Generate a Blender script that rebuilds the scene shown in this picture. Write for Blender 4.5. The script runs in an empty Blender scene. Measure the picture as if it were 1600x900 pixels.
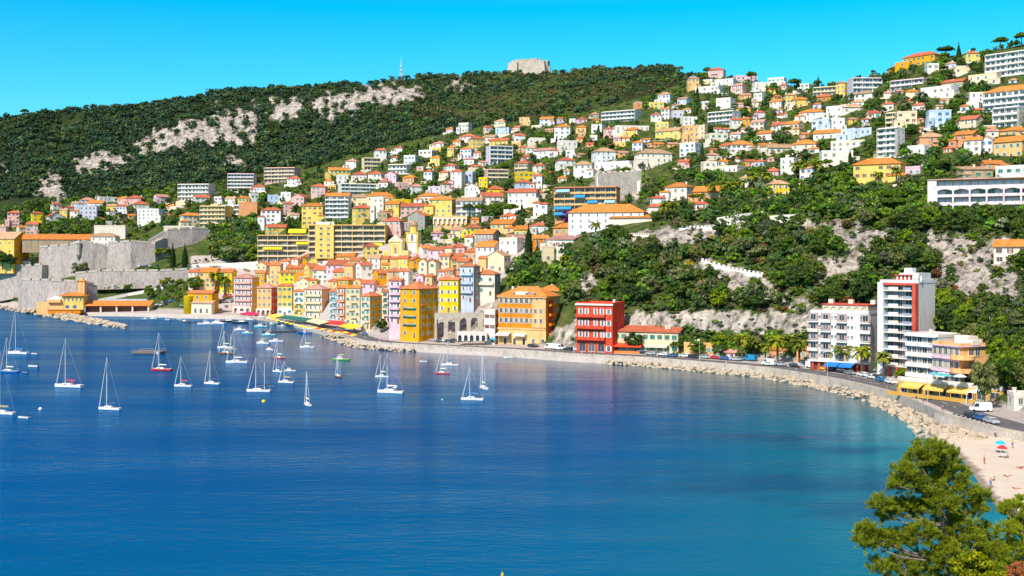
import bpy, math, random
import numpy as np
from math import sin, cos, pi, radians, atan2, sqrt, hypot
from mathutils import Vector, Matrix
random.seed(7); RNG = np.random.default_rng(11)
S = bpy.context.scene
# ---------------------------------------------------------------- camera, sky, sun
F = 1716.0; CZ = 42.0; HR_ = 400.0          # focal length in photo pixels, camera height, horizon row
cd = bpy.data.cameras.new('camera'); cam = bpy.data.objects.new('camera', cd); S.collection.objects.link(cam)
cam.location = (0, 0, CZ); cam.rotation_euler = (radians(90), 0, 0)
cd.sensor_width = 36; cd.lens = 36*F/1600; cd.shift_y = -(450-HR_)/1600
cd.clip_start = 0.5; cd.clip_end = 20000
S.camera = cam
SUN_EL = radians(44); SUN_DIR = Vector((-0.47, -0.80, 0)).normalized()   # horizontal direction towards the sun
sl = bpy.data.lights.new('sun', 'SUN'); sl.energy = 4.6; sl.angle = radians(0.5); sl.color = (1.0, 0.93, 0.82)
so = bpy.data.objects.new('sun', sl); S.collection.objects.link(so)
sv = Vector((SUN_DIR.x*cos(SUN_EL), SUN_DIR.y*cos(SUN_EL), sin(SUN_EL)))
so.rotation_euler = sv.to_track_quat('Z', 'Y').to_euler(); so.location = (-300, -200, 400)
W = bpy.data.worlds.new('World'); S.world = W; W.use_nodes = True
wn = W.node_tree.nodes; wl = W.node_tree.links; wn.clear()
sky = wn.new('ShaderNodeTexSky'); sky.sky_type = 'NISHITA'; sky.sun_disc = False
sky.sun_elevation = SUN_EL; sky.sun_rotation = atan2(SUN_DIR.x, SUN_DIR.y); sky.altitude = 40
sky.air_density = 1.0; sky.dust_density = 0.4; sky.ozone_density = 3.0
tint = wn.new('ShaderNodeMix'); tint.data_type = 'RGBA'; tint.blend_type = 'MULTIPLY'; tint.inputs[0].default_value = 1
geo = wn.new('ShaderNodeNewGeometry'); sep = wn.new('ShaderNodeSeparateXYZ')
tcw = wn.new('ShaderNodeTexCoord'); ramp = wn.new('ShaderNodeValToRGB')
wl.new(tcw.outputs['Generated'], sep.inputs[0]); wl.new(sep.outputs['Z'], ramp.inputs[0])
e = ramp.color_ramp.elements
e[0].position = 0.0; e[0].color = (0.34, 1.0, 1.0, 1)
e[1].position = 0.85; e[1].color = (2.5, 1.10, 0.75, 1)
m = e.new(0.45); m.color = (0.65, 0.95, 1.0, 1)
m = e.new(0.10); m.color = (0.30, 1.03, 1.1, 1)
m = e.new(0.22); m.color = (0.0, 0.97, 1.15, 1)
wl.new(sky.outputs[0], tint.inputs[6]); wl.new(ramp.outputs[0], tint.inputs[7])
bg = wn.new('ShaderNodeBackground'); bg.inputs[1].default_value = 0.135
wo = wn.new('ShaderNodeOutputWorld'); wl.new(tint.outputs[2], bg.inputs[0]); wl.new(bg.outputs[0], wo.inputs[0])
S.view_settings.view_transform = 'Standard'; S.view_settings.look = 'None'
S.view_settings.exposure = 0.25; S.view_settings.gamma = 1
S.render.engine = 'CYCLES'
S.cycles.max_bounces = 5; S.cycles.diffuse_bounces = 2; S.cycles.glossy_bounces = 2
S.cycles.transmission_bounces = 2; S.cycles.transparent_max_bounces = 4
S.cycles.caustics_reflective = False; S.cycles.caustics_refractive = False
C = S.collection
# ---------------------------------------------------------------- materials
MAT = {}
def newmat(name):
    m = bpy.data.materials.new(name); m.use_nodes = True
    return m, m.node_tree.nodes, m.node_tree.links, m.node_tree.nodes['Principled BSDF']
def N(nt, t, **kw):
    n = nt.new(t)
    for k, v in kw.items(): setattr(n, k, v)
    return n
def mixc(nt, lk, fac, a, b, mode='MIX'):
    n = nt.new('ShaderNodeMix'); n.data_type = 'RGBA'; n.blend_type = mode
    for s, v in ((0, fac), (6, a), (7, b)):
        if hasattr(v, 'is_linked'): lk.new(v, n.inputs[s])
        else: n.inputs[s].default_value = v if s == 0 else (*v[:3], 1)
    return n.outputs[2]
def noise(nt, lk, scale, detail=4, rough=0.6, co=None, dim=None):
    n = nt.new('ShaderNodeTexNoise'); n.inputs['Scale'].default_value = scale
    n.inputs['Detail'].default_value = detail; n.inputs['Roughness'].default_value = rough
    if co is not None: lk.new(co, n.inputs['Vector'])
    return n.outputs['Fac']
def rampf(nt, lk, src, stops):
    r = nt.new('ShaderNodeValToRGB'); el = r.color_ramp.elements
    el[0].position = stops[0][0]; el[0].color = (*stops[0][1], 1)
    el[1].position = stops[-1][0]; el[1].color = (*stops[-1][1], 1)
    for p, c in stops[1:-1]:
        q = el.new(p); q.color = (*c, 1)
    lk.new(src, r.inputs[0]); return r.outputs[0]
def g3(v): return (v, v, v)
def plaster(name, col, stain=0.24, rough=0.9):
    if name in MAT: return MAT[name]
    m, nt, lk, p = newmat(name)
    tc = N(nt, 'ShaderNodeTexCoord'); oi = N(nt, 'ShaderNodeObjectInfo')
    mp = N(nt, 'ShaderNodeMapping'); mp.inputs['Scale'].default_value = (1.0, 1.0, 0.22); lk.new(tc.outputs['Object'], mp.inputs[0])
    va = N(nt, 'ShaderNodeVectorMath', operation='ADD'); lk.new(mp.outputs[0], va.inputs[0]); 
    vs = N(nt, 'ShaderNodeVectorMath', operation='SCALE'); vs.inputs['Scale'].default_value = 37.0
    cb = N(nt, 'ShaderNodeCombineXYZ'); lk.new(oi.outputs['Random'], cb.inputs[0]); lk.new(oi.outputs['Random'], cb.inputs[1])
    lk.new(cb.outputs[0], vs.inputs[0]); lk.new(vs.outputs[0], va.inputs[1])
    n1 = noise(nt, lk, 0.55, 6, 0.7, va.outputs[0])
    f = rampf(nt, lk, n1, [(0.30, g3(1-stain*2.2)), (0.48, g3(1-stain*0.5)), (0.75, g3(1.04))])
    out = mixc(nt, lk, 1.0, col, f, 'MULTIPLY')
    if stain < .2: out = mixc(nt, lk, 1.0, out, rampf(nt, lk, oi.outputs['Random'], [(0.0, (1.0,.90,.76)), (.35, (1.0,.96,.90)), (.7, g3(1.0)), (1.0, (.93,.95,1.0))]), 'MULTIPLY')
    lk.new(out, p.inputs['Base Color']); p.inputs['Roughness'].default_value = rough
    p.inputs['Specular IOR Level'].default_value = 0.2
    MAT[name] = m; return m
def flat(name, col, rough=0.6, spec=0.3, metal=0.0, vary=0.08):
    if name in MAT: return MAT[name]
    m, nt, lk, p = newmat(name)
    tc = N(nt, 'ShaderNodeTexCoord'); n1 = noise(nt, lk, 3.0, 3, 0.6, tc.outputs['Object'])
    f = rampf(nt, lk, n1, [(0.3, g3(1-vary)), (0.7, g3(1+vary*0.4))])
    lk.new(mixc(nt, lk, 1.0, col, f, 'MULTIPLY'), p.inputs['Base Color'])
    p.inputs['Roughness'].default_value = rough; p.inputs['Specular IOR Level'].default_value = spec
    p.inputs['Metallic'].default_value = metal
    MAT[name] = m; return m
WALLC = dict(w=(.80,.78,.76), c=(.80,.66,.45), y=(.88,.62,.16), Y=(.95,.64,.015), k=(.90,.40,.015), o=(.82,.27,.02),
             p=(.80,.46,.42), r=(.72,.085,.04), g=(.40,.34,.31), b=(.55,.66,.84), l=(.66,.60,.74), s=(.80,.36,.17), t=(.50,.35,.22),
             a=(.90,.52,.22), q=(.84,.75,.66), u=(.86,.56,.66))
WNAME = dict(w='white', c='cream', y='pale yellow', Y='bright yellow', k='amber', o='orange', p='pink', r='red', g='grey stone',
             b='pale blue', l='lilac white', s='salmon', t='brown', a='peach', q='off white', u='rose pink')
def wallm(k): return plaster('wall_'+WNAME[k].replace(' ', '_'), WALLC[k], .12 if k in 'wqcl' else .24)
ROOFC = dict(o=(.78,.26,.055), r=(.60,.16,.075), t=(.62,.36,.19), p=(.64,.31,.22), f=(.60,.56,.54), e=(.67,.21,.08))
RNAME = dict(o='orange tiled roof', r='red tiled roof', t='tan tiled roof', p='faded pink tiled roof', f='flat roof', e='rust orange roof')
def tiles(k):
    nm = 'roof_'+RNAME[k].replace(' ', '_')
    if nm in MAT: return MAT[nm]
    if k == 'f': return plaster(nm, ROOFC[k], 0.2)
    m, nt, lk, p = newmat(nm)
    tc = N(nt, 'ShaderNodeTexCoord'); oi = N(nt, 'ShaderNodeObjectInfo')
    n1 = noise(nt, lk, 0.6, 6, 0.75, tc.outputs['Object']); n2 = noise(nt, lk, 4.0, 3, 0.7, tc.outputs['Object'])
    c = ROOFC[k]
    a = rampf(nt, lk, n1, [(0.3, tuple(v*0.55 for v in c)), (0.5, c), (0.72, (min(1, c[0]*1.12), c[1]*1.45, c[2]*2.0))])
    f = rampf(nt, lk, n2, [(0.3, g3(0.62)), (0.55, g3(1.0)), (0.8, g3(1.12))])
    a = mixc(nt, lk, 1.0, a, f, 'MULTIPLY')
    r = rampf(nt, lk, oi.outputs['Random'], [(0.0, (0.72, 0.80, 0.9)), (0.5, g3(1.0)), (1.0, (1.08, 1.12, 1.2))])
    a = mixc(nt, lk, 1.0, a, r, 'MULTIPLY')
    wv = N(nt, 'ShaderNodeTexWave'); wv.inputs['Scale'].default_value = 1.3; wv.inputs['Distortion'].default_value = 0.6; lk.new(tc.outputs['Object'], wv.inputs[0])
    bp = N(nt, 'ShaderNodeBump'); bp.inputs['Strength'].default_value = 0.6; bp.inputs['Distance'].default_value = 0.12; lk.new(wv.outputs['Fac'], bp.inputs['Height']); lk.new(bp.outputs[0], p.inputs['Normal'])
    lk.new(a, p.inputs['Base Color']); p.inputs['Roughness'].default_value = 0.9; p.inputs['Specular IOR Level'].default_value = 0.15
    MAT[nm] = m; return m
def glassm():
    if 'glass' in MAT: return MAT['glass']
    m, nt, lk, p = newmat('window_glass'); oi = N(nt, 'ShaderNodeObjectInfo')
    c = rampf(nt, lk, oi.outputs['Random'], [(0.0, (.02,.025,.035)), (0.6, (.06,.07,.09)), (0.85, (.16,.16,.17)), (1.0, (.32,.30,.28))])
    lk.new(c, p.inputs['Base Color']); p.inputs['Roughness'].default_value = 0.12; MAT['glass'] = m; return m
SHC = dict(g=(.03,.30,.20), m=(.30,.58,.48), b=(.08,.28,.60), n=(.28,.10,.05), w=(.80,.80,.78), t=(.55,.48,.38), v=(.45,.38,.42), x=None)
def shm(k): return flat('shutter_'+dict(g='green', m='mint', b='blue', n='brown', w='white', t='beige', v='mauve')[k], SHC[k], 0.7)
def stone(name, col, sc=0.35, bump=0.6, stretch=1.0):
    if name in MAT: return MAT[name]
    m, nt, lk, p = newmat(name); tc = N(nt, 'ShaderNodeTexCoord')
    mp = N(nt, 'ShaderNodeMapping'); mp.inputs['Scale'].default_value = (1, 1, stretch); lk.new(tc.outputs['Object'], mp.inputs[0])
    n1 = noise(nt, lk, sc, 8, 0.7, mp.outputs[0]); n2 = noise(nt, lk, sc*7, 4, 0.7, mp.outputs[0])
    a = rampf(nt, lk, n1, [(0.28, tuple(v*0.42 for v in col)), (0.45, tuple(v*0.85 for v in col)), (0.62, col), (0.8, tuple(min(.85, v*1.15) for v in col))])
    b = rampf(nt, lk, n2, [(0.35, g3(0.6)), (0.55, g3(1))])
    lk.new(mixc(nt, lk, 1.0, a, b, 'MULTIPLY'), p.inputs['Base Color'])
    bp = N(nt, 'ShaderNodeBump'); bp.inputs['Strength'].default_value = bump; bp.inputs['Distance'].default_value = 0.5; lk.new(n2, bp.inputs['Height']); lk.new(bp.outputs[0], p.inputs['Normal'])
    p.inputs['Roughness'].default_value = 0.95; p.inputs['Specular IOR Level'].default_value = 0.15
    MAT[name] = m; return m
def leafm(name, col, col2=None, trans=0.25):
    if name in MAT: return MAT[name]
    m, nt, lk, p = newmat(name); nt.remove(p)
    g = N(nt, 'ShaderNodeNewGeometry'); oi = N(nt, 'ShaderNodeObjectInfo')
    col2 = col2 or (col[0]*2.2, col[1]*1.7, col[2]*1.3)
    a = rampf(nt, lk, g.outputs['Random Per Island'], [(0.0, tuple(v*0.55 for v in col)), (0.5, col), (1.0, col2)])
    r = rampf(nt, lk, oi.outputs['Random'], [(0.0, (0.62, 0.72, 0.95)), (0.4, (0.95, 0.95, 0.9)), (0.75, (1.15, 1.15, 0.8)), (1.0, (1.6, 1.35, 0.75))])
    a = mixc(nt, lk, 1.0, a, r, 'MULTIPLY')
    d = N(nt, 'ShaderNodeBsdfDiffuse'); t = N(nt, 'ShaderNodeBsdfTranslucent'); lk.new(a, d.inputs[0]); lk.new(a, t.inputs[0])
    mx = N(nt, 'ShaderNodeMixShader'); mx.inputs[0].default_value = trans; lk.new(d.outputs[0], mx.inputs[1]); lk.new(t.outputs[0], mx.inputs[2])
    lk.new(mx.outputs[0], nt['Material Output'].inputs[0]); MAT[name] = m; return m
def leafattr(name):        # foliage whose own hue comes per crown from a colour attribute
    m, nt, lk, p = newmat(name); nt.remove(p)
    at = N(nt, 'ShaderNodeAttribute', attribute_name='hue'); g = N(nt, 'ShaderNodeNewGeometry')
    r = rampf(nt, lk, g.outputs['Random Per Island'], [(0, g3(0.6)), (0.6, g3(1.0)), (1, g3(1.5))])
    a = mixc(nt, lk, 1.0, at.outputs['Color'], r, 'MULTIPLY')
    d = N(nt, 'ShaderNodeBsdfDiffuse'); lk.new(a, d.inputs[0]); lk.new(d.outputs[0], nt['Material Output'].inputs[0]); return m
# ---------------------------------------------------------------- object helpers
def tag(o, label=None, cat=None, group=None, kind=None):
    if label: o['label'] = label
    if cat: o['category'] = cat
    if group: o['group'] = group
    if kind: o['kind'] = kind
    return o
def empty(name, loc=(0,0,0), rz=0, label=None, cat=None, group=None):
    o = bpy.data.objects.new(name, None); C.objects.link(o); o.location = loc; o.rotation_euler = (0,0,rz); o.empty_display_size = 0.5
    return tag(o, label, cat, group)
def inst(name, me, parent=None, loc=(0,0,0), rz=0, sc=None):
    o = bpy.data.objects.new(name, me); C.objects.link(o); o.location = loc; o.rotation_euler = (0,0,rz)
    if sc is not None: o.scale = sc if hasattr(sc, '__len__') else (sc, sc, sc)
    if parent is not None: o.parent = parent
    return o
def copytree(o, parent=None):
    c = o.copy(); C.objects.link(c); c.parent = parent
    for ch in o.children: copytree(ch, c)
    return c
class MB:
    def __init__(s): s.v = []; s.f = []; s.m = []
    def face(s, pts, mi=0):
        n = len(s.v); s.v += [tuple(p) for p in pts]; s.f.append(list(range(n, n+len(pts)))); s.m.append(mi)
    def mesh(s, vs, fs, mi=0):
        n = len(s.v); s.v += [tuple(p) for p in vs]
        for f in fs: s.f.append([i+n for i in f]); s.m.append(mi)
    def box(s, x0, x1, y0, y1, z0, z1, mi=0, tx=0, ty=0):
        vs = [(x0,y0,z0),(x1,y0,z0),(x1,y1,z0),(x0,y1,z0),(x0+tx,y0+ty,z1),(x1-tx,y0+ty,z1),(x1-tx,y1-ty,z1),(x0+tx,y1-ty,z1)]
        s.mesh(vs, [(0,3,2,1),(4,5,6,7),(0,1,5,4),(1,2,6,5),(2,3,7,6),(3,0,4,7)], mi)
    def tube(s, p, q, r0, r1=None, n=6, mi=0):
        r1 = r0 if r1 is None else r1; p = Vector(p); q = Vector(q); d = (q-p)
        if d.length < 1e-6: return
        d.normalize(); a = d.orthogonal().normalized(); b = d.cross(a); vs = []
        for c, r in ((p, r0), (q, r1)):
            for k in range(n):
                t = 2*pi*k/n; vs.append(c+a*(r*cos(t))+b*(r*sin(t)))
        s.mesh(vs, [(k, (k+1) % n, n+(k+1) % n, n+k) for k in range(n)]+[tuple(range(n-1, -1, -1)), tuple(range(n, 2*n))], mi)
    def lathe(s, prof, n=12, mi=0, c=(0,0,0)):
        vs = [(c[0]+r*cos(2*pi*k/n), c[1]+r*sin(2*pi*k/n), c[2]+z) for r, z in prof for k in range(n)]
        fs = [(i*n+k, i*n+(k+1) % n, (i+1)*n+(k+1) % n, (i+1)*n+k) for i in range(len(prof)-1) for k in range(n)]
        fs += [tuple(range(n-1, -1, -1)), tuple((len(prof)-1)*n+k for k in range(n))]; s.mesh(vs, fs, mi)
    def prism(s, poly, z0, z1, mi=0):           # poly: list of (x,y) ccw
        n = len(poly); vs = [(x,y,z0) for x,y in poly]+[(x,y,z1) for x,y in poly]
        s.mesh(vs, [tuple(range(n-1,-1,-1)), tuple(range(n,2*n))]+[(k,(k+1)%n,n+(k+1)%n,n+k) for k in range(n)], mi)
    def data(s, name, mats, smooth=False):
        me = bpy.data.meshes.new(name); me.from_pydata(s.v, [], s.f)
        for mm in (mats if isinstance(mats, (list, tuple)) else [mats]): me.materials.append(mm)
        me.polygons.foreach_set('material_index', s.m)
        if smooth: me.polygons.foreach_set('use_smooth', [True]*len(s.f))
        me.update(); return me
    def build(s, name, mats, parent=None, loc=(0,0,0), rz=0, smooth=False):
        return inst(name, s.data(name, mats, smooth), parent, loc, rz)
def npmesh(name, V, Q, mats, smooth=False):     # V (n,3), Q (m,k) arrays
    me = bpy.data.meshes.new(name); n, k = Q.shape
    me.vertices.add(len(V)); me.vertices.foreach_set('co', np.asarray(V, np.float32).ravel())
    me.loops.add(n*k); me.loops.foreach_set('vertex_index', Q.astype(np.int32).ravel())
    me.polygons.add(n); me.polygons.foreach_set('loop_start', np.arange(0, n*k, k, dtype=np.int32))
    me.polygons.foreach_set('loop_total', np.full(n, k, np.int32))
    if smooth: me.polygons.foreach_set('use_smooth', np.ones(n, bool))
    for mm in (mats if isinstance(mats, (list, tuple)) else [mats]): me.materials.append(mm)
    me.update(calc_edges=True); return me
# ---------------------------------------------------------------- terrain
def lat(ix, iy):
    h = (ix.astype(np.int64)*374761393 + iy.astype(np.int64)*668265263) & 0xffffffff
    h = ((h ^ (h >> 13))*1274126177) & 0xffffffff
    return ((h ^ (h >> 16)) & 0xffff)/65535.0
def vnoise(x, y):
    x = np.asarray(x, float); y = np.asarray(y, float)
    ix = np.floor(x); iy = np.floor(y); fx = x-ix; fy = y-iy; fx = fx*fx*(3-2*fx); fy = fy*fy*(3-2*fy)
    a = lat(ix, iy); b = lat(ix+1, iy); c = lat(ix, iy+1); d = lat(ix+1, iy+1)
    return (a*(1-fx)+b*fx)*(1-fy)+(c*(1-fx)+d*fx)*fy
def fbm(x, y, o=4):
    s = 0; a = 0.5; t = 0
    for k in range(o): s = s+a*vnoise(x*2**k+17.3*k, y*2**k+9.1*k); t += a; a *= 0.55
    return s/t
def zr(Y, row): return CZ-(row-HR_)/F*Y
# column: px, A shore(Y,z) B(Y,z) C(Y,row) D E F G skyline, then behind
KN = [(-900,(903,2.5),(925,4),(950,440),(1000,385),(1080,335),(1300,265),(1550,192)),
 (0,(903,2.5),(925,4),(950,440),(1000,385),(1080,335),(1300,260),(1550,186)),
 (100,(770,2.5),(800,4),(880,435),(950,385),(1050,335),(1280,255),(1530,178)),
 (200,(762,2.5),(790,4),(860,432),(930,390),(1030,340),(1260,250),(1500,166)),
 (300,(735,2.5),(760,4),(830,425),(900,385),(1000,330),(1220,250),(1480,149)),
 (400,(725,2.5),(765,4),(820,430),(880,390),(1000,310),(1200,240),(1450,139)),
 (440,(677,2.5),(720,3.5),(790,432),(850,390),(980,310),(1190,240),(1440,134)),
 (500,(589,2.5),(655,3.5),(730,435),(800,390),(930,310),(1150,240),(1420,128)),
 (560,(506,2.5),(570,3.5),(670,438),(750,390),(890,310),(1120,235),(1400,125)),
 (600,(490,2.5),(530,3.5),(640,440),(720,390),(860,310),(1100,225),(1400,123)),
 (700,(471,2.5),(508,3.5),(600,430),(700,380),(840,300),(1080,200),(1400,118)),
 (800,(455,2.5),(485,3.5),(540,440),(640,375),(800,295),(1020,200),(1400,109)),
 (900,(434,2.5),(455,3.5),(480,475),(560,378),(740,295),(980,185),(1380,108)),
 (1000,(421,2.5),(444,3.5),(452,492),(530,368),(700,290),(950,178),(1300,103)),
 (1100,(401,2.5),(430,3.5),(438,495),(520,357),(660,285),(850,195),(1130,113)),
 (1200,(381,2.5),(412,3.5),(423,498),(510,348),(640,278),(800,195),(1050,126)),
 (1300,(349,2.5),(382,3.5),(400,498),(490,342),(600,275),(740,195),(950,133)),
 (1400,(310,2.5),(356,3.5),(385,510),(470,335),(560,268),(680,185),(850,106)),
 (1470,(272,2.5),(322,3.5),(360,505),(460,338),(540,262),(660,175),(815,88)),
 (1540,(251,2.5),(292,3.5),(335,515),(450,338),(520,258),(640,165),(795,76)),
 (1600,(240,2.5),(270,3.5),(315,520),(440,338),(510,255),(620,165),(780,66)),
 (1800,(203,2.5),(225,3.5),(265,520),(400,330),(475,250),(590,165),(765,60)),
 (2500,(140,2.5),(160,3.5),(200,520),(340,330),(420,250),(540,165),(745,60))]
PX = np.arange(-860, 2461, 5.0); NC = len(PX); SEG = [8, 14, 36, 40, 44, 44, 14]; 
kx = np.array([k[0] for k in KN], float)
KY = np.zeros((NC, 8)); KZ = np.zeros((NC, 8))
for j in range(7):
    ys = np.array([k[j+1][0] for k in KN], float)
    zs = np.array([(k[j+1][1] if j < 2 else zr(k[j+1][0], k[j+1][1])) for k in KN], float)
    KY[:, j] = np.interp(PX, kx, ys); KZ[:, j] = np.interp(PX, kx, zs)
KY[:, 7] = KY[:, 6]+260; KZ[:, 7] = KZ[:, 6]-40
ker = np.exp(-np.linspace(-2, 2, 9)**2); ker /= ker.sum()
for j in range(8):
    for A_ in (KY, KZ):
        p_ = np.pad(A_[:, j], 4, mode='edge'); A_[:, j] = np.convolve(p_, ker, 'valid')
ts = np.concatenate([np.linspace(j, j+1, n, endpoint=False) for j, n in enumerate(SEG)]+[[7.0]]); NT = len(ts)
TY = np.zeros((NC, NT)); TZ = np.zeros((NC, NT))
for i in range(NC):
    TY[i] = np.interp(ts, range(8), KY[i]); TZ[i] = np.interp(ts, range(8), KZ[i])
# round the profile above the town
for _ in range(10):
    z2 = TZ.copy(); z2[:, 26:-1] = 0.25*TZ[:, 25:-2]+0.5*TZ[:, 26:-1]+0.25*TZ[:, 27:]; TZ = z2
TX = (PX[:, None]-800)/F*TY
TR = HR_+(CZ-TZ)/TY*F; TP = np.broadcast_to(PX[:, None], TR.shape)
def inpoly(x, y, poly):
    r = np.zeros(np.shape(x), bool); n = len(poly)
    for i in range(n):
        x0, y0 = poly[i]; x1, y1 = poly[(i+1) % n]
        if y0 == y1: continue
        r ^= ((y0 > y) != (y1 > y)) & (x < (x1-x0)*(y-y0)/(y1-y0)+x0)
    return r
ROCKS = [[(228,208),(330,180),(400,162),(412,200),(385,226),(300,230),(240,246)], [(413,156),(470,156),(482,175),(450,197),(425,188)],
 [(476,156),(600,134),(652,136),(655,160),(560,172),(500,192)], [(112,252),(170,234),(204,246),(194,272),(128,280)],
 [(60,278),(80,260),(100,280),(106,309),(56,309)], [(205,220),(236,213),(230,246),(212,246)], [(338,250),(370,242),(394,256),(380,265),(345,262)],
 [(700,128),(738,126),(730,140),(705,142)], [(0,250),(12,255),(8,272),(0,272)], [(330,155),(352,152),(350,175),(335,172)],
 [(975,488),(1275,486),(1275,522),(975,512)], [(1235,340),(1320,350),(1440,366),(1600,372),(1600,408),(1480,396),(1330,390),(1235,370)],
 [(1440,396),(1560,392),(1600,440),(1600,500),(1520,494),(1475,474),(1458,420)], [(1130,425),(1200,430),(1225,468),(1110,465)],
 [(1265,402),(1340,398),(1348,436),(1290,450)], [(965,372),(1040,356),(1165,354),(1170,366),(1100,378),(1010,388)],
 [(1070,404),(1110,404),(1185,430),(1150,438),(1090,424)], [(676,440),(778,440),(778,532),(676,532)], [(560,495),(700,505),(700,538),(560,535)],
 [(900,432),(926,432),(926,466),(905,466)], [(1215,462),(1265,468),(1262,486),(1215,480)], [(925,262),(1010,262),(1000,312),(925,306)], [(1340,395),(1365,395),(1362,420),(1342,418)], [(1570,420),(1600,420),(1600,480),(1580,470)], [(872,505),(905,500),(905,545),(862,545)]]
def rockmask(P, R):
    n = (fbm(P/11.0, R/8.0, 5)-0.5)*1.15
    n2 = (fbm(P/8.0+50, R/12.0+50, 5)-0.5)*1.35
    m = np.zeros(np.shape(P))
    for poly in ROCKS: m = np.maximum(m, inpoly(P+n*44, R+n2*26, poly).astype(float))
    return m*(1-(R < 285)*(fbm(P/5.0, R/9.0+9, 4) > .66))
RM = rockmask(TP, TR)
amp = np.clip((TY-KY[:, 1][:, None])/60, 0, 1)
big = fbm(TX/60, TY/60, 4)-0.5; fine = fbm(TX/9, TY/9+TZ/9, 4)-0.5
TZ = TZ + amp*(big*np.interp(TY, [0, 500, 900, 1500], [3, 5, 10, 26]) + fine*2.0 + RM*(np.abs(fbm(TX/7, (TY+TZ)/6, 4)-0.5)*-9+1.5)*np.interp(TY, [0, 700, 1200], [1, 1, 2.2]))
TR = HR_+(CZ-TZ)/TY*F
def colidx(px): return min(max((px-PX[0])/5.0, 0), NC-1.001)
def ground(px, row, ymin=0):
    """world point where the sight line through photo pixel (px,row) first meets the ground"""
    f = colidx(px); i = int(f); w = f-i
    y = TY[i]*(1-w)+TY[i+1]*w; z = TZ[i]*(1-w)+TZ[i+1]*w
    r = zr(y, row); ok = np.nonzero((z >= r) & (y >= ymin))[0]
    if len(ok) == 0: k = len(y)-14
    else: k = ok[0]
    if k == 0: Y = y[0] if r[0] > z[0]-1 else min(max((CZ-2.5)*F/max(row-HR_, 1), 50), y[0])
    else:
        a = z[k-1]-r[k-1]; b = z[k]-r[k]; t = a/(a-b) if b != a else 0; t = min(max(t, 0), 1); Y = y[k-1]+(y[k]-y[k-1])*t
    return Vector(((px-800)/F*Y, Y, float(np.interp(Y, y, z)) if Y >= y[0] else 2.5))
def gz(X, Y):
    px = X/Y*F+800; f = colidx(px); i = int(f); w = f-i
    y = TY[i]*(1-w)+TY[i+1]*w; z = TZ[i]*(1-w)+TZ[i+1]*w
    return float(np.interp(Y, y, z))
def seapt(px, row, z=0.0):
    Y = (CZ-z)*F/(row-HR_); return Vector(((px-800)/F*Y, Y, z))
def at(px, row, Y): return Vector(((px-800)/F*Y, Y, zr(Y, row)))
idx = np.arange(NC*NT).reshape(NC, NT)
Q = np.stack([idx[:-1, :-1], idx[1:, :-1], idx[1:, 1:], idx[:-1, 1:]], -1).reshape(-1, 4)
V = np.stack([TX, TY, TZ], -1).reshape(-1, 3)
# quay wall skirt
sk = np.stack([TX[:, 0], TY[:, 0]-0.02, np.full(NC, -4.0)], -1); b0 = len(V); V = np.concatenate([V, sk])
Q = np.concatenate([Q, np.stack([np.arange(b0, b0+NC-1), np.arange(b0+1, b0+NC), idx[1:, 0], idx[:-1, 0]], -1)])
def terrain_mat():
    m, nt, lk, p = newmat('hillside_ground'); tc = N(nt, 'ShaderNodeTexCoord'); co = tc.outputs['Object']
    at_ = N(nt, 'ShaderNodeAttribute', attribute_name='rock'); sp = N(nt, 'ShaderNodeSeparateColor'); lk.new(at_.outputs['Color'], sp.inputs[0])
    n1 = noise(nt, lk, 0.03, 8, 0.7, co); n2 = noise(nt, lk, 0.35, 6, 0.7, co); n3 = noise(nt, lk, 0.12, 8, 0.75, co)
    soil = rampf(nt, lk, n3, [(0.35, (.035,.06,.015)), (0.5, (.06,.095,.02)), (0.64, (.14,.13,.05)), (0.78, (.30,.24,.14))])
    mpn = N(nt, 'ShaderNodeMapping'); mpn.inputs['Scale'].default_value = (1, 1, 0.45); lk.new(co, mpn.inputs[0])
    n4 = noise(nt, lk, 0.16, 10, 0.78, mpn.outputs[0])
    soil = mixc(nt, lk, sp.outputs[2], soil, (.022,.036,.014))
    mv = N(nt, 'ShaderNodeMapping'); mv.inputs['Scale'].default_value = (1.6, 1.6, .16); mv.inputs['Rotation'].default_value = (.1, .12, 0); lk.new(co, mv.inputs[0]); n5 = noise(nt, lk, .22, 8, .8, mv.outputs[0])
    rock = rampf(nt, lk, n4, [(0.30, (.10,.095,.09)), (0.42, (.27,.24,.21)), (0.52, (.56,.50,.43)), (0.66, (.70,.63,.55)), (0.8, (.56,.37,.22))])
    rock = mixc(nt, lk, 1.0, rock, rampf(nt, lk, n5, [(.40, g3(.30)), (.48, g3(.85)), (.62, g3(1.06))]), 'MULTIPLY')
    k = rampf(nt, lk, n2, [(0.3, g3(0.55)), (0.55, g3(1.0))])
    rock = mixc(nt, lk, 1.0, rock, k, 'MULTIPLY')
    col = mixc(nt, lk, sp.outputs[0], soil, rock)
    pav = rampf(nt, lk, n2, [(0.3, (.42,.36,.33)), (0.7, (.56,.50,.46))])
    col = mixc(nt, lk, sp.outputs[1], col, pav)
    lk.new(col, p.inputs['Base Color']); p.inputs['Roughness'].default_value = 1; p.inputs['Specular IOR Level'].default_value = 0.1
    bp = N(nt, 'ShaderNodeBump'); bp.inputs['Strength'].default_value = 0.9; bp.inputs['Distance'].default_value = 1.2; lk.new(n4, bp.inputs['Height']); lk.new(bp.outputs[0], p.inputs['Normal'])
    return m
me = npmesh('hills', V, Q, terrain_mat(), True)
ca = me.color_attributes.new('rock', 'FLOAT_COLOR', 'POINT'); col = np.zeros((len(V), 4), np.float32); col[:, 3] = 1
RM2 = rockmask(TP, TR); col[:NC*NT, 0] = RM2.ravel()
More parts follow.
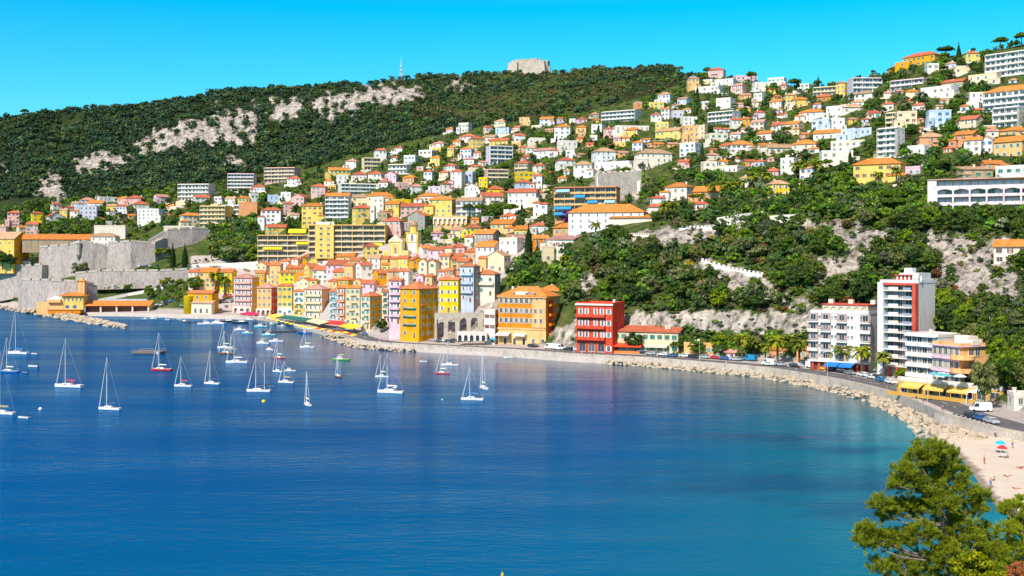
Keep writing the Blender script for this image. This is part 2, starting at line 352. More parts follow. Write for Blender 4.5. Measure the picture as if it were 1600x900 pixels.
pavm = np.clip((KY[:, 1][:, None]+2-TY)/2, 0, 1); pavm = np.maximum(pavm, (inpoly(TP, TR, [(300,505),(300,400),(420,395),(620,380),(850,380),(780,440),(780,560),(300,560)]) & (RM2 < .5))*1.0)
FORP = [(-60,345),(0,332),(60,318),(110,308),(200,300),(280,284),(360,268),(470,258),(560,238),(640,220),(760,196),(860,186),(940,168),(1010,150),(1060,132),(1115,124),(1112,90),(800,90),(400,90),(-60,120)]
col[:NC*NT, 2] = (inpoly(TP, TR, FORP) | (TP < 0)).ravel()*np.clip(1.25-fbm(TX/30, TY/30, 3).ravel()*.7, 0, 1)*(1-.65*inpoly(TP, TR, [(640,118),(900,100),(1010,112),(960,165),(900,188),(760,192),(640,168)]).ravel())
col[:NC*NT, 1] = pavm.ravel(); col[NC*NT:, 1] = 1
ca.data.foreach_set('color', col.ravel())
inst('hills', me)['kind'] = 'structure'
# near slope under the camera, ending in the sea / at the beach
gx = np.linspace(-260, 330, 60); gy = np.linspace(-60, 112, 40); GX, GY = np.meshgrid(gx, gy, indexing='ij')
GZ = np.where(GY < 60, 39.6-0.40*np.maximum(GY, -10), 15.6-(GY-60)*0.42)-np.clip(-GX-40, 0, 60)*0.2+(fbm(GX/6, GY/6)-.5)*1.5
GZ = np.where(GY > 60, np.minimum(GZ, 15.6-(GY-60)*0.42), GZ)
def nearz(X, Y): return float(39.6-0.40*Y if Y < 60 else 15.6-(Y-60)*0.42)
i2 = np.arange(60*40).reshape(60, 40)
me = npmesh('near_slope', np.stack([GX, GY, GZ], -1).reshape(-1, 3), np.stack([i2[:-1, :-1], i2[1:, :-1], i2[1:, 1:], i2[:-1, 1:]], -1).reshape(-1, 4), bpy.data.materials['hillside_ground'], True)
inst('hillside', me)['kind'] = 'structure'
# ---------------------------------------------------------------- water
SH = np.array([[ (px-800)/F*y, y] for px, y in zip(PX, KY[:, 0])])
BW = [(100,268),(98,256),(96,245),(94,232),(92,222),(87,205),(82,186),(79,170),(77,155),(75,140),(72,120),(68,100)]   # beach water edge
def beachx(Y): return float(np.interp(Y, [p[1] for p in BW][::-1], [p[0] for p in BW][::-1]))
wx = np.concatenate([np.linspace(-2600, -460, 20), np.linspace(-440, 260, 176), np.linspace(280, 1500, 10)]); wy = np.concatenate([np.linspace(-400, 60, 6), np.linspace(70, 940, 218), np.linspace(960, 2600, 8)])
WX, WY = np.meshgrid(wx, wy, indexing='ij')
shp = SH[(PX > 350) & (PX < 1560)]; shp = np.concatenate([shp[::3], np.array(BW)[2:]])
D = np.full(WX.shape, 1e9); W6 = np.zeros(WX.shape)
for q in shp: D = np.minimum(D, np.hypot(WX-q[0], WY-q[1]))
DB = np.full(WX.shape, 1e9)
for q in BW: DB = np.minimum(DB, np.hypot(WX-q[0], WY-q[1]))
shal = np.clip(1-D/70, 0, 1)*np.clip((WX+60)/120, 0, 1)
turq = np.clip(1-DB/85, 0, 1)**1.5*0.7+np.clip(1-DB/22, 0, 1)*.5
near = np.clip((255-np.hypot(WX-75, WY))/170, 0, 1)
dark = np.zeros(WX.shape)
for (qx, qy, a, b) in [(62,255,28,9),(72,205,22,14),(48,205,26,14),(60,182,20,10),(75,238,14,6)]:
    dark = np.maximum(dark, np.clip(1.2-np.hypot((WX-qx)/a, (WY-qy)/b)+(fbm(WX/9, WY/5, 3)-.5)*1.6, 0, 1))
def water_mat():
    m, nt, lk, p = newmat('sea_water'); tc = N(nt, 'ShaderNodeTexCoord'); co = tc.outputs['Object']
    at_ = N(nt, 'ShaderNodeAttribute', attribute_name='depth'); sp = N(nt, 'ShaderNodeSeparateColor'); lk.new(at_.outputs['Color'], sp.inputs[0])
    n1 = noise(nt, lk, 0.012, 5, 0.6, co)
    deep = rampf(nt, lk, n1, [(0.3, (.0001,.054,.195)), (0.7, (.0001,.074,.235))])
    c = mixc(nt, lk, sp.outputs[2], deep, (.0002,.120,.225))      # greener towards the near right
    c = mixc(nt, lk, sp.outputs[0], c, (.015,.10,.10))           # green over the stony bottom by the wall
    c = mixc(nt, lk, sp.outputs[1], c, (.003,.20,.26))            # turquoise over sand
    dk = N(nt, 'ShaderNodeAttribute', attribute_name='weed'); sp2 = N(nt, 'ShaderNodeSeparateColor'); lk.new(dk.outputs['Color'], sp2.inputs[0])
    c = mixc(nt, lk, sp2.outputs[0], c, (.006,.05,.13))
    lk.new(c, p.inputs['Base Color']); p.inputs['Roughness'].default_value = 0.06; p.inputs['IOR'].default_value = 1.33
    p.inputs['Specular IOR Level'].default_value = 0.24
    mp = N(nt, 'ShaderNodeMapping'); mp.inputs['Rotation'].default_value = (0, 0, radians(20)); mp.inputs['Scale'].default_value = (0.55, 1.25, 1); lk.new(co, mp.inputs[0])
    a = noise(nt, lk, 0.55, 3, 0.6, mp.outputs[0]); b = noise(nt, lk, 0.09, 4, 0.6, mp.outputs[0])
    ad = N(nt, 'ShaderNodeMath', operation='MULTIPLY_ADD'); lk.new(b, ad.inputs[0]); ad.inputs[1].default_value = 2.2; lk.new(a, ad.inputs[2])
    bp = N(nt, 'ShaderNodeBump'); bp.inputs['Strength'].default_value = 0.6; bp.inputs['Distance'].default_value = 0.26; lk.new(ad.outputs[0], bp.inputs['Height']); lk.new(bp.outputs[0], p.inputs['Normal'])
    nt.remove(p); df = N(nt, 'ShaderNodeBsdfDiffuse'); lk.new(c, df.inputs[0]); gl = N(nt, 'ShaderNodeBsdfGlossy'); gl.inputs['Roughness'].default_value = .12; lk.new(bp.outputs[0], gl.inputs['Normal']); gl.inputs[0].default_value = (.60, .84, 1, 1)
    fr = N(nt, 'ShaderNodeFresnel'); fr.inputs[0].default_value = 1.33; lk.new(bp.outputs[0], fr.inputs['Normal'])
    mw = N(nt, 'ShaderNodeMapping'); mw.inputs['Rotation'].default_value = (0, 0, radians(24)); mw.inputs['Scale'].default_value = (.35, 1.9, 1); lk.new(co, mw.inputs[0])
    wind = rampf(nt, lk, noise(nt, lk, .022, 6, .62, mw.outputs[0]), [(.34, g3(.26)), (.5, g3(.46)), (.66, g3(.80))])
    calm = sp2.outputs[1]           # sheltered strip along the wall: smoother water, clearer reflections
    lk.new(mixc(nt, lk, calm, (.45, .80, 1.0), (1.0, .95, .92)), gl.inputs[0])
    wind = mixc(nt, lk, calm, wind, (.95, .95, .95))
    mu = N(nt, 'ShaderNodeMath', operation='MULTIPLY'); lk.new(fr.outputs[0], mu.inputs[0]); lk.new(wind, mu.inputs[1])
    mx = N(nt, 'ShaderNodeMixShader'); lk.new(mu.outputs[0], mx.inputs[0]); lk.new(df.outputs[0], mx.inputs[1]); lk.new(gl.outputs[0], mx.inputs[2]); lk.new(mx.outputs[0], nt['Material Output'].inputs[0])
    return m
i3 = np.arange(WX.size).reshape(WX.shape)
me = npmesh('sea', np.stack([WX, WY, np.zeros(WX.shape)], -1).reshape(-1, 3), np.stack([i3[:-1, :-1], i3[1:, :-1], i3[1:, 1:], i3[:-1, 1:]], -1).reshape(-1, 4), water_mat(), True)
for nm, chs in (('depth', (np.clip(shal, 0, 1)*0.8, turq*0.95, near)), ('weed', (dark*0.7, np.clip(1.15-D/105+(fbm(WX/40, WY/40, 3)-.5)*.5, 0, 1)*np.clip((WX+190)/120, 0, 1)*np.clip((WY-230)/90, 0, 1), dark))):
    ca = me.color_attributes.new(nm, 'FLOAT_COLOR', 'POINT'); ca.data.foreach_set('color', np.stack([*chs, np.ones(WX.shape)], -1).astype(np.float32).ravel())
inst('water', me)['kind'] = 'structure'
# ---------------------------------------------------------------- buildings
RECTS = []      # photo rectangles of what is built, so trees stay off them
WIN = {}
def window_mesh(w, h, sh, style='r'):
    k = (round(w, 1), round(h, 1), sh, style)
    if k in WIN: return WIN[k]
    w, h = k[0], k[1]; b = MB()
    b.box(-w/2-.10, w/2+.10, -.06, .10, -h/2-.10, h/2+.10, 0)                      # surround
    b.box(-w/2, w/2, -.10, .05, -h/2, h/2, 1)                                      # pane
    b.box(-.04, .04, -.13, 0, -h/2, h/2, 0); b.box(-w/2-.15, w/2+.15, -.18, .05, -h/2-.22, -h/2-.10, 0)
    if style == 'a': b.prism([(0, 0)], 0, 0, 0) if False else b.mesh([(w/2*cos(pi*t/8), -.09, h/2+w/2*sin(pi*t/8)) for t in range(9)]+[(w/2*cos(pi*t/8), .05, h/2+w/2*sin(pi*t/8)) for t in range(9)], [tuple(range(9))[::-1]]+[(t, t+1, t+10, t+9) for t in range(8)], 1)
    if sh != 'x':
        for s in (-1, 1): b.box(min(s*w/2, s*w), max(s*w/2, s*w), -.16, -.08, -h/2, h/2, 2)
    me = b.data('window', [flat('window_frame', (.72,.70,.66), .7), glassm(), shm(sh) if sh != 'x' else glassm()])
    WIN[k] = me; return me
BALM = {}
def balcony_mesh(w, d, h, k1, k2):
    key = (round(w, 1), round(d, 1), h, k1, k2)
    if key in BALM: return BALM[key]
    b = MB(); w = key[0]; b.box(-w/2, w/2, -d, .05, -.12, .10, 0)
    if k2 == 'rail':
        b.box(-w/2, w/2, -d, -d+.05, h-.06, h, 1)
        for s in (-w/2, w/2-.05): b.box(s, s+.05, -d, 0, h-.06, h, 1)
        n = max(2, int(w/0.5))
        for i in range(n+1): x = -w/2+.03+(w-.06)*i/n; b.box(x-.03, x+.03, -d+.01, -d+.04, .10, h-.06, 1)
    else:
        b.box(-w/2, w/2, -d, -d+.12, .1, h, 0)
        for s in (-w/2, w/2-.12): b.box(s, s+.12, -d+.12, 0, .1, h, 0)
    me = b.data('balcony', [k1, flat('railing', (.25,.25,.27), .5, .4, .3)]); BALM[key] = me; return me
def wallbox(w, d, h, base, top=0.0, mi=0):
    b = MB(); b.box(-w/2, w/2, -d/2, d/2, -base, h, 0); return b
def roof_mesh(w, d, rh, kind, ov=.55, cols=None):
    b = MB(); W2 = w/2+ov; D2 = d/2+ov
    if kind == 'h':
        if w >= d: r0, r1 = (-(W2-D2*.95), 0), (W2-D2*.95, 0)
        else: r0, r1 = (0, -(D2-W2*.95)), (0, D2-W2*.95)
        vs = [(-W2,-D2,0),(W2,-D2,0),(W2,D2,0),(-W2,D2,0),(*r0,rh),(*r1,rh),(-W2,-D2,-.22),(W2,-D2,-.22),(W2,D2,-.22),(-W2,D2,-.22)]
        if w >= d: fs = [(0,1,5,4),(1,2,5),(2,3,4,5),(3,0,4)]
        else: fs = [(0,1,4),(1,2,5,4),(2,3,5),(3,0,4,5)]
        b.mesh(vs, fs+[(6,7,1,0),(7,8,2,1),(8,9,3,2),(9,6,0,3),(9,8,7,6)], 0)
        for a, c in [((-W2,-D2,0),(*r0,rh)),((W2,-D2,0),(*(r1 if w >= d else r0),rh)),((*r0,rh),(*r1,rh))]: b.tube(a, c, .16, n=4)
    elif kind in ('g', 'e'):
        if kind == 'e': W2, D2 = D2, W2
        pts = [(-W2,-D2,0),(W2,-D2,0),(W2,D2,0),(-W2,D2,0),(-W2+.2,0,rh),(W2-.2,0,rh)]
        lo = [(x, y, z-.22) for x, y, z in pts]; vs = pts+lo
        fs = [(0,1,5,4),(2,3,4,5),(6,10,11,7),(8,11,10,9),(0,6,7,1),(2,8,9,3),(1,7,11,5),(5,11,8,2),(0,4,10,6),(4,3,9,10)]
        if kind == 'e': vs = [(y, -x, z) for x, y, z in vs]
        b.mesh(vs, fs, 0); a, c = vs[4], vs[5]; b.tube(a, c, .15, n=4)
    elif kind == 's':                     # single slope falling to the front
        vs = [(-W2,-D2,0),(W2,-D2,0),(W2,D2,rh),(-W2,D2,rh)]; vs += [(x,y,z-.22) for x,y,z in vs]
        b.mesh(vs, [(0,1,2,3),(7,6,5,4),(0,4,5,1),(1,5,6,2),(2,6,7,3),(3,7,4,0)], 0)
    else:                                 # flat with parapet
        t = .25
        b.box(-w/2-.02, w/2+.02, -d/2-.02, d/2+.02, -.02, .16, 0)
        for (x0,x1,y0,y1) in ((-w/2-.1,w/2+.1,-d/2-.1,-d/2+t),(-w/2-.1,w/2+.1,d/2-t,d/2+.1),(-w/2-.1,-w/2+t,-d/2+t,d/2-t),(w/2-t,w/2+.1,-d/2+t,d/2-t)): b.box(x0,x1,y0,y1,-.25,.75,1)
    return b
CHM = None
def bldg(x0, x1, yt, yb, wall, roof, kind, th=None, dep=None, xm=None, fl=None, cols=None, sh=None, bal=None, name=None, label=None, cat=None,
         group=None, side=None, ymin=0, Y=None, winh=1.5, winw=1.0, ground_arches=0, wstyle='r', chim=1, wins=True, sidew=True, gap=None, base=5.0, colskip=(), rt=None, roofz=True, balw=None, balc=None, ground_col=None):
    pw = x1-x0; r = random.Random(int(x0*131+yt*17+yb))
    if th is None: th = r.choice([-28, -20, -12, 10, 18, -24])
    ta = radians(abs(th)); xc = (x0+x1)/2
    G = ground(xc, yb, ymin) if Y is None else at(xc, yb, Y)
    s = G.y/F
    if xm is not None:
        fw = (xm-x0) if th < 0 else (x1-xm); sw = pw-fw
        w = fw*s/cos(ta); d = dep if dep else max(4, sw*s/max(sin(ta), .15))
    else:
        ratio = (1.0 if (yb > 395 and x0 < 810) else .8) if pw*s < 18 else .55
        if dep: d = dep; w = max(2.5, (pw*s-d*sin(ta))/cos(ta))
        else: w = pw*s/(cos(ta)+ratio*sin(ta)); d = min(w*ratio, 14); w = max(2.5, (pw*s-d*sin(ta))/cos(ta))
        fw = w*cos(ta)/s
    sgn = 1 if th > 0 else -1
    xcor = (x1-fw) if th > 0 else (x0+fw)
    phi = atan2((xcor-800), F); rz = -phi+radians(th)
    P = Vector(((xcor-800)/F*G.y, G.y, G.z))
    lc = Vector((-w/2 if th > 0 else w/2, -d/2, 0)); R = Matrix.Rotation(rz, 3, 'Z'); O = P-R@lc
    happ = (yb-yt)*s
    if kind in 'hgse':
        span = min(w, d) if kind == 'h' else (w if kind == 'e' else d)
        rh = min(.25*span+.2, happ*(.42 if pw < 120 else .6)) if kind != 's' else .2*d
        topz = G.z+happ-rh; dz = (CZ-topz)/G.y; back = (0 if kind == 'e' else d/2)
        h = max(2.2, happ-rh-back*max(dz, -.12)*(1 if dz > 0 else .6))
    else:
        rh = 0; dz = (CZ-(G.z+happ))/G.y; h = max(2.2, happ-max(dz, 0)*d-.7)
    RECTS.append((x0, x1, yt, yb))
    cat = cat or ('apartment block' if bal == 'strip' else 'house')
    root = empty(name or ('apartment_block' if bal == 'strip' else 'house'), O, rz, label, cat, group)
    b = MB(); b.box(-w/2, w/2, -d/2, d/2, -base, h, 0)
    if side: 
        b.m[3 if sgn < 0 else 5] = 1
        if ground_col is None and side: pass
    if kind in ('g', 'e'):
        if kind == 'g':
            for sx in (-w/2, w/2): b.mesh([(sx,-d/2,h),(sx,d/2,h),(sx,0,h+rh-.3)], [(0,1,2) if sx > 0 else (2,1,0)], 1 if side and sx*sgn < 0 else 0)
        else:
            for sy in (-d/2, d/2): b.mesh([(-w/2,sy,h),(w/2,sy,h),(0,sy,h+rh-.3)], [(0,1,2) if sy < 0 else (2,1,0)], 0)
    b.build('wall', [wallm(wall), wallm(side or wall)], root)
    rm = roof_mesh(w, d, rh, kind, .45 if w < 10 else .6)
    ro = rm.build('roof', [tiles(rt or roof), wallm(wall)], root, (0, 0, h))
    if chim and w > 5:
        for _ in range(chim):
            c = MB(); cx, cy = r.uniform(-.35, .35)*w, r.uniform(-.1, .3)*d; zt = max(.4, rh*.7)+1.1
            c.box(cx-.45, cx+.45, cy-.3, cy+.3, 0 if kind in 'hges' else .1, zt, 0); c.box(cx-.55, cx+.55, cy-.4, cy+.4, zt, zt+.15, 0)
            c.build('chimney', [wallm('q')], ro)
    if not wins: return root, w, d, h, O, rz
    auto = fl is None and cols is None; fl = fl or max(1, int(round(h/3.5))); fh = h/fl
    sh = sh or r.choice('xxgbntwx' if wall in 'wcqb' else 'gmmxtgw')
    far = G.y > 900
    n = cols or max(1, min(9, int(round(w/(3.9 if bal != 'strip' else 3.2)))))
    wh = min(winh, fh*.6)
    me = window_mesh(winw, wh, sh if (not far or sh != 'x') else 'x', wstyle)
    if auto and bal is None and w > 6 and yb < 395 and r.random() < .7:
        a_ = r.choice((-1, 1)); ww = w*r.uniform(.3, .5); hh = max(2.4, h*r.uniform(.4, .65)); dd = d*r.uniform(.5, .8); q = MB()
        q.box(-ww/2, ww/2, -dd/2, dd/2, -base, hh); cx_ = a_*(w/2-ww*.1); cy_ = -d/2+dd*.1; q.build('wing', wallm(wall), root, (cx_, cy_, 0))
        if kind == 'f' or r.random() < .4: q = MB(); q.box(-ww/2-.15, ww/2+.15, -dd/2-.15, dd/2, hh, hh+.3); q.build('wing_roof', wallm('q'), root, (cx_, cy_, 0))
        else: roof_mesh(ww, dd, min(1.6, ww*.2), 'h', .4).build('wing_roof', tiles(roof), root, (cx_, cy_, hh))
        inst('window', window_mesh(1.3, min(1.6, hh*.55), 'x'), root, (cx_, cy_-dd/2, hh*.55))
    if auto and yb < 350 and r.random() < .62:
        q = MB(); tw = w*r.uniform(1.0, 1.5); q.box(-tw/2, tw/2, -d/2-r.uniform(2.5, 5), -d/2-.02, -base, r.uniform(-.3, .4)); q.build('terrace', wallm(r.choice('wwqqc')), root, (r.uniform(-.2, .2)*w, 0, 0))
    if bal == 'strip' or bal == 'glass':
        nb = 1; bw = w-.2 if balw is None else w*balw; bm = wallm(balc or ('w' if wall in 'wqlbu' else 'c'))
        bmesh_ = balcony_mesh(bw, 1.4, 1.0, bm, 'solid')
        me = window_mesh(min(2.1, w/n*.72), min(2.1, fh*.72), 'x')
        for f in range(fl):
            z = fh*f+fh*.5
            if f > 0 or fh*f > 2: inst('balcony', bmesh_, root, (0, -d/2, fh*f))
            for i in range(n):
                x = -w/2+w*(i+.5)/n
                inst('window', me, root, (x, -d/2, z), 0)
        if n > 2:
            nd = max(2, n//2)
            for i in range(nd+1):
                x = -w/2+.1+(w-.3)*i/nd; dv = MB(); dv.box(x-.08, x+.08, -d/2-1.38, -d/2, 0, h, 0); dv.build('partition', bm, root)
        if kind == 'f':
            c = MB(); c.box(-w/2-.1, w/2+.1, -d/2-1.5, -d/2-.1, h-.12, h+.12); c.build('cornice', bm, root)
    else:
        for f in range(fl):
            z = fh*(f+.52)
            for i in range(n):
                if (f, i) in colskip or (auto and r.random() < .16): continue
                x = -w/2+w*(i+.5)/n+(r.uniform(-.35, .35) if auto else 0)
                if f == 0 and not far and i == n//2 and fl > 1 and w < 16:
                    dm = MB(); dm.box(-.55, .55, -.08, .05, 0, 2.2, 0); dm.box(-.7, .7, -.05, .05, 0, 2.35, 1)
                    dm.build('door', [flat('door_paint', (.20,.11,.06)), wallm('q')], root, (x, -d/2, 0)); continue
                inst('window', me, root, (x, -d/2, z), 0)
        if bal == 'some' and fl > 1:
            bb = balcony_mesh(min(w*.6, 3.2*max(1, n//2)), 1.1, .95, wallm('q'), 'rail')
            for f in range(1, fl): inst('balcony', bb, root, (r.uniform(-.15, .15)*w, -d/2, fh*f+.1))
        if bal == 'full' and fl > 1:
            bb = balcony_mesh(w*.9, 1.2, 1.0, wallm(balc or wall), 'solid')
            for f in range(1, fl): inst('balcony', bb, root, (0, -d/2, fh*f+.05))
    if sidew and abs(th) > 8 and d > 4.5:
        ns = max(1, min(4, int(d/4.2))); me2 = window_mesh(winw, wh if bal != 'strip' else 1.3, sh if bal != 'strip' else 'x')
        for f in range(fl):
            for i in range(ns): inst('window', me2, root, ((-1 if th > 0 else 1)*w/2, -d/2+d*(i+.5)/ns, fh*(f+.52)), -pi/2 if th > 0 else pi/2)
    return root, w, d, h, O, rz
def arch_panel(b, w, h, aw, ah, n, y0, y1, mi=0, seg=8):
    """a wall from x=-w/2..w/2, z=0..h with n round-headed openings of width aw, height ah"""
    cx = [-w/2+w*(i+.5)/n for i in range(n)]; edges = [-w/2]
    for y, fl_ in ((y0, False), (y1, True)):
        def fc(p): b.face(p if not fl_ else p[::-1], mi)
        prev = -w/2
        for c in cx:
            fc([(prev,y,0),(c-aw/2,y,0),(c-aw/2,y,h),(prev,y,h)])
            sp = ah-aw/2; ar = [(c-aw/2*cos(pi*t/seg), sp+aw/2*sin(pi*t/seg)) for t in range(seg+1)]
            for t in range(seg):
                (xa,za),(xb,zb) = ar[t], ar[t+1]; fc([(xa,y,za),(xb,y,zb),(xb,y,h),(xa,y,h)])
            prev = c+aw/2
        fc([(prev,y,0),(w/2,y,0),(w/2,y,h),(prev,y,h)])
    for c in cx:
        sp = ah-aw/2; ar = [(c-aw/2, 0)]+[(c-aw/2*cos(pi*t/seg), sp+aw/2*sin(pi*t/seg)) for t in range(seg+1)]+[(c+aw/2, 0)]
        for (xa,za),(xb,zb) in zip(ar, ar[1:]): b.face([(xa,y0,za),(xa,y1,za),(xb,y1,zb),(xb,y0,zb)], mi)
    b.face([(-w/2,y0,h),(w/2,y0,h),(w/2,y1,h),(-w/2,y1,h)], mi); b.face([(-w/2,y0,0),(-w/2,y0,h),(-w/2,y1,h),(-w/2,y1,0)], mi); b.face([(w/2,y1,0),(w/2,y1,h),(w/2,y0,h),(w/2,y0,0)], mi)
def awning(parent, x, y, z, w, d, drop, m, name='awning'):
    b = MB(); vs = [(x-w/2,y,z),(x+w/2,y,z),(x+w/2,y-d,z-drop),(x-w/2,y-d,z-drop)]; vs += [(a,b_,c-.08) for a,b_,c in vs]
    b.mesh(vs, [(3,2,1,0),(4,5,6,7),(0,1,5,4),(1,2,6,5),(2,3,7,6),(3,0,4,7)]); b.box(x-w/2, x+w/2, y-d-.03, y-d, z-drop-.45, z-drop)
    return b.build(name, m, parent)
# ================= named buildings
# orange hotel on the quay
def hero_hotel():
    root, w, d, h, O, rz = bldg(777, 893, 448, 540, 'o', 'o', 'h', th=-24, xm=853, fl=5, cols=8, sh='x', name='hotel', cat='hotel', chim=3,
        label='large orange hotel on the quay with rows of pale shuttered windows and tan roof', winh=1.9, winw=1.1, sidew=False, dep=15)
    for ch in list(root.children):
        if ch.name.startswith('window') : bpy.data.objects.remove(ch)
    fh = h/5; me = window_mesh(1.2, 2.0, 't')
    for f in range(2, 5):
        for i in range(9):
            inst('window', me, root, (-w/2+w*(i+.6)/9.3, -d/2, fh*f+fh*.5))
    dark = wallm('r')
    b = MB(); b.box(w/2-.05, w/2+.12, -d/2+2.2, -d/2+7, 2, h-2); b.build('recess_panel', wallm('r'), root)
    for f in range(1, 5): inst('balcony', balcony_mesh(4.5, 1.2, 1.0, wallm('o'), 'solid'), root, (w/2+.1, -d/2+5, fh*f), pi/2)
    for f in range(1, 5):
        for k in (9.5, 12.8): inst('window', window_mesh(1.1, 1.7, 't'), root, (w/2, -d/2+k, fh*f+fh*.5), pi/2)
    b = MB(); b.box(-w/2-.3, w/2-.0, -d/2-.35, -d/2-.02, fh*1.55, fh*1.72); b.box(-w/2-.5, w/2+.5, -d/2-.5, d/2+.3, h-.7, h-.28); b.build('cornice', wallm('a'), root)
    b = MB(); b.box(-w/2-.04, w/2-.0, -d/2-.06, -d/2-.01, 0, fh*1.55); b.build('ground_storey', wallm('a'), root)
    b = MB(); b.box(w/2-6.5, w/2+.05, -d/2-.35, -d/2-.0, fh*1.8, h-1.6); b.build('corner_bay', wallm('a'), root)
    for f in range(2, 4):
        for x in (w/2-4.8, w/2-2.2): inst('window', window_mesh(.9, 1.7, 't'), root, (x, -d/2-.36, fh*f+fh*.5))
    b = MB(); b.box(-w/2+8, w/2-9, -d/2+.6, -d/2+3.2, 0, 1.9); o = b.build('attic', wallm('w'), root, (0, 0, h))
    for x in (-4, 2, 3.6, 6): inst('window', window_mesh(1.0, 1.0, 'x'), o, (x, -d/2+.6, .95))
    awning(root, -w/2+3.2, -d/2-.1, 5.2, 6.5, 3.2, 1.0, flat('awning_pale_pink', (.75,.55,.55)))
    awning(root, -w/2+11, -d/2-.1, 5.0, 5.5, 2.0, .8, flat('awning_white', (.82,.8,.76)))
    for x in (-8, -3.5, 1, 5.5, 10): 
        b = MB(); b.box(x-.8, x+.8, -d/2-.12, -d/2, .1, 2.9, 0); b.box(x-.65, x+.65, -d/2-.16, -d/2-.1, .1, 2.7, 1); b.build('door', [wallm('q'), glassm()], root)
hero_hotel()
bldg(840, 884, 446, 470, 'k', 'o', 'h', th=-20, fl=1, label='orange tiled wing rising behind the roof of the large orange hotel', sh='x', Y=505)
def hero_red():
    root, w, d, h, O, rz = bldg(900, 971, 471, 553, 'r', 'r', 'f', th=-22, xm=957, fl=4, cols=4, sh='w', name='red_house', cat='apartment block', side='r',
        label='tall red building on the quay with three long balconies over white arches', sidew=False, dep=13, winh=2.1, winw=1.3, chim=2)
    for ch in list(root.children):
        if ch.name.startswith(('window', 'door')): bpy.data.objects.remove(ch)
    fh = (h-.3)/4.2
    for f in range(1, 4):
        z = fh*(f+.15)
        for x in (-w/2+1.9, -w/2+4.6, 0.6, 3.6 if f < 3 else 3.3): inst('window', window_mesh(.9, 2.2, 'w'), root, (x, -d/2, z+fh*.48))
        for x in (w/2-1.6,): inst('window', window_mesh(1.1, 1.9, 'w'), root, (x, -d/2, z+fh*.48))
        inst('balcony', balcony_mesh(w*.8, 1.5, 1.1, wallm('r'), 'solid'), root, (-w*.09, -d/2, z))
    for i, x in enumerate((-w/2+2.6, -w/2+6.7, -w/2+10.8)): inst('window', window_mesh(2.6, 2.4, 'x', 'a'), root, (x, -d/2, 1.9))
    inst('window', window_mesh(1.2, 2.0, 'w'), root, (w/2-1.6, -d/2, 2))
    b = MB(); b.box(-w/2-.4, w/2+.4, -d/2-.5, -d/2-.12, h-.5, h+.2); b.build('cornice', wallm('w'), root)
hero_red()
def hero_white_row():
    root, w, d, h, O, rz = bldg(957, 1068, 511, 554, 'c', 'r', 's', th=-14, fl=2, cols=9, sh='g', name='row_house', cat='restaurant', dep=9,
        label='long low cream building with red awning beside the tall red building', sidew=False, winh=1.7, chim=2)
    awning(root, -w/2+6.3, -d/2-.1, 3.9, 12.5, 3.8, .9, flat('awning_red', (.75,.07,.02)))
    awning(root, 5, -d/2-.1, 3.9, 9, 2.8, .8, flat('awning_cream', (.72,.62,.45)))
    b = MB(); b.box(-w/2+.4, -w/2+12, -d/2-3.6, -d/2-3.4, 0, 1.0); b.build('screen', flat('screen_orange', (.80,.22,.05)), root)
hero_white_row()
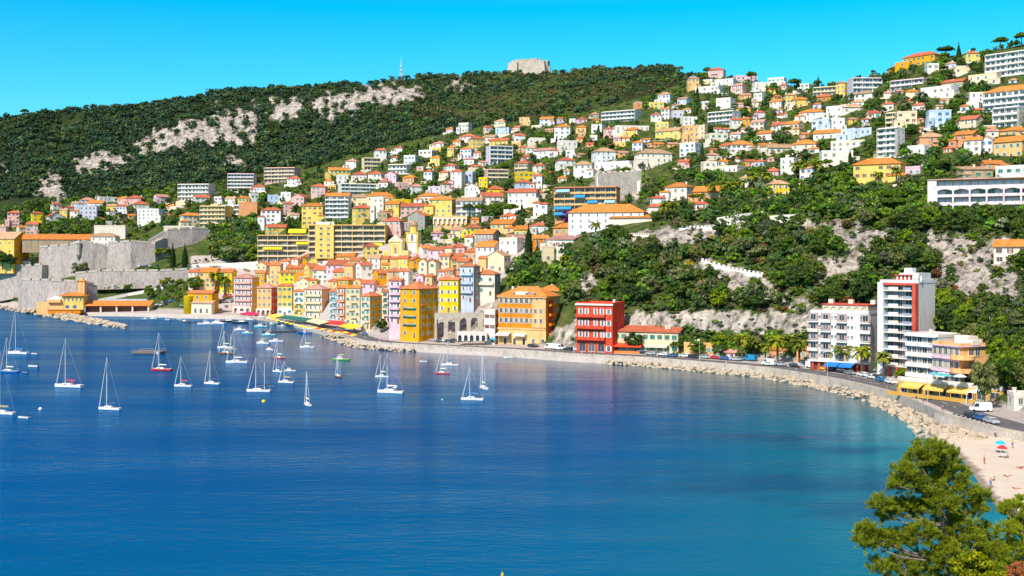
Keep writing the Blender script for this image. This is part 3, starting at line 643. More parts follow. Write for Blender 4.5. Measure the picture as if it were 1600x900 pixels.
def hero_tower():
    lab = 'ten storey white apartment tower with a red corner stripe above the curving road'
    root, w, d, h, O, rz = bldg(1378, 1460, 437, 588, 'w', 'f', 'f', th=-27, xm=1435, fl=11, cols=4, sh='x', name='apartment_tower', cat='apartment tower', label=lab, wins=False, chim=0, side='w')
    fh = h/11; bm = wallm('w'); red = plaster('wall_coral_red', (.66,.10,.06))
    me1 = window_mesh(2.0, 2.0, 'x'); me2 = window_mesh(1.2, 2.0, 'x')
    pn = MB(); pn.box(-w/2+2.4, w/2-1.6, -d/2-.05, -d/2-.01, fh*1, h-.8); pn.build('recess_panel', plaster('wall_pale_coral', (.72,.40,.36)), root)
    for f in range(1, 11):
        z = fh*f
        inst('balcony', balcony_mesh(w-3.4, 1.7, .25, bm, 'solid'), root, (.2, -d/2, z))
        p = MB(); p.box(-2.8, w/2-6.0, -d/2-1.72, -d/2-1.55, z+.2, z+1.25); p.build('parapet', bm, root)
        for x in (-w/2+3.4, w/2-3.0): 
            q = MB(); q.box(x-1.3, x+1.3, -d/2-1.69, -d/2-1.62, z+.25, z+1.1); q.build('railing', flat('railing_smoked', (.30,.36,.45), .3), root)
        inst('window', me1, root, (-w/2+3.6, -d/2-.05, z+fh*.55)); inst('window', me2, root, (-w/2+7, -d/2-.05, z+fh*.55))
        inst('window', me2, root, (w/2-7.2, -d/2-.05, z+fh*.55)); inst('window', me1, root, (w/2-3.2, -d/2-.05, z+fh*.55))
    b = MB(); b.box(w/2-1.1, w/2+.05, -d/2-2.0, -d/2-.0, fh*1.2, h-.9); b.box(-w/2+1.9, w/2+.05, -d/2-2.05, -d/2-.06, h-.9, h-.2); b.build('corner_stripe', red, root)
    b = MB(); b.box(-w/2-.06, -w/2+2.0, -d/2-1.9, -d/2-.0, 0, h); b.build('end_pier', bm, root)
    for i in range(7):
        x = -w/2+5+i*1.35; q = MB(); q.box(x, x+.5, -d/2+1, -d/2+1.25, .2, 2.2, 0); q.build('pergola_fin', bm, root, (0,0,h))
    b = MB(); b.box(-w/2+4.4, w/2-3.2, -d/2+1.2, -d/2+3.0, .2, 2.0, 0); b.box(-w/2+4.0, w/2-2.8, -d/2+.6, -d/2+3.4, 2.2, 2.45, 0); b.build('pergola', red, root, (0,0,h))
    b = MB(); b.box(w/2-7.5, w/2-.9, -d/2+2, d/2-1, .1, 3.0); b.box(w/2-6.6, w/2-3.9, -d/2+3.5, -d/2+6, 3.0, 4.6); b.build('penthouse', bm, root, (0,0,h))
    b = MB(); 
    for x in (-w/2+4, 0, w/2-2.5): b.box(x-.5, x+.5, -d/2-1.9, -d/2-1.2, -1, fh*1.0)
    b.build('ground_pier', red, root)
hero_tower()
def hero_west_block():
    root, w, d, h, O, rz = bldg(1268, 1378, 484, 583, 'w', 'f', 'f', th=-20, fl=6, cols=8, sh='x', name='apartment_block', cat='apartment block', label='six storey white apartment block with arched red roof terrace left of the tall tower', wins=False, chim=0, dep=13)
    fh = h/6; bm = wallm('w')
    for f in range(1, 6):
        for i, fx in enumerate((.05, .27, .55, .82, .95)):
            x = -w/2+w*fx
            if i in (0, 1, 2, 4):
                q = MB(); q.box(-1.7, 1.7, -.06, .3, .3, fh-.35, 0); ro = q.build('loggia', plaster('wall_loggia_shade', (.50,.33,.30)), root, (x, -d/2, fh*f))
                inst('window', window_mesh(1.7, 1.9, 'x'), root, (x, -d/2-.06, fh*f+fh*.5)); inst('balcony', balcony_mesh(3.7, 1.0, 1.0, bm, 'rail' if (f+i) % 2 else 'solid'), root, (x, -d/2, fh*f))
        for fx in (.16, .38, .44, .66, .72, .88): inst('window', window_mesh(.7, .9, 'x'), root, (-w/2+w*fx, -d/2, fh*f+fh*.55))
    b = MB(); arch_panel(b, w*.78, 2.6, 2.2, 2.0, 6, -d/2+1.4, -d/2+1.8, 0); b.box(-w*.39, w*.39, -d/2+1.8, d/2-2, .1, 2.5, 0); b.build('roof_terrace_arcade', wallm('q'), root, (1.5, 0, h))
    b = MB(); b.box(-w*.41, w*.41, -d/2+1.0, d/2-1.6, 2.6, 2.9); b.build('terrace_roof', plaster('wall_coral_red', (.66,.10,.06)), root, (1.5, 0, h))
    for x in (-w*.35, 0, w*.38):
        b = MB(); b.box(x-.8, x+.8, 0, 1.6, 2.9, 4.3); b.build('chimney', wallm('q'), root, (1.5, 0, h))
    b = MB()
    for i in range(9): x = -w/2+w*(i+.5)/9; b.box(x-.35, x+.35, -d/2-.9, -d/2-.2, -1, fh*.95)
    b.build('ground_pier', plaster('wall_coral_red', (.66,.10,.06)), root)
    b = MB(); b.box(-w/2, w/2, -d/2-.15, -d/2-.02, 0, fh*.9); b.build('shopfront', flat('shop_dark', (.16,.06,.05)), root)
    b = MB(); b.box(-w/2-.3, w/2+.3, -d/2-1.4, -d/2, fh*.9, fh*1.05); b.build('canopy', bm, root)
    for x in (-w/2+9, -w/2+14): awning(root, x, -d/2-1.4, fh*.95, 4.6, 4, .8, flat('awning_blue', (.02,.22,.62)))
hero_west_block()
def hero_east_block():
    root, w, d, h, O, rz = bldg(1419, 1500, 519, 592, 'w', 'f', 'f', th=-38, xm=1466, fl=4, cols=6, name='apartment_block', cat='apartment block', label='four storey white block with ribbon windows between the tall tower and the peach villa', wins=False, chim=1, rt='f')
    fh = h/4; bm = wallm('w')
    for f in range(4):
        z = fh*f
        b = MB(); b.box(-w/2+.3, w/2+.05, -d/2-1.2, -d/2, z-.1, z+1.15); b.build('parapet', bm, root)
        for i in range(6): inst('window', window_mesh(w/6-.45, 1.5, 'x'), root, (-w/2+w*(i+.5)/6, -d/2-.02, z+2.0))
        b = MB(); b.box(-.75, .75, -.2, .02, 0, 1.3); b.build('blind', flat('blind_amber', (.85,.42,.02)) if f % 2 == 0 else flat('blind_white', (.8,.8,.78)), root, (w/2-1.0, -d/2-.1, z+1.2))
    b = MB(); b.box(-w/2, w/2+.1, -d/2-1.3, -d/2-.1, h-.25, h+.2); b.build('cornice', bm, root)
hero_east_block()
def hero_peach():
    root, w, d, h, O, rz = bldg(1459, 1556, 531, 603, 'a', 'f', 'f', th=-44, xm=1500, fl=3, cols=5, name='villa', cat='villa', label='peach and pink seaside villa with rounded balconies above the yellow restaurant', chim=2, sh='t', side='a', winh=1.9, sidew=False)
    fh = h/3; b = MB(); b.box(-w/2-.03, w/2, -d/2-.05, -d/2-.01, 0, h); 
    b.build('facade_panel', wallm('u'), root)
    for f in (1, 2):
        inst('balcony', balcony_mesh(w*.95, 1.0, .3, wallm('u'), 'solid'), root, (0, -d/2, fh*f))
        q = MB(); q.lathe([(3.4, 0), (3.4, .25), (3.3, .3)], 20); q.lathe([(3.35, .3), (3.35, 1.1)], 20, 0); q.build('round_balcony', wallm('a'), root, (w/2, -d/2+1, fh*f))
    for f in range(3):
        for k in (.28, .45, .78): inst('window', window_mesh(1.4, 2.0, 'x'), root, (w/2, -d/2+d*k, fh*f+fh*.5), pi/2)
    inst('window', window_mesh(2.4, 1.8, 'x', 'a'), root, (w/2, -d/2+d*.2, fh*.5), pi/2)
    b = MB(); b.box(-w/2-.6, w/2+.6, -d/2-.8, -d/2-.12, h-.3, h); b.box(w/2+.12, w/2+.7, -d/2-.8, d/2+.3, h-.3, h); b.build('cornice', wallm('u'), root)
    b = MB(); b.box(-3, 2, -1, 3, 0, 2.2); b.box(2.4, 5.5, -3, 0, 0, 1.3); b.build('roof_hut', wallm('q'), root, (0,0,h+.2))
    awning(root, 0, -d/2-.1, fh*.95, 4, 2.5, 1.0, flat('awning_white', (.82,.8,.76)))
hero_peach()
def hero_rest():
    lab = 'yellow seafront restaurant terrace with amber awnings below the peach villa'
    P = ground(1482, 622); root = empty('restaurant', P, radians(-52), lab, 'restaurant'); RECTS.append((1440, 1530, 590, 632))
    ym = flat('restaurant_yellow', (.62,.34,.06)); am = flat('awning_amber', (.84,.54,.13))
    L = 31; b = MB(); b.box(-L/2, L/2, 0, 7, -1, 3.4); b.build('wall', ym, root)
    b = MB(); b.box(-L/2, L/2, 0, 8, 3.4, 3.7); b.box(-L/2, L/2, -.1, .2, 3.7, 4.7); b.build('terrace', wallm('q'), root)
    for i in range(8): inst('window', window_mesh(2.4, 2.2, 'x'), root, (-L/2+2.2+i*3.8, 0, 1.6))
    for i in range(3): awning(root, -L/2+5.2+i*7.2, -.1, 3.2, 6.2, 2.6, .9, am)
    b = MB(); b.box(-L/2, L/2, -5.6, -5.4, 0, 1.0)
    for i in range(12): b.box(-L/2+i*3.2, -L/2+i*3.2+.15, -5.5, -5.3, 0, 2.4)
    b.build('screen', ym, root)
    b = MB()
    for i in range(3): b.mesh([(-2.3,0,0),(2.3,0,0),(2.3,4.6,0),(-2.3,4.6,0),(0,2.3,1.2)], [(0,1,4),(1,2,4),(2,3,4),(3,0,4),(3,2,1,0)]) if i == 0 else None
    b.build('tent_roof', flat('awning_white', (.82,.8,.76)), root, (L/2-4, -7.5, 3.1))
    b = MB()
    for x in (-2.1, 2.1):
        for y in (.2, 4.4): b.box(x-.08, x+.08, y-.08, y+.08, 0, 3.2)
    b.build('tent_pole', flat('pole_white', (.8,.8,.8)), root, (L/2-4, -7.5, 0))
hero_rest()
# waterfront of the old town
def oldfront():
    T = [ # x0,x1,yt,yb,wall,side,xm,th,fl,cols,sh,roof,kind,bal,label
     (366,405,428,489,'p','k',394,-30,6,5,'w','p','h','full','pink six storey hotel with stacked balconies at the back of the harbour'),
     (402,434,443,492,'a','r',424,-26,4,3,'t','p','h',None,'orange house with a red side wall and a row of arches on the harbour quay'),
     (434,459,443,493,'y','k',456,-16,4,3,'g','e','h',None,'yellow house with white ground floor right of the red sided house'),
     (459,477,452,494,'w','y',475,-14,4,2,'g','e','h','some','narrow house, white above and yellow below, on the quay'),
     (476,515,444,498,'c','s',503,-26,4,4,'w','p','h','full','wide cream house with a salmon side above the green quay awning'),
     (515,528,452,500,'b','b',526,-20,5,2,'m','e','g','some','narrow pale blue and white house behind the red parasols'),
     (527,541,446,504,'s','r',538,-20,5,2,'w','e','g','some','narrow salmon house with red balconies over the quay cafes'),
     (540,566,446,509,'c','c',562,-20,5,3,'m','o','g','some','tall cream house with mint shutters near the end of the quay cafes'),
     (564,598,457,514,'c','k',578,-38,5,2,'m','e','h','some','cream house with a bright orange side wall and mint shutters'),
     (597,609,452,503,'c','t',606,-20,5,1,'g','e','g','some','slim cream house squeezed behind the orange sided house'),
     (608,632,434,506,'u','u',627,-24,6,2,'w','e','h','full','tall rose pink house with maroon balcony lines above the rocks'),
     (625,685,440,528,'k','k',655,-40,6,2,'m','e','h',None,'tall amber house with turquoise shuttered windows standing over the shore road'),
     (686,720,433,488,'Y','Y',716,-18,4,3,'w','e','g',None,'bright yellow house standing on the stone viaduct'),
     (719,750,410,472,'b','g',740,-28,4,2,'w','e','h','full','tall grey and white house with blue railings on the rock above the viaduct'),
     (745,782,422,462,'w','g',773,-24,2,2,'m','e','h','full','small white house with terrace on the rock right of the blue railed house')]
    for (x0,x1,yt,yb,wl,sd,xm,th,fl,cl,sh,rf,kd,bl,lab) in T:
        kw = dict(Y=None)
        if lab.startswith('bright yellow'): kw = dict(Y=505)
        if lab.startswith('tall grey'): kw = dict(Y=530)
        if lab.startswith('small white'): kw = dict(Y=532)
        if lab.startswith('tall amber'): kw = dict(Y=498)
        if lab.startswith('tall rose'): kw = dict(Y=512)
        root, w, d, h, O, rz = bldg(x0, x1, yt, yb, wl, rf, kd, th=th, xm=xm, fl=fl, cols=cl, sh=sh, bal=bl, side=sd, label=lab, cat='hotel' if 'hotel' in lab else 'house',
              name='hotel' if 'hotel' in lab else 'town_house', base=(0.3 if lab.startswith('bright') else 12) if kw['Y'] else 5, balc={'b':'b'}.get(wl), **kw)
        fh = h/fl
        if lab.startswith('tall amber'):
            for f in (1.6, 2.6, 3.6): inst('balcony', balcony_mesh(w*.7, 1.1, 1.0, flat('balcony_teal', (.15,.50,.45)), 'rail'), root, (0, -d/2, fh*f))
            for sy in (.15,): inst('balcony', balcony_mesh(3, 1.1, 1.0, wallm('k'), 'rail'), root, (w/2, -d/2+2.5, fh*4), pi/2)
        if 'row of arches' in lab or 'pink six' in lab:
            b = MB(); arch_panel(b, w, 4.2, w/4.5, 3.3, 3, -d/2-1.6, -d/2-1.2); b.build('arcade', wallm('q'), root)
        if 'yellow house with white' in lab or 'narrow house, white' in lab:
            b = MB(); lo = (0, fh*1.15) if 'yellow house' in lab else (0, fh*2); b.box(-w/2-.04, w/2+.04, -d/2-.05, -d/2-.01, *lo); b.build('lower_facade', wallm('w' if 'yellow house' in lab else 'y'), root)
oldfront()
# quay restaurants' long canopies
def canopy(x0, r0, x1, r1, col, lab, hgt=3.4, dep=5.5, nm='awning_pavilion', cat='cafe awning'):
    A = ground(x0, r0); B = ground(x1, r1); d = B-A; L = d.length; rz = atan2(d.y, d.x)
    root = empty(nm, A+d*.5, rz, lab, cat, 'cafe canopies along the old town quay'); m = flat(col[0], col[1])
    b = MB(); b.mesh([(-L/2,0,hgt-.7),(L/2,0,hgt-.7),(L/2,dep,hgt+.4),(-L/2,dep,hgt+.4),(-L/2,0,hgt-.85),(L/2,0,hgt-.85),(L/2,dep,hgt+.25),(-L/2,dep,hgt+.25)], [(0,1,2,3),(7,6,5,4),(0,4,5,1),(1,5,6,2),(2,6,7,3),(3,7,4,0)]); b.box(-L/2, L/2, -.04, 0, hgt-1.3, hgt-.7); b.build('canvas', m, root)
    b = MB(); n = max(2, int(L/4))
    for i in range(n+1): x = -L/2+.1+(L-.2)*i/n; b.box(x-.06, x+.06, .05, .17, 0, hgt-.8); 
    b.build('posts' if False else 'frame', flat('pole_dark', (.12,.12,.13)), root)
    RECTS.append((x0, x1, min(r0, r1)-10, max(r0, r1)))
canopy(417,500,431,503,('canvas_yellow',(.85,.62,.10)),'pale yellow cafe canopy at the left end of the quay')
canopy(429,502,476,509,('canvas_green',(.02,.16,.12)),'long dark green cafe canopy on the quay')
canopy(478,508,500,514,('canvas_cream',(.75,.62,.38)),'cream cafe canopy right of the long green one')
canopy(500,512,534,514,('canvas_red',(.66,.05,.03)),'red cafe canopy under the narrow salmon house')
canopy(530,517,552,521,('canvas_yellow2',(.88,.62,.03)),'bright yellow cafe canopy near the parked white car')
canopy(375,496,394,500,('canvas_crimson',(.62,.03,.12)),'crimson canopy below the pink hotel')
def viaduct(x0, x1, r_top, r_base, Y, n, lab, th=0, m=None, dep=4, ah=.82, aw=.62, rail=True):
    w = (x1-x0)/F*Y; h = (r_base-r_top)/F*Y; xc = (x0+x1)/2; P = at(xc, r_base, Y); root = empty('viaduct', P, -atan2(xc-800, F)+radians(th), lab, 'viaduct'); RECTS.append((x0,x1,r_top,r_base))
    b = MB(); arch_panel(b, w, h, w/n*aw, h*ah, n, 0, dep, 0, 10); b.build('arcade_wall', m or stone('viaduct_stone', (.66,.57,.46), .3), root)
    if rail:
        b = MB(); b.box(-w/2, w/2, -.15, .1, h+.9, h+1.0)
        for i in range(int(w/1.2)): x = -w/2+.3+i*1.2; b.box(x-.06, x+.06, -.1, .05, h, h+.9)
        b.build('railing', flat('railing_grey', (.35,.38,.45)), root)
    return root, w, h
viaduct(679, 768, 489, 530, 493, 5, 'stone arcade with five tall arches beneath the bright yellow house')
viaduct(1549, 1640, 497, 524, 322, 2, 'pale stone road bridge with a wide arch near the right edge', th=-12, ah=.72, aw=.7)
# white stepped house between viaduct and hotel, low arched terrace in front
bldg(757, 779, 483, 535, 'w', 'f', 'f', th=-20, fl=3, cols=2, sh='n', label='plain white house between the stone arcade and the orange hotel', Y=482, chim=0)
def lowterr():
    P = at(737, 533, 479); root = empty('restaurant', P, radians(-6), 'low white restaurant with small arches below the stone arcade', 'restaurant'); RECTS.append((714,760,516,533))
    w = 13; b = MB(); arch_panel(b, w, 3.4, 1.6, 2.6, 5, 0, .5); b.box(-w/2, w/2, .6, 5, 0, 3.3); b.build('arcade', wallm('q'), root)
    b = MB(); b.box(-w/2+.3, w/2-.3, .55, .6, .1, 3.0); b.build('glazing', glassm(), root)
    b = MB(); b.box(-w/2, w/2, -.1, .1, 3.4, 4.2); b.build('parapet', wallm('w'), root)
lowterr()
def church():
    Y = 690; P = at(618, 402, Y); root = empty('church', P, radians(-12), 'baroque church with pale yellow facade and domed bell tower above the red roofs', 'church'); RECTS.append((602,655,338,402))
    s = Y/F; yw, wh = wallm('y'), wallm('q')
    w = 22*s; h = 25*s
    b = MB(); b.box(-w/2, w/2, 0, 22, -12, h); b.box(-w*.95, w*.95, .2, 10, -12, h*.42)
    b.build('nave', wh, root)
    b = MB(); b.mesh([(-w/2-.6,-.3,h),(w/2+.6,-.3,h),(0,-.3,h+4.2),(-w/2-.6,.8,h),(w/2+.6,.8,h),(0,.8,h+4.2)], [(0,1,2),(5,4,3),(0,2,5,3),(1,4,5,2),(0,3,4,1)]); b.build('pediment', wallm('q'), root)
    b = MB()
    for x in (-w/2+.7, -w/2+2.6, w/2-.7, w/2-2.6): b.box(x-.5, x+.5, -.35, 0, 0, h-.4)
    b.box(-w/2-.3, w/2+.3, -.5, 0, h-.5, h); b.box(-w*.95, -w/2-.3, -.2, .2, 0, h*.4); b.box(w/2+.3, w*.95, -.2, .2, 0, h*.4); b.build('pilasters' if False else 'pilaster_order', yw, root)
    b = MB(); b.box(-1.9, 1.9, -.15, 0, 2.2, h*.82); b.build('niche_panel', wallm('a'), root)
    inst('window', window_mesh(1.2, 2.6, 'x', 'a'), root, (0, -.2, 4))
    rf = roof_mesh(w, 21, 2.4, 'e', .5).build('roof', tiles('t'), root, (0, 11.5, h))
    tw = 7.5; t = MB(); t.box(-tw/2, tw/2, 0, tw, -10, 15, 0); t.build('bell_tower', wallm('q'), root, (w/2+4.5, 6, 0))
    tb = MB()
    for sx in (-1, 1):
        for sy in (0, 1): tb.box(sx*(tw/2-.5)-.6, sx*(tw/2-.5)+.6, sy*(tw-1)-.1, sy*(tw-1)+1.1, 2, 15)
    tb.box(-tw/2-.4, tw/2+.4, -.4, tw+.4, 15, 15.7); tb.box(-tw/2-.3, tw/2+.3, -.3, tw+.3, 9.4, 9.9); tb.build('tower_trim', yw, root, (w/2+4.5, 6, 0))
    inst('window', window_mesh(1.5, 3.2, 'x', 'a'), root, (w/2+4.5, 6, 12)); inst('window', window_mesh(1.5, 3.2, 'x', 'a'), root, (w/2+4.5+tw/2, 6+tw/2, 12), pi/2)
    l = MB(); l.lathe([(2.6, 0), (2.6, 3.6), (3.0, 3.8), (3.0, 4.1)], 8); l.build('lantern', yw, root, (w/2+4.5, 6+tw/2, 15.7))
    l = MB(); l.lathe([(3.0, 0), (2.8, 1.2), (2.1, 2.4), (1.1, 3.1), (.2, 3.5), (.12, 5.2), (.02, 5.3)], 12); l.build('dome', tiles('t'), root, (w/2+4.5, 6+tw/2, 19.8), smooth=True)
church()
# long balcony block above the old town
def balcony_block(x0, x1, yt, yb, Y, fl, cols, wall, balc, lab, th=-8, dep=13, awn=(), roof='t', over=1.6, side=None, pan=None, solid='solid'):
    root, w, d, h, O, rz = bldg(x0, x1, yt, yb, wall, roof, 'f', th=th, dep=dep, fl=fl, cols=cols, label=lab, Y=Y, wins=False, chim=2, base=10, name='apartment_block', cat='apartment block', side=side, rt='t' if roof != 'f' else 'f')
    fh = h/fl; me = window_mesh(min(2.4, w/cols*.7), fh*.68, 'x')
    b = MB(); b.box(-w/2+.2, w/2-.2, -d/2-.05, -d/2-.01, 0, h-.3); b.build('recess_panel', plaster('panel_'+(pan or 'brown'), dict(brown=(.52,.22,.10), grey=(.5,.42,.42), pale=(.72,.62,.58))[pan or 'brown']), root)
    bm = wallm(balc)
    for f in range(fl):
        if f: inst('balcony', balcony_mesh(w+.6, 1.7, .95, bm, solid), root, (0, -d/2, fh*f))
        for i in range(cols): inst('window', me, root, (-w/2+w*(i+.5)/cols, -d/2-.05, fh*f+fh*.5))
    for i in range(cols//2+1): x = -w/2+(w)*i/(cols//2); dv = MB(); dv.box(x-.14, x+.14, -d/2-1.6, -d/2, 0, h); dv.build('partition', wallm(wall), root)
    c = MB(); c.box(-w/2-.5, w/2+.5, -d/2-over-.4, d/2+.4, h+.02, h+.3); c.build('eaves', tiles(roof) if roof != 'f' else bm, root)
    for (fx, f, aw, cm) in awn: awning(root, -w/2+w*fx, -d/2-1.5, fh*f+fh*.8, aw, 1.6, 1.3, cm)
    return root, w, d, h, fh
ya = flat('awning_lemon', (.88,.66,.02)); ba = flat('awning_ocean', (.03,.28,.62)); bb_ = flat('awning_sky', (.30,.55,.70))
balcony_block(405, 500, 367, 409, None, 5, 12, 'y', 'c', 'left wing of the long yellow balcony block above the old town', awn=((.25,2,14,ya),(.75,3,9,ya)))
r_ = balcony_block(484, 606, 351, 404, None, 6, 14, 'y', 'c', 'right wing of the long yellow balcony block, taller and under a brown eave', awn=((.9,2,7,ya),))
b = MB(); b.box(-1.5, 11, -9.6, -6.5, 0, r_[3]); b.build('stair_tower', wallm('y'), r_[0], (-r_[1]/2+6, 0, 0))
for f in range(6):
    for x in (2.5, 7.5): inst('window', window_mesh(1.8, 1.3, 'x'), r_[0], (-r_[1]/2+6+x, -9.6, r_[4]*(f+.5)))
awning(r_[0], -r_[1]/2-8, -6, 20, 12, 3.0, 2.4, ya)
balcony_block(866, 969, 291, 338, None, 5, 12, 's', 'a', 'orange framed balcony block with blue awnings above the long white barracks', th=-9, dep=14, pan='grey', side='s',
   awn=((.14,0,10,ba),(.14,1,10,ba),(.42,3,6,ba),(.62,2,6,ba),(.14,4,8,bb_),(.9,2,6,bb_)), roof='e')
# long white building with orange roof
bldg(887, 1012, 318, 358, 'w', 'o', 'h', th=-7, dep=17, fl=3, cols=9, sh='x', label='very long white barracks with bright orange roof below the blue awning block', name='barracks', cat='barracks', base=12, winw=.7, winh=1.3, chim=0)
bldg(953, 1022, 333, 350, 'w', 'o', 'h', th=-7, dep=9, fl=1, cols=6, sh='x', label='lower white wing with orange roof in front of the long barracks', name='barracks_wing', cat='barracks', base=10, wins=False, chim=0)
# fort on the ridge
def fort():
    Y = 1385; P = at(823, 109, Y); root = empty('fort', P, -.32, 'old stone fort with battered walls on the ridge against the sky', 'fort'); sm = stone('fort_stone', (.60,.52,.43), .12, .2)
    b = MB(); b.box(-23, 19, 0, 38, -16, 12, 0, 2, 2); b.box(-16, 12, 4, 34, 12, 14.5)
    for sx in (-23, 13): b.box(sx-3, sx+13, -5, 9, -16, 10, 0, 2.4, 2.4)
    b.build('rampart', sm, root)
    b = MB()
    for i in range(9): b.box(-20+i*4.4, -17.6+i*4.4, 2.1, 3.2, 12, 13.6)
    b.build('battlement', sm, root)
    b = MB(); b.box(16, 26, 4, 16, -4, 11.5); b.box(27, 29, 5, 8, -4, 4); b.build('gatehouse', sm, root)
    RECTS.append((793,855,92,112))
fort()
def mast():
    P = at(627, 127, 1410); root = empty('radio_mast', P, 0, 'tall lattice radio mast standing on the wooded ridge', 'radio mast'); st = flat('mast_steel', (.55,.60,.68), .5)
    b = MB(); H = 33
    for k in range(4):
        a = k*pi/2+pi/4
        b.tube((3.2*cos(a), 3.2*sin(a), -6), (.5*cos(a), .5*sin(a), H*.8), .38, .22, 4)
        for j in range(9):
            z0, z1 = -6+(H*.8+6)*j/9, -6+(H*.8+6)*(j+1)/9; f0 = 3.2-2.7*j/9; f1 = 3.2-2.7*(j+1)/9; a2 = a+pi/2
            b.tube((f0*cos(a), f0*sin(a), z0), (f1*cos(a2), f1*sin(a2), z1), .2, .2, 3); b.tube((f0*cos(a), f0*sin(a), z0), (f0*cos(a2), f0*sin(a2), z0), .2, .2, 3)
    b.build('lattice', st, root)
    b = MB(); b.tube((0,0,H*.8), (0,0,H), .3, .12, 5); b.build('antenna', st, root)
    for z in (8, 13, 18): b = MB(); b.lathe([(1.6,0),(1.7,.8),(.3,1.2)], 10); b.build('dish', flat('dish_white', (.75,.78,.8)), root, (0, -.6, z))
mast()
# citadel
CS = stone('citadel_stone', (.50,.43,.395), .16, .5, .3)
def rampart(pts, ymin_, lab, cap=True, bat=.10, sid=0):
    """pts: (px, row_top, row_base, Y) left to right; a thick battered wall with a cordon and parapet"""
    b = MB(); c = MB(); th = 9
    W = [(at(px, rt_, Y), at(px, rb, Y)) for px, rt_, rb, Y in pts]
    O = W[0][1].copy(); nrm = []
    for i in range(len(W)):
        a = W[max(0, i-1)][1]; q = W[min(len(W)-1, i+1)][1]; d = (q-a); d.z = 0; d.normalize(); nrm.append(Vector((d.y, -d.x, 0)))
    for i in range(len(W)-1):
        n0, n1 = nrm[i], nrm[i+1]; (t0, b0), (t1, b1) = W[i], W[i+1]
        q = [b0+n0*((t0.z-b0.z)*bat)-Vector((0,0,6)), b1+n1*((t1.z-b1.z)*bat)-Vector((0,0,6)), t1.copy(), t0.copy(), t0-n0*th, t1-n1*th, b1-n1*th, b0-n0*th]
        q = [v-O for v in q]; b.face([q[0], q[1], q[2], q[3]]); b.face([q[3], q[2], q[5], q[4]]); b.face([q[4], q[5], q[6], q[7]])
        if i == 0: b.face([q[0], q[3], q[4], q[7]])
        if i == len(W)-2: b.face([q[1], q[6], q[5], q[2]])
        e = [t0+n0*.25, t1+n1*.25, t1-n1*1.4, t0-n0*1.4]; e = [v-O for v in e]; up = Vector((0,0,1.5)); m_ = max(1, int((t1-t0).length/9))
        for k in range(m_):
            f0, f1 = (k+.0)/m_, (k+.82)/m_
            A = e[0].lerp(e[1], f0); B = e[0].lerp(e[1], f1); Cc = e[3].lerp(e[2], f1); D_ = e[3].lerp(e[2], f0)
            c.mesh([A,B,Cc,D_,A+up,B+up,Cc+up,D_+up], [(3,2,1,0),(4,5,6,7),(0,1,5,4),(1,2,6,5),(2,3,7,6),(3,0,4,7)])
    root = empty('rampart', O, 0, lab, 'rampart', 'walls of the citadel')
    b.build('wall', CS, root); c.build('parapet', stone('parapet_stone', (.62,.54,.47), .3, .3), root); RECTS.append((pts[0][0], pts[-1][0], min(p[1] for p in pts), max(p[2] for p in pts)))
rampart([(-40,415,462,915),(0,417,460,908),(40,416,452,900),(66,414,448,893)], 0, 'dark lower citadel wall at the left edge of the photo')
rampart([(62,387,436,905),(110,383,432,890),(128,377,425,885),(170,386,412,890)], 0, 'tall citadel wall under the long barracks roofs')
rampart([(166,412,414,882),(170,380,415,875),(205,378,418,865),(242,381,412,872),(262,372,405,885)], 0, 'round pale bastion in the middle of the citadel')
rampart([(232,377,412,890),(262,360,404,895),(300,357,398,905),(330,359,392,915)], 0, 'upper citadel rampart climbing towards the yellow and pink flats')
rampart([(30,447,468,800),(36,438,468,790),(80,439,467,775),(120,441,464,772),(152,446,462,785)], 0, 'low pale curtain wall just above the harbour boat shed')
rampart([(118,428,440,828),(160,424,440,822),(250,424,437,815),(320,420,432,820)], 0, 'long pale retaining wall of the road below the bastion')
# sentry box
P = at(122, 398, 884); root = empty('sentry_box', P, 0, 'small stone sentry box on the corner of the citadel wall', 'sentry box'); b = MB(); b.lathe([(.4,-4),(2.4,0),(2.4,8.5),(2.8,8.8),(2.8,9.3)], 8); b.build('shaft', stone('parapet_stone', (.62,.54,.47)), root); b = MB(); b.lathe([(2.9,9.3),(1.8,10.6),(.1,11.6)], 8); b.build('cap', stone('parapet_stone', (.62,.54,.47)), root)
bldg(-30, 44, 362, 412, 'y', 't', 'g', th=-30, xm=22, fl=3, cols=4, sh='x', side='k', label='bright yellow citadel barracks at the left edge', name='barracks', cat='barracks', Y=900, base=8)
bldg(44, 152, 366, 389, 't', 'o', 'g', th=-5, dep=17, fl=2, cols=12, sh='x', label='long brown red barracks with orange tiled roof inside the citadel', name='barracks', cat='barracks', Y=918, base=3, winh=1.0)
bldg(26, 66, 402, 420, 'q', 't', 'g', th=-26, fl=1, cols=2, sh='x', label='low tan roofed shed behind the lower citadel wall', name='shed', cat='shed', Y=912, base=6)
bldg(144, 187, 364, 386, 'q', 't', 'h', th=-20, fl=2, cols=4, sh='x', label='beige barracks with tan roof beside the long red one in the citadel', name='barracks', cat='barracks', Y=905, base=8)
bldg(150, 200, 352, 370, 'q', 'f', 'f', th=-10, fl=1, cols=3, sh='x', label='ruined pale keep with a square turret inside the citadel', name='keep', cat='keep', Y=965, wins=False)
bldg(258, 308, 353, 372, 'q', 'f', 'f', th=-8, dep=14, fl=1, label='plain stone magazine on top of the upper rampart', name='magazine', cat='fort building', Y=925, wins=False, chim=0)
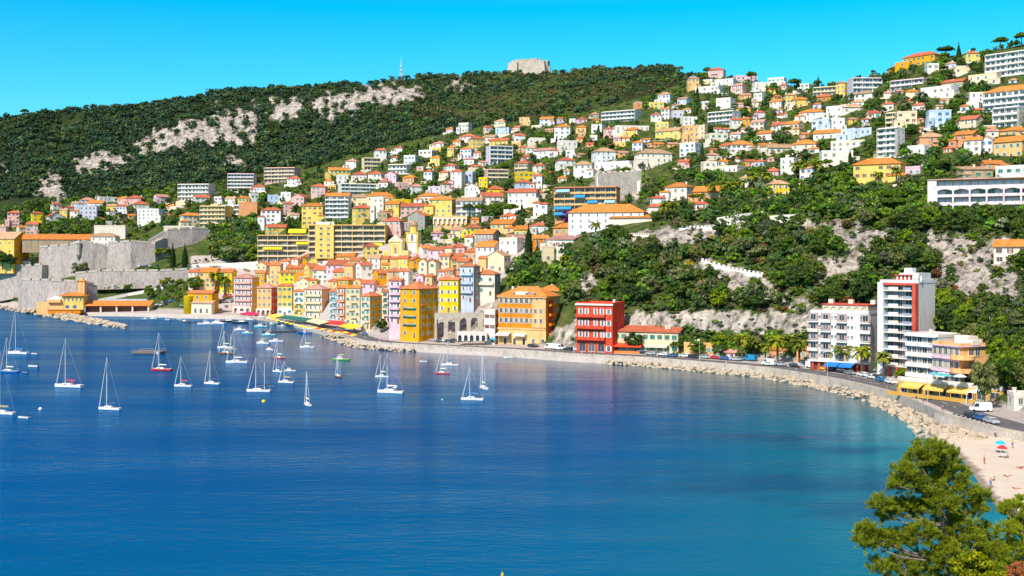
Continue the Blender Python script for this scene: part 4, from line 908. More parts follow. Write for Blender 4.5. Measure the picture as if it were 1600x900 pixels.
# harbour health office: long arcaded boat shed with small tower
def sante():
    Y = 768; P = at(182, 489, Y); root = empty('harbour_office', P, radians(3), 'long yellow harbour building with tiled roof, open arcade and small square tower', 'harbour building'); s = Y/F; RECTS.append((68,240,430,492))
    w = 100*s; q, a, t = wallm('a'), wallm('y'), tiles('o')
    b = MB(); b.box(-w/2, w/2, 3.5, 12, 0, 5.2); b.build('wall', a, root)
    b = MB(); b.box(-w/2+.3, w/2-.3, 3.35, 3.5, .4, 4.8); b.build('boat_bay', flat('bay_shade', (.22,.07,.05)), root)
    for i in range(5): b = MB(); x = -w/2+.5+(w-1)*i/4; b.box(x-.5, x+.5, 0, .8, 0, 5.2); b.build('pier', wallm('q'), root)
    b = MB(); vs = [(-w/2-1,-.8,5.2),(w/2+1,-.8,5.2),(w/2+1,9,8.4),(-w/2-1,9,8.4)]; vs += [(x,y,z-.3) for x,y,z in vs]; b.mesh(vs, [(0,1,2,3),(7,6,5,4),(0,4,5,1),(1,5,6,2),(2,6,7,3),(3,7,4,0)]); b.build('roof', t, root)
    b = MB(); b.box(-10, 18, 10, 16, 7.5, 9.2); b.build('skylight', flat('skylight_glass', (.45,.60,.66), .3), root)
    b = MB(); b.box(-6.5, 8, -1, 9, 0, 12); b.build('pavilion', a, root, (-w/2-8, 0, 0))
    roof_mesh(16, 11, 2.2, 'h', 1.0).build('pavilion_roof', t, root, (-w/2-7.2, 4, 12.2))
    for i in range(5): inst('window', window_mesh(1.0, 1.8, 'x'), root, (-w/2-13+i*2.8, -1, 9.5))
    for i in range(2): inst('window', window_mesh(1.4, 2.0, 'b'), root, (-w/2-11+i*5, -1, 4.5))
    b = MB(); b.box(-2.4, 2.4, 3, 7.8, 12, 22); b.build('tower', wallm('a'), root, (-w/2-3, 0, 0)); roof_mesh(4.8, 4.8, 1.2, 'h', .4).build('tower_roof', t, root, (-w/2-3, 5.4, 22.2))
    b = MB(); b.box(-1, 1, 4, 6, 22, 24.5); b.build('belfry', wallm('a'), root, (-w/2-3, 0, 0))
    b = MB(); b.box(-32, -14.5, -1, 9, -1, 7.5); b.box(-24, -15, -3, 9, 7.5, 9.5); b.build('terrace_wing', wallm('a'), root, (-w/2, 0, 0))
    b = MB(); b.box(-20, 2, -7, -1.5, 0, 2.2); b.build('boat_store', wallm('o'), root, (-w/2-2, 0, 0)); 
    b = MB(); b.box(-20.5, 2.5, -7.4, -1.2, 2.3, 2.6); b.build('store_roof', tiles('e'), root, (-w/2-2, 0, 0))
    b = MB(); b.mesh([(-5,-5,0),(5,-5,0),(5,5,0),(-5,5,0),(0,0,2.2)], [(0,1,4),(1,2,4),(2,3,4),(3,0,4),(3,2,1,0)]); b.build('tent_roof', flat('awning_white', (.82,.8,.76)), root, (-w/2-20, 4, 9.6))
sante()
def yellow_office():
    Y = 744; P = at(306, 490.5, Y); root = empty('harbour_office', P, radians(-14), 'small amber harbour office with a round yellow corner and orange roof', 'harbour building'); RECTS.append((284,342,453,492))
    b = MB(); b.box(-6, 12, 0, 9, 0, 14); b.build('wall', wallm('k'), root); roof_mesh(18, 9, 1.8, 'g', .7).build('roof', tiles('e'), root, (3, 4.5, 14.1))
    b = MB(); b.lathe([(4.2, -1), (4.2, 12), (4.4, 12.2)], 16); b.build('round_bay', wallm('Y'), root, (-5.5, 2, 0), smooth=True)
    b = MB(); b.box(-1, 14, -4, 0, 0, 7.6); b.build('porch', wallm('q'), root); b = MB(); vs = [(-1.5,-4.6,7.6),(14.8,-4.6,7.6),(14.8,0,9.2),(-1.5,0,9.2)]; vs += [(x,y,z-.25) for x,y,z in vs]; b.mesh(vs, [(0,1,2,3),(7,6,5,4),(0,4,5,1),(1,5,6,2),(2,6,7,3),(3,7,4,0)]); b.build('porch_roof', tiles('t'), root)
    for x in (1, 7.5): inst('window', window_mesh(1.2, 2.0, 't'), root, (x, 0, 11.5))
    for x in (2, 6, 10.5): inst('door', window_mesh(1.6, 3.0, 'x'), root, (x, -4, 2.4))
yellow_office()
# long pink-white terraced hotel on the hill at the right
def hill_hotel():
    Y = 452; x0, x1 = 1455, 1640; P = at((x0+x1)/2, 333, Y); s = Y/F; w = (x1-x0)*s; h = 54*s; root = empty('hotel', P, -atan2((x0+x1)/2-800, F)+radians(-3), 'long pink and white terraced hotel with flat arched balconies on the hill at right', 'hotel'); RECTS.append((x0,x1,279,334))
    wm = plaster('wall_blush', (.84,.72,.74)); b = MB(); b.box(-w/2, w/2, 2.2, 16, -6, h); b.build('wall', plaster('wall_hotel_ochre', (.78,.50,.34)), root)
    b = MB(); b.box(-w/2, -w/2+3.6, 0, 16.1, -6, h+.3); b.build('end_wall', wm, root)
    fh = h/4; n = 7; step = (w-3.6)/n
    for i in range(n+1): b = MB(); x = -w/2+3.6+step*i; b.box(x-.35, x+.35, -.2, 2.2, -2, h*.75); b.build('pier', wm, root)
    bq = MB(); bq.box(-step*.19, step*.19, -.12, .05, -fh*.31, fh*.31); bl_m = bq.data('shutter', flat('shutter_lilac', (.70,.64,.72), .7))
    for f in range(4):
        b = MB(); b.box(-w/2+3.6, w/2, 0, 2.2, fh*f-.15, fh*f+.15); b.box(-w/2+3.6, w/2, 0, .2, fh*f+.15, fh*f+(1.0 if f else .3)); b.build('balcony', wm, root)
        for i in range(n):
            for k in (.28, .72): inst('shutter' if (i+f) % 3 else 'window', (bl_m if (i*2+f+int(k*3)) % 4 else window_mesh(step*.34, fh*.62, 'x')), root, (-w/2+3.6+step*(i+k), 2.2, fh*f+fh*.5))
    b = MB(); arch_panel(b, step*n, fh*.9, step*.9, fh*.45, n, -.1, .3) if False else None
    for i in range(n):
        c = -w/2+3.6+step*(i+.5); b = MB(); a = step*.46; pts = [(c-a+2*a*t/8, fh*2.70+fh*.20*math.sin(pi*t/8)) for t in range(9)]
        for (xa,za),(xb,zb) in zip(pts, pts[1:]): b.mesh([(xa,-.1,za),(xb,-.1,zb),(xb,-.1,fh*3),(xa,-.1,fh*3),(xa,.3,za),(xb,.3,zb),(xb,.3,fh*3),(xa,.3,fh*3)], [(0,1,2,3),(7,6,5,4),(0,4,5,1)])
        b.build('arch', wm, root)
    b = MB(); b.box(-w/2-.2, w/2, -.4, 16.2, h, h+.35); b.build('roof', plaster('roof_terrace_pink', (.70,.42,.32)), root)
hill_hotel()
# ---------------------------------------------------------------- every other house, read off the photograph: x0 x1 top base wall roof kind [options]
HS = """1413 1474 77 100 k r h;1386 1424 97 109 k r h;1478 1498 95 107 l t h;1445 1466 99 114 w f f;1488 1518 103 115 c f f;1504 1530 79 99 y r h;1577 1592 123 130 w t h
1545 1625 76 124 w f f S;1516 1565 113 132 c f f;1394 1453 121 139 u f f S;1441 1499 132 155 w f f;1473 1516 121 135 s r g;1542 1625 129 180 w o h S;1508 1546 144 160 w f f;1555 1602 165 200 w f f S
1447 1484 172 201 b f f;1495 1538 179 202 c r g;1398 1431 174 201 c f f;1492 1530 203 230 s o g;1508 1537 213 246 w o g;1533 1558 212 238 w t e;1556 1612 211 246 a o g;1562 1615 196 212 a o h
1419 1455 226 243 w f f;1475 1493 228 239 s r h;1432 1473 207 231 s t h B;1373 1413 198 246 w f f S;1495 1548 258 281 t t s;1532 1566 250 266 s o g;1560 1620 257 283 w f f
1250 1268 130 141 w f f;1272 1310 134 150 c f f S;1307 1326 131 151 y f f;1324 1376 121 146 l f f S;1271 1306 145 159 o r h;1224 1244 145 161 y t h;1236 1263 151 167 y o h;1336 1374 139 158 q t h;1292 1331 164 184 w f f
1250 1291 169 188 w o h;1227 1256 188 210 c o g;1269 1304 185 203 b f f;1300 1323 184 204 w f f;1272 1319 201 218 w o g;1316 1367 199 219 b f f;1300 1357 218 236 q f f;1386 1417 174 199 c f f S;1331 1353 155 167 w t h;1311 1344 162 177 q t g
1238 1281 217 241 q o h;1280 1331 235 258 w f f;1365 1394 231 245 c o h;1336 1415 245 290 y o h V;1409 1448 259 275 u f f;1220 1246 246 273 w f f;1194 1240 225 240 q t g;1250 1277 258 281 q t g;1197 1233 281 306 Y t h
1107 1134 104 122 p r h B;1145 1183 112 126 u f f;1117 1151 122 134 w f f;1073 1092 119 141 a p h;1086 1131 133 147 w f f;1142 1166 129 146 p p h B;1175 1201 128 143 w f f;1200 1229 120 134 w f f;1218 1233 130 139 p r h;1178 1196 145 158 w f f
1058 1079 151 163 b p g;1119 1149 152 170 w f f;1107 1157 172 195 w f f S;1063 1089 182 195 w f f;1140 1159 184 202 w r g;1156 1177 182 197 k o h;1173 1199 186 203 w p g;1205 1233 190 203 w r g;1203 1227 154 169 w o g
1226 1242 160 172 c f f;1172 1189 156 169 q t h;1095 1108 158 171 q f f;1028 1053 143 161 w t h;1024 1053 190 206 y f f B;1024 1071 198 218 y t g;1066 1091 196 231 a f f;1087 1106 195 218 c f f;1102 1137 208 223 q f f;1062 1096 222 244 w f f
1137 1176 219 239 w o h;1124 1152 222 235 s r h;1182 1217 223 240 w o g;1183 1213 203 218 q o g;1095 1120 252 268 q f f;1120 1165 258 270 q f f;1122 1141 248 259 c o h;1156 1172 275 294 w t h;1039 1085 284 314 w o h;1084 1132 290 312 s o g;1195 1224 262 276 p r h
940 1003 171 191 q f f S;1017 1034 176 191 w r h;1033 1050 167 187 w o h;1014 1041 159 170 y f f;866 895 193 216 w o h;943 960 198 216 p r h;976 1004 198 214 y o h;922 935 211 220 w f f;958 1014 196 209 q f f;988 1008 219 236 w o h
924 962 230 255 w t h;991 1050 232 261 q t h;928 998 251 264 w f f;896 929 251 279 w t h;870 902 219 237 w f f;884 900 234 247 w f f;868 899 245 263 w r h;833 872 230 249 w p g;858 872 232 245 w r h
718 748 208 222 w r h;732 756 212 234 y r h;707 723 218 230 c o h;754 779 210 223 w t g;764 799 215 227 y r g;774 801 199 211 b f f;800 821 208 221 w r g;802 816 196 205 p r g;825 853 215 224 w f f;719 741 229 248 w o h;740 754 236 246 w r h
699 712 228 245 y o h;759 801 227 255 l f f S;724 746 245 258 w p h;810 826 227 240 s r h;822 841 228 242 w t g;815 831 241 250 p r h;805 834 250 272 c r h S;804 840 268 283 Y f f;832 851 255 270 w r h;832 851 271 296 w r h
804 831 280 299 b r h;757 794 264 284 p f f S;704 727 264 294 w r h;724 744 268 287 b f f;699 714 256 270 w r h;726 751 286 307 w t e;748 764 277 297 Y f f;759 787 290 305 Y r h;793 842 294 327 q r g;839 852 298 312 q r h
670 714 306 340 y o h K;713 757 308 340 w t g S;749 787 300 320 q r g B;833 847 314 338 w r h;844 859 316 338 w r h;781 813 333 345 q r h;766 812 342 365 a o g;726 755 350 370 Y r h;741 782 358 387 g o g;704 729 355 374 c t g;726 744 367 383 w r h;704 730 380 398 p r h
743 784 377 404 q o g;762 798 392 424 c t e;789 827 366 388 u p g;830 858 367 388 o o g;855 908 367 388 w p s;804 838 352 371 y o g;829 857 347 364 w r h;864 904 348 368 s o h;846 866 384 420 c f f;862 884 386 410 q f f;780 818 371 398 q f f
584 604 231 252 w r h;565 594 246 266 c f f S;540 562 248 264 w p h;615 634 228 238 w r h;676 700 220 230 w p h;654 682 234 247 w f f;708 724 219 229 w r h;672 692 243 260 y o h;631 656 242 257 w f f;607 642 256 272 q f f S
549 577 268 282 w r h;575 602 267 284 w r h;601 624 267 287 u r e;591 611 281 293 w r h;629 654 273 287 s o h;662 680 265 284 w r h;693 717 255 268 w r h;686 704 266 280 c r h;669 692 291 305 l f f;638 662 287 303 w p h;688 707 284 303 w r h
528 592 286 305 q f f S;509 549 301 347 w o g S;582 602 308 341 w f f;573 617 300 316 c o h;544 585 303 322 c t g;550 583 319 350 y r h B;602 629 314 341 y o g B;613 642 311 335 Y f f;626 670 317 336 p r g;653 692 301 316 w o h;599 618 326 341 s r h
590 609 329 348 t t e;637 674 329 361 g o e;598 634 339 369 p r h;414 470 261 285 p f f S;357 401 271 299 u f f S;449 472 275 289 w r h;394 417 288 300 w r h;486 512 287 308 p r h;439 457 300 315 w f f;455 482 302 321 p r e;512 547 261 277 y o g
525 544 273 287 w f f;472 508 317 352 y o h V;408 442 324 353 w r h V;374 404 316 350 s f f N;366 377 320 350 w f f S;314 362 321 363 y f f S;281 315 332 356 c o h;280 336 287 314 q f f S;302 327 304 318 w r g;335 350 307 319 w f f;352 372 307 320 w t g
372 392 306 322 y o h;216 257 326 349 w f f;198 226 305 322 p r h;206 232 314 332 w r h;443 457 315 333 p r h;415 452 350 368 y r g;389 404 302 318 w f f;418 435 304 320 b f f;13 33 329 354 p r h V;48 66 330 352 Y r h;42 62 347 366 p r g;26 44 352 366 c o g
71 98 332 349 w r e;79 95 316 330 w r h;94 109 326 342 y t g;126 155 321 342 l f f;110 125 327 342 w r h;112 127 315 327 b t g;139 164 313 325 w o g;149 185 307 318 w f f;124 147 308 323 w p h;184 202 307 322 p o h;167 184 319 330 y t g;182 202 319 335 w r h
102 115 321 334 p r h;-5 14 351 372 p t h;567 592 379 406 y r h;408 441 391 418 p r h;470 510 393 419 k e h;508 528 394 409 w r g;525 562 394 410 a o g;510 548 406 428 u r g;574 601 398 428 w t g;437 469 419 448 Y e h;447 486 411 438 o e g;417 438 424 446 c r g
399 419 422 450 k e g;489 522 415 443 w r g;520 547 419 443 a r g;312 347 418 458 a o g;344 370 420 459 Y e g;295 314 421 452 q r g;677 736 337 359 a f f A;596 622 408 424 y o g;650 675 395 410 g r g;686 708 395 425 c e g;700 722 400 420 y r g
1557 1612 374 412 q o g R;1203 1245 541 557 s o g;1245 1270 541 562 s o g;1069 1122 533 556 a f f;962 990 286 300 s r h;1010 1036 318 332 w r h;1016 1040 305 320 w r h;1084 1105 314 328 p r h;1575 1620 610 636 q f f"""
OPT = dict(S='strip', B='some')
AUTO = []
for rec in HS.replace('\n', ';').split(';'):
    q = rec.split()
    if len(q) < 7: continue
    x0, x1, yt, yb = map(float, q[:4]); wl, rf, kd = q[4:7]; op = q[7] if len(q) > 7 else ''
    kw = {}
    if op in OPT: kw['bal'] = OPT[op]
    if op == 'V': kw.update(th=-12, sh='n', sidew=False)
    if op == 'K': kw.update(th=-22, side='s')
    if op == 'N': kw.update(th=-6, wins=False)
    if 420 < yb and x0 < 780: kw['th'] = -22
    if wl == 'g' or op == 'e': kw['th'] = -26
    if x0 == 1557: kw.update(th=-8)
    rr = bldg(x0, x1, yt, yb, wl, rf, kd, **kw)
    AUTO.append((rr[0], x0, x1, yt, yb, wl, rf, kd, op))
    if op == 'A':
        b = MB(); arch_panel(b, rr[1], rr[3]*.5, rr[1]/12, rr[3]*.4, 7, -rr[2]/2-1.2, -rr[2]/2-.8); b.build('arcade', wallm('q'), rr[0], (0, 0, rr[3]*.45))
# dense roofs of the old town between the ones above
def overlap(x0, x1, y0, y1, R=None, lim=.45):
    A = (x1-x0)*(y1-y0)
    for a, b_, c, d in (R if R is not None else RECTS):
        w = min(x1, b_)-max(x0, a); h = min(y1, d)-max(y0, c)
        if w > 0 and h > 0 and w*h > lim*A: return True
    return False
rg = random.Random(21); OT = [(405,462),(398,425),(440,404),(520,402),(600,404),(700,384),(775,382),(800,392),(778,405),(745,418),(735,440),(690,440),(632,452),(612,478),(560,466),(505,462),(470,470),(430,466)]
row = 398.0
while row < 478:
    x = 392+rg.uniform(0, 10)
    while x < 812:
        wd = rg.uniform(15, 30); h = rg.uniform(22, 32)*(0.9 if row < 415 else 1.1); cx = x+wd/2
        if inpoly(np.array([cx]), np.array([row]), OT)[0]:
            yt_ = row-h*.55; yb_ = row+h*.45
            if not overlap(x, x+wd, yt_, yt_+h*.55, lim=.5):
                wl = rg.choice('ccyassqqwpuaaykcw'); rf = rg.choice('rreeroeeoee'); kd = rg.choice('gghgge')
                rr = bldg(x, x+wd, yt_, yb_, wl, rf, kd, th=rg.choice([-30,-24,-18,16,22,-38]), sh=rg.choice('xgmwtx'))
                AUTO.append((rr[0], x, x+wd, yt_, yb_, wl, rf, kd, ''))
        x += wd*rg.uniform(.65, .9)
    row += 7.5
# small houses in the gardens between the ones read off above
VZ = [[(700,205),(760,196),(860,190),(930,182),(1040,150),(1120,125),(1240,135),(1400,125),(1500,140),(1600,180),(1600,245),(1450,240),(1330,240),(1200,300),(1080,300),(1010,262),(900,300),(700,350)],
      [(420,345),(500,280),(560,262),(700,225),(700,345),(610,345)], [(90,345),(110,318),(200,310),(330,320),(300,352),(200,352)]]
row = 130.0
while row < 350:
    x = 80+rg.uniform(0, 20)
    while x < 1600:
        wd = rg.uniform(14, 26); h = wd*rg.uniform(.5, .75); cx = x+wd/2
        if any(inpoly(np.array([cx]), np.array([row]), v)[0] for v in VZ) and not overlap(x-3, x+wd+3, row-h-1, row+1, lim=.05) and rg.random() < .75:
            wl = rg.choice('wwwqqccpwaul'); rf = rg.choice('rroofpte'); kd = 'f' if rf == 'f' else rg.choice('hhg')
            rr = bldg(x, x+wd, row-h, row, wl, rf, kd, sh=rg.choice('xbgt'))
            AUTO.append((rr[0], x, x+wd, row-h, row, wl, rf, kd, ''))
        x += wd*rg.uniform(1.0, 2.2)
    row += 11
# ---- labels that single each house out
LMK = [(823,100,'the ridge fort'),(915,312,'the blue awning balcony block'),(948,337,'the long white barracks'),(618,372,'the baroque church'),(545,380,'the yellow balcony block'),
 (30,340,'the tall pink house at far left'),(338,342,'the yellow flats above the citadel'),(388,333,'the blank salmon block'),(308,300,'the cream flats under the wood'),(442,273,'the long pink flats under the wood'),(425,338,'the square white villa'),
 (490,335,'the square yellow villa'),(529,324,'the tall white block with orange roof'),(655,345,'the grey gabled house'),(692,322,'the yellow block with salmon side'),(706,347,'the arcaded car terrace'),(780,241,'the lilac terraced block'),
 (817,312,'the long beige house'),(825,380,'the tall cypress'),(970,180,'the long curved white flats'),(1020,246,'the white colonnaded block'),(943,242,'the tan roofed white villa'),(1078,212,'the tall peach flats'),(1132,183,'the curved white balcony block'),
 (1214,127,'the white block on the skyline'),(1350,133,'the long lilac block'),(1443,88,'the amber mansion on the skyline'),(1585,98,'the white ribbon tower block'),(1580,155,'the large white block with orange roof'),(1376,266,'the yellow villa with palms'),
 (1340,208,'the blue glazed villa'),(1393,222,'the white terraced villa'),(1465,186,'the blue glazed villa with turret'),(1530,305,'the long arched hotel'),(1523,222,'the cypress and magenta shutter'),(1062,298,'the house with yellow awning'),(1214,293,'the yellow cottage with palms'),
 (1156,228,'the blue shuttered villas'),(655,480,'the tall amber house'),(835,490,'the orange hotel'),(1415,500,'the white tower'),(702,460,'the bright yellow house'),(386,460,'the pink hotel'),(80,376,'the long barracks'),(170,312,'the row of houses under the wood'),(640,275,'the villas under the dark wood'),(600,440,'the rose pink house'),(480,470,'the quay cafes')]
ORD = 'first second third fourth fifth sixth seventh eighth ninth tenth eleventh twelfth thirteenth fourteenth fifteenth sixteenth seventeenth eighteenth nineteenth twentieth'.split()
def finish(seen):
    for t, ls in seen.items():
        ls.sort(key=lambda q: q[0]); n = len(ls)
        for i, (cx, o) in enumerate(ls):
            if n == 1: o['label'] = t
            elif n == 2: o['label'] = ('left ', 'right ')[i]+t
            elif i == 0: o['label'] = 'leftmost '+t
            elif i == n-1: o['label'] = 'rightmost '+t
            elif i < 20: o['label'] = ORD[i]+' from left '+t if len(t.split()) < 14 else ORD[i]+' '+t
            else: o['label'] = t
def relation(cx, cy, LM):
    L = sorted(LM, key=lambda l: (l[0]-cx)**2+(1.6*(l[1]-cy))**2); l = L[0] if abs(L[0][0]-cx)+abs(L[0][1]-cy) > 9 else L[1]
    dx, dy = cx-l[0], (cy-l[1])*1.6; dist = hypot(dx, dy)
    return ('above' if dy < 0 else 'below') if abs(dy) > abs(dx)*1.7 else ('right of' if dx > 0 else 'left of') if abs(dx) > abs(dy)*1.7 else (('up' if dy < 0 else 'down')+' '+('right' if dx > 0 else 'left')+' of'), l[2], dist
def labels():
    seen = {}; out = []
    for (o, x0, x1, yt, yb, wl, rf, kd, op) in AUTO:
        w = x1-x0; ap = op == 'S'
        size = 'tiny' if w < 17 else 'small' if w < 24 else 'wide' if w > 42 else 'mid-sized'
        if (yb-yt) > 1.25*w: size = 'tall'
        noun = 'terraced block' if ap else ('villa' if w > 30 and yb < 300 else 'house')
        rn = 'flat roof' if (kd == 'f') else RNAME[rf].replace(' tiled', '').replace('faded ', '')
        cx, cy = (x0+x1)/2, (yt+yb)/2
        L = sorted(LMK, key=lambda l: (l[0]-cx)**2+(1.6*(l[1]-cy))**2)
        l = L[0] if abs(L[0][0]-cx)+abs(L[0][1]-cy) > 9 else L[1]; dx, dy = cx-l[0], (cy-l[1])*1.6
        dist = hypot(dx, dy); near = 'well ' if dist > 85 else ''
        rel = ('above' if dy < 0 else 'below') if abs(dy) > abs(dx)*1.7 else ('right of' if dx > 0 else 'left of') if abs(dx) > abs(dy)*1.7 else (('up' if dy < 0 else 'down')+' '+('right' if dx > 0 else 'left')+' of')
        t = f"{size} {WNAME[wl]} {noun} with {rn} {near}{rel} {l[2]}"
        if len(t.split()) > 15: t = t.replace('well ', '').replace(' on the skyline', '').replace('with '+rn, RNAME[rf].split()[0]+' roofed' if kd != 'f' else 'flat roofed')
        while len(t.split()) > 13: t = ' '.join(t.split()[1:])
        seen.setdefault(t, []).append((cx, o))
        if noun == 'terraced block': o['category'] = 'apartment block'
    finish(seen)
labels()
SP = {id(a[0]): a for a in AUTO}
for a in AUTO:
    a[0]['group'] = 'houses of the old town' if (a[4] > 395 and a[1] < 810 and a[1] > 390) else 'houses and villas on the hillside'
print('HOUSES', len(AUTO), 'OBJ', len(bpy.data.objects))

# ---------------------------------------------------------------- garden and retaining walls on the slopes
def gwall(pts, hpx, lab, col='q', crenel=False, ribs=0):
    G = [ground(*p) for p in pts]; O = G[0].copy(); b = MB(); root = empty('garden_wall', O, 0, lab, 'wall')
    for (a, c) in zip(G, G[1:]):
        h = hpx*(a.y+c.y)/2/F; d = (c-a); d.z = 0; n = Vector((d.y, -d.x, 0)).normalized()*.25; m_ = max(1, int(d.length/6))
        for k in range(m_):
            p, q = a.lerp(c, k/m_)-O, a.lerp(c, (k+1)/m_)-O; lo, up = Vector((0,0,-4)), Vector((0,0,h))
            b.mesh([p+n+lo, q+n+lo, q-n+lo, p-n+lo, p+n+up, q+n+up, q-n+up, p-n+up], [(0,1,5,4),(2,3,7,6),(4,5,6,7),(1,2,6,5),(3,0,4,7)])
            if crenel:
                for t in (.15, .4, .65, .9): r = p.lerp(q, t); r2 = p.lerp(q, t+.12); e_ = up+Vector((0,0,.9)); b.mesh([r+n+up, r2+n+up, r2-n+up, r-n+up, r+n+e_, r2+n+e_, r2-n+e_, r-n+e_], [(0,1,5,4),(2,3,7,6),(4,5,6,7),(1,2,6,5),(3,0,4,7)])
    b.build('wall', wallm(col) if len(col) == 1 else stone(col, (.52,.46,.40), .2, .5), root)
    if ribs:
        a, c = G[0], G[-1]; h = hpx*a.y/F
        for i in range(ribs): p = a.lerp(c, (i+.5)/ribs)-O; r = MB(); r.mesh([p+Vector(v) for v in ((-.9,-3.4,-3),(.9,-3.4,-3),(.9,0,-3),(-.9,0,-3),(-.9,-.9,h),(.9,-.9,h),(.9,0,h),(-.9,0,h))], [(0,1,5,4),(1,2,6,5),(3,0,4,7),(4,5,6,7)]); r.build('buttress', wallm('q'), root)
gwall([(1262,314),(1300,314),(1347,311)], 6, 'long white garden wall above the green scrub', 'w')
gwall([(1203,350),(1250,347)], 13, 'pale retaining wall right of the cliff top road'); gwall([(1120,352),(1160,346),(1204,340)], 12, 'pale retaining wall under the palms of the orange house')
gwall([(1062,360),(1110,359),(1166,357)], 4, 'white balustrade along the cliff top', 'w', True); gwall([(1088,408),(1110,414),(1140,424),(1192,433)], 4, 'white crenellated path wall running down the cliff', 'w', True)
gwall([(984,371),(1014,371)], 4, 'short white balustrade on the cliff left of the long one', 'w', True); gwall([(1395,292),(1455,285)], 4, 'thin pale road wall left of the arched hotel')
gwall([(930,306),(968,305),(1002,302)], 36, 'tall grey retaining wall with white buttresses beside the blue awning block', 'buttress_stone', ribs=8)
gwall([(855,432),(884,430)], 12, 'grey wall under the stone tower house', 'rubble_stone'); gwall([(150,472),(200,462),(255,452)], 4, 'pale terrace wall above the harbour car park'); gwall([(300,418),(360,416),(425,412)], 5, 'pale road wall under the citadel park'); gwall([(1240,290),(1275,288)], 5, 'pale wall beneath the three palms')

# small houses and terrace walls that fill the rest of the slopes: too many and too small to list
def fillers():
    wk, rk_ = 'wqcpaylwsu', 'orept'; b = MB(); mats = [wallm(k) for k in wk]+[tiles(k) for k in rk_]+[glassm()]; q = random.Random(77); n = 0
    Z2 = [[(700,205),(760,196),(860,190),(930,186),(1040,150),(1120,125),(1240,137),(1400,125),(1500,140),(1600,180),(1600,245),(1450,240),(1330,240),(1240,262),(1080,262),(1010,250),(900,262),(860,330),(700,350)],
      [(420,345),(500,284),(560,264),(700,225),(700,345),(610,345)], [(60,345),(110,322),(200,312),(330,322),(390,296),(410,345),(300,352),(200,352)], [(700,345),(880,345),(880,385),(700,400),(640,360)]]
    row = 132.0
    while row < 398:
        x = 60+q.uniform(0, 14)
        while x < 1600:
            wd = q.uniform(10, 19); h = wd*q.uniform(.5, .8); cx = x+wd/2
            if any(inpoly(np.array([cx]), np.array([row]), v)[0] for v in Z2) and not overlap(x-1, x+wd+1, row-h, row, lim=.14) and q.random() < .8:
                G = ground(cx, row); s = G.y/F; w = wd*s; hh = h*s; d = w*.8; a = -atan2(cx-800, F)+radians(q.choice([-26, -16, 14, 20])); R = Matrix.Rotation(a, 3, 'Z'); n += 1
                mi = q.randrange(len(wk)); fl_ = q.random() < .3; rh = 0 if fl_ else min(.26*d, hh*.4); H = hh-rh-(.2 if not fl_ else .5); O = G+Vector((0, d/2, 0)); c = MB()
                c.box(-w/2, w/2, -d/2, d/2, -4, H, mi)
                if fl_: c.box(-w/2-.1, w/2+.1, -d/2-.1, d/2+.1, H, H+.5, 0)
                else: rm = roof_mesh(w, d, rh, q.choice('hg'), .4); k0 = len(wk)+q.randrange(len(rk_)); c.mesh([(vx, vy, vz+H) for vx, vy, vz in rm.v], rm.f, k0)
                for i in range(max(1, int(w/3.6))):
                    for f in range(max(1, int(H/3))): xx = -w/2+w*(i+.5)/max(1, int(w/3.6)); zz = H/max(1, int(H/3))*(f+.5); c.box(xx-.5, xx+.5, -d/2-.06, -d/2+.1, zz-.65, zz+.65, len(mats)-1)
                b.v_n = len(b.v); b.mesh([tuple(O+R@Vector(v)) for v in c.v], c.f); b.m[-len(c.f):] = c.m
                if q.random() < .5: RECTS.append((x, x+wd, row-h, row))
            x += wd*q.uniform(.85, 1.7)
        row += 7.5
    for _ in range(420):
        px, row = q.uniform(60, 1600), q.uniform(130, 395)
        if not any(inpoly(np.array([px]), np.array([row]), v)[0] for v in Z2) or overlap(px-8, px+8, row-3, row, lim=.2): continue
        G = ground(px, row); L = q.uniform(6, 20); h = q.uniform(1, 2.8); a = -atan2(px-800, F)+radians(q.uniform(-18, 18)); R = Matrix.Rotation(a, 3, 'Z'); c = MB(); c.box(-L/2, L/2, 0, .5, -4, h, q.choice([0, 1, 1, 2])); b.mesh([tuple(G+R@Vector(v)) for v in c.v], c.f); b.m[-6:] = c.m
    tag(b.build('distant_houses', mats), 'small houses and garden terrace walls crowded between the larger villas', 'houses', kind='stuff'); print('FILL', n)
fillers()
# ---------------------------------------------------------------- vegetation
def crown_np(seed, blobs, leaves, size, ell=(1, 1, .85), jitter=.5, inner=.55, tris=False, flatb=False):
    """leaf sprays gathered in clumps spread through a unit crown; returns vertices (n*4,3)"""
    r = np.random.default_rng(seed); out = []
    for k in range(blobs):
        while True:
            c = r.uniform(-1, 1, 3)
            if inner < np.linalg.norm(c) < 1 or (np.linalg.norm(c) < inner and r.random() < .12): break
        if flatb: c[2] = abs(c[2])*.9-.25
        c = c*np.array(ell)*(1-.28); br = r.uniform(.20, .36)
        d = r.normal(size=(leaves, 3)); d /= np.linalg.norm(d, axis=1)[:, None]; d[:, 2] = np.abs(d[:, 2])*.9-.25
        p = c+d*br*r.uniform(.55, 1.05, (leaves, 1))*np.array([1, 1, .8])
        nrm = d+r.normal(size=(leaves, 3))*jitter; nrm /= np.linalg.norm(nrm, axis=1)[:, None]
        t = np.cross(nrm, r.normal(size=(leaves, 3))); t /= np.linalg.norm(t, axis=1)[:, None]; b = np.cross(nrm, t)
        s = (size*r.uniform(.6, 1.3, leaves))[:, None]; s2 = s*r.uniform(.5, .9, (leaves, 1))
        out.append(np.stack([p-t*s-b*s2*.4, p+t*s*.2-b*s2, p+t*s+b*s2*.3, p-t*s*.1+b*s2], 1))
    return np.concatenate(out).reshape(-1, 3)
def quads(n): return np.arange(n*4).reshape(n, 4)
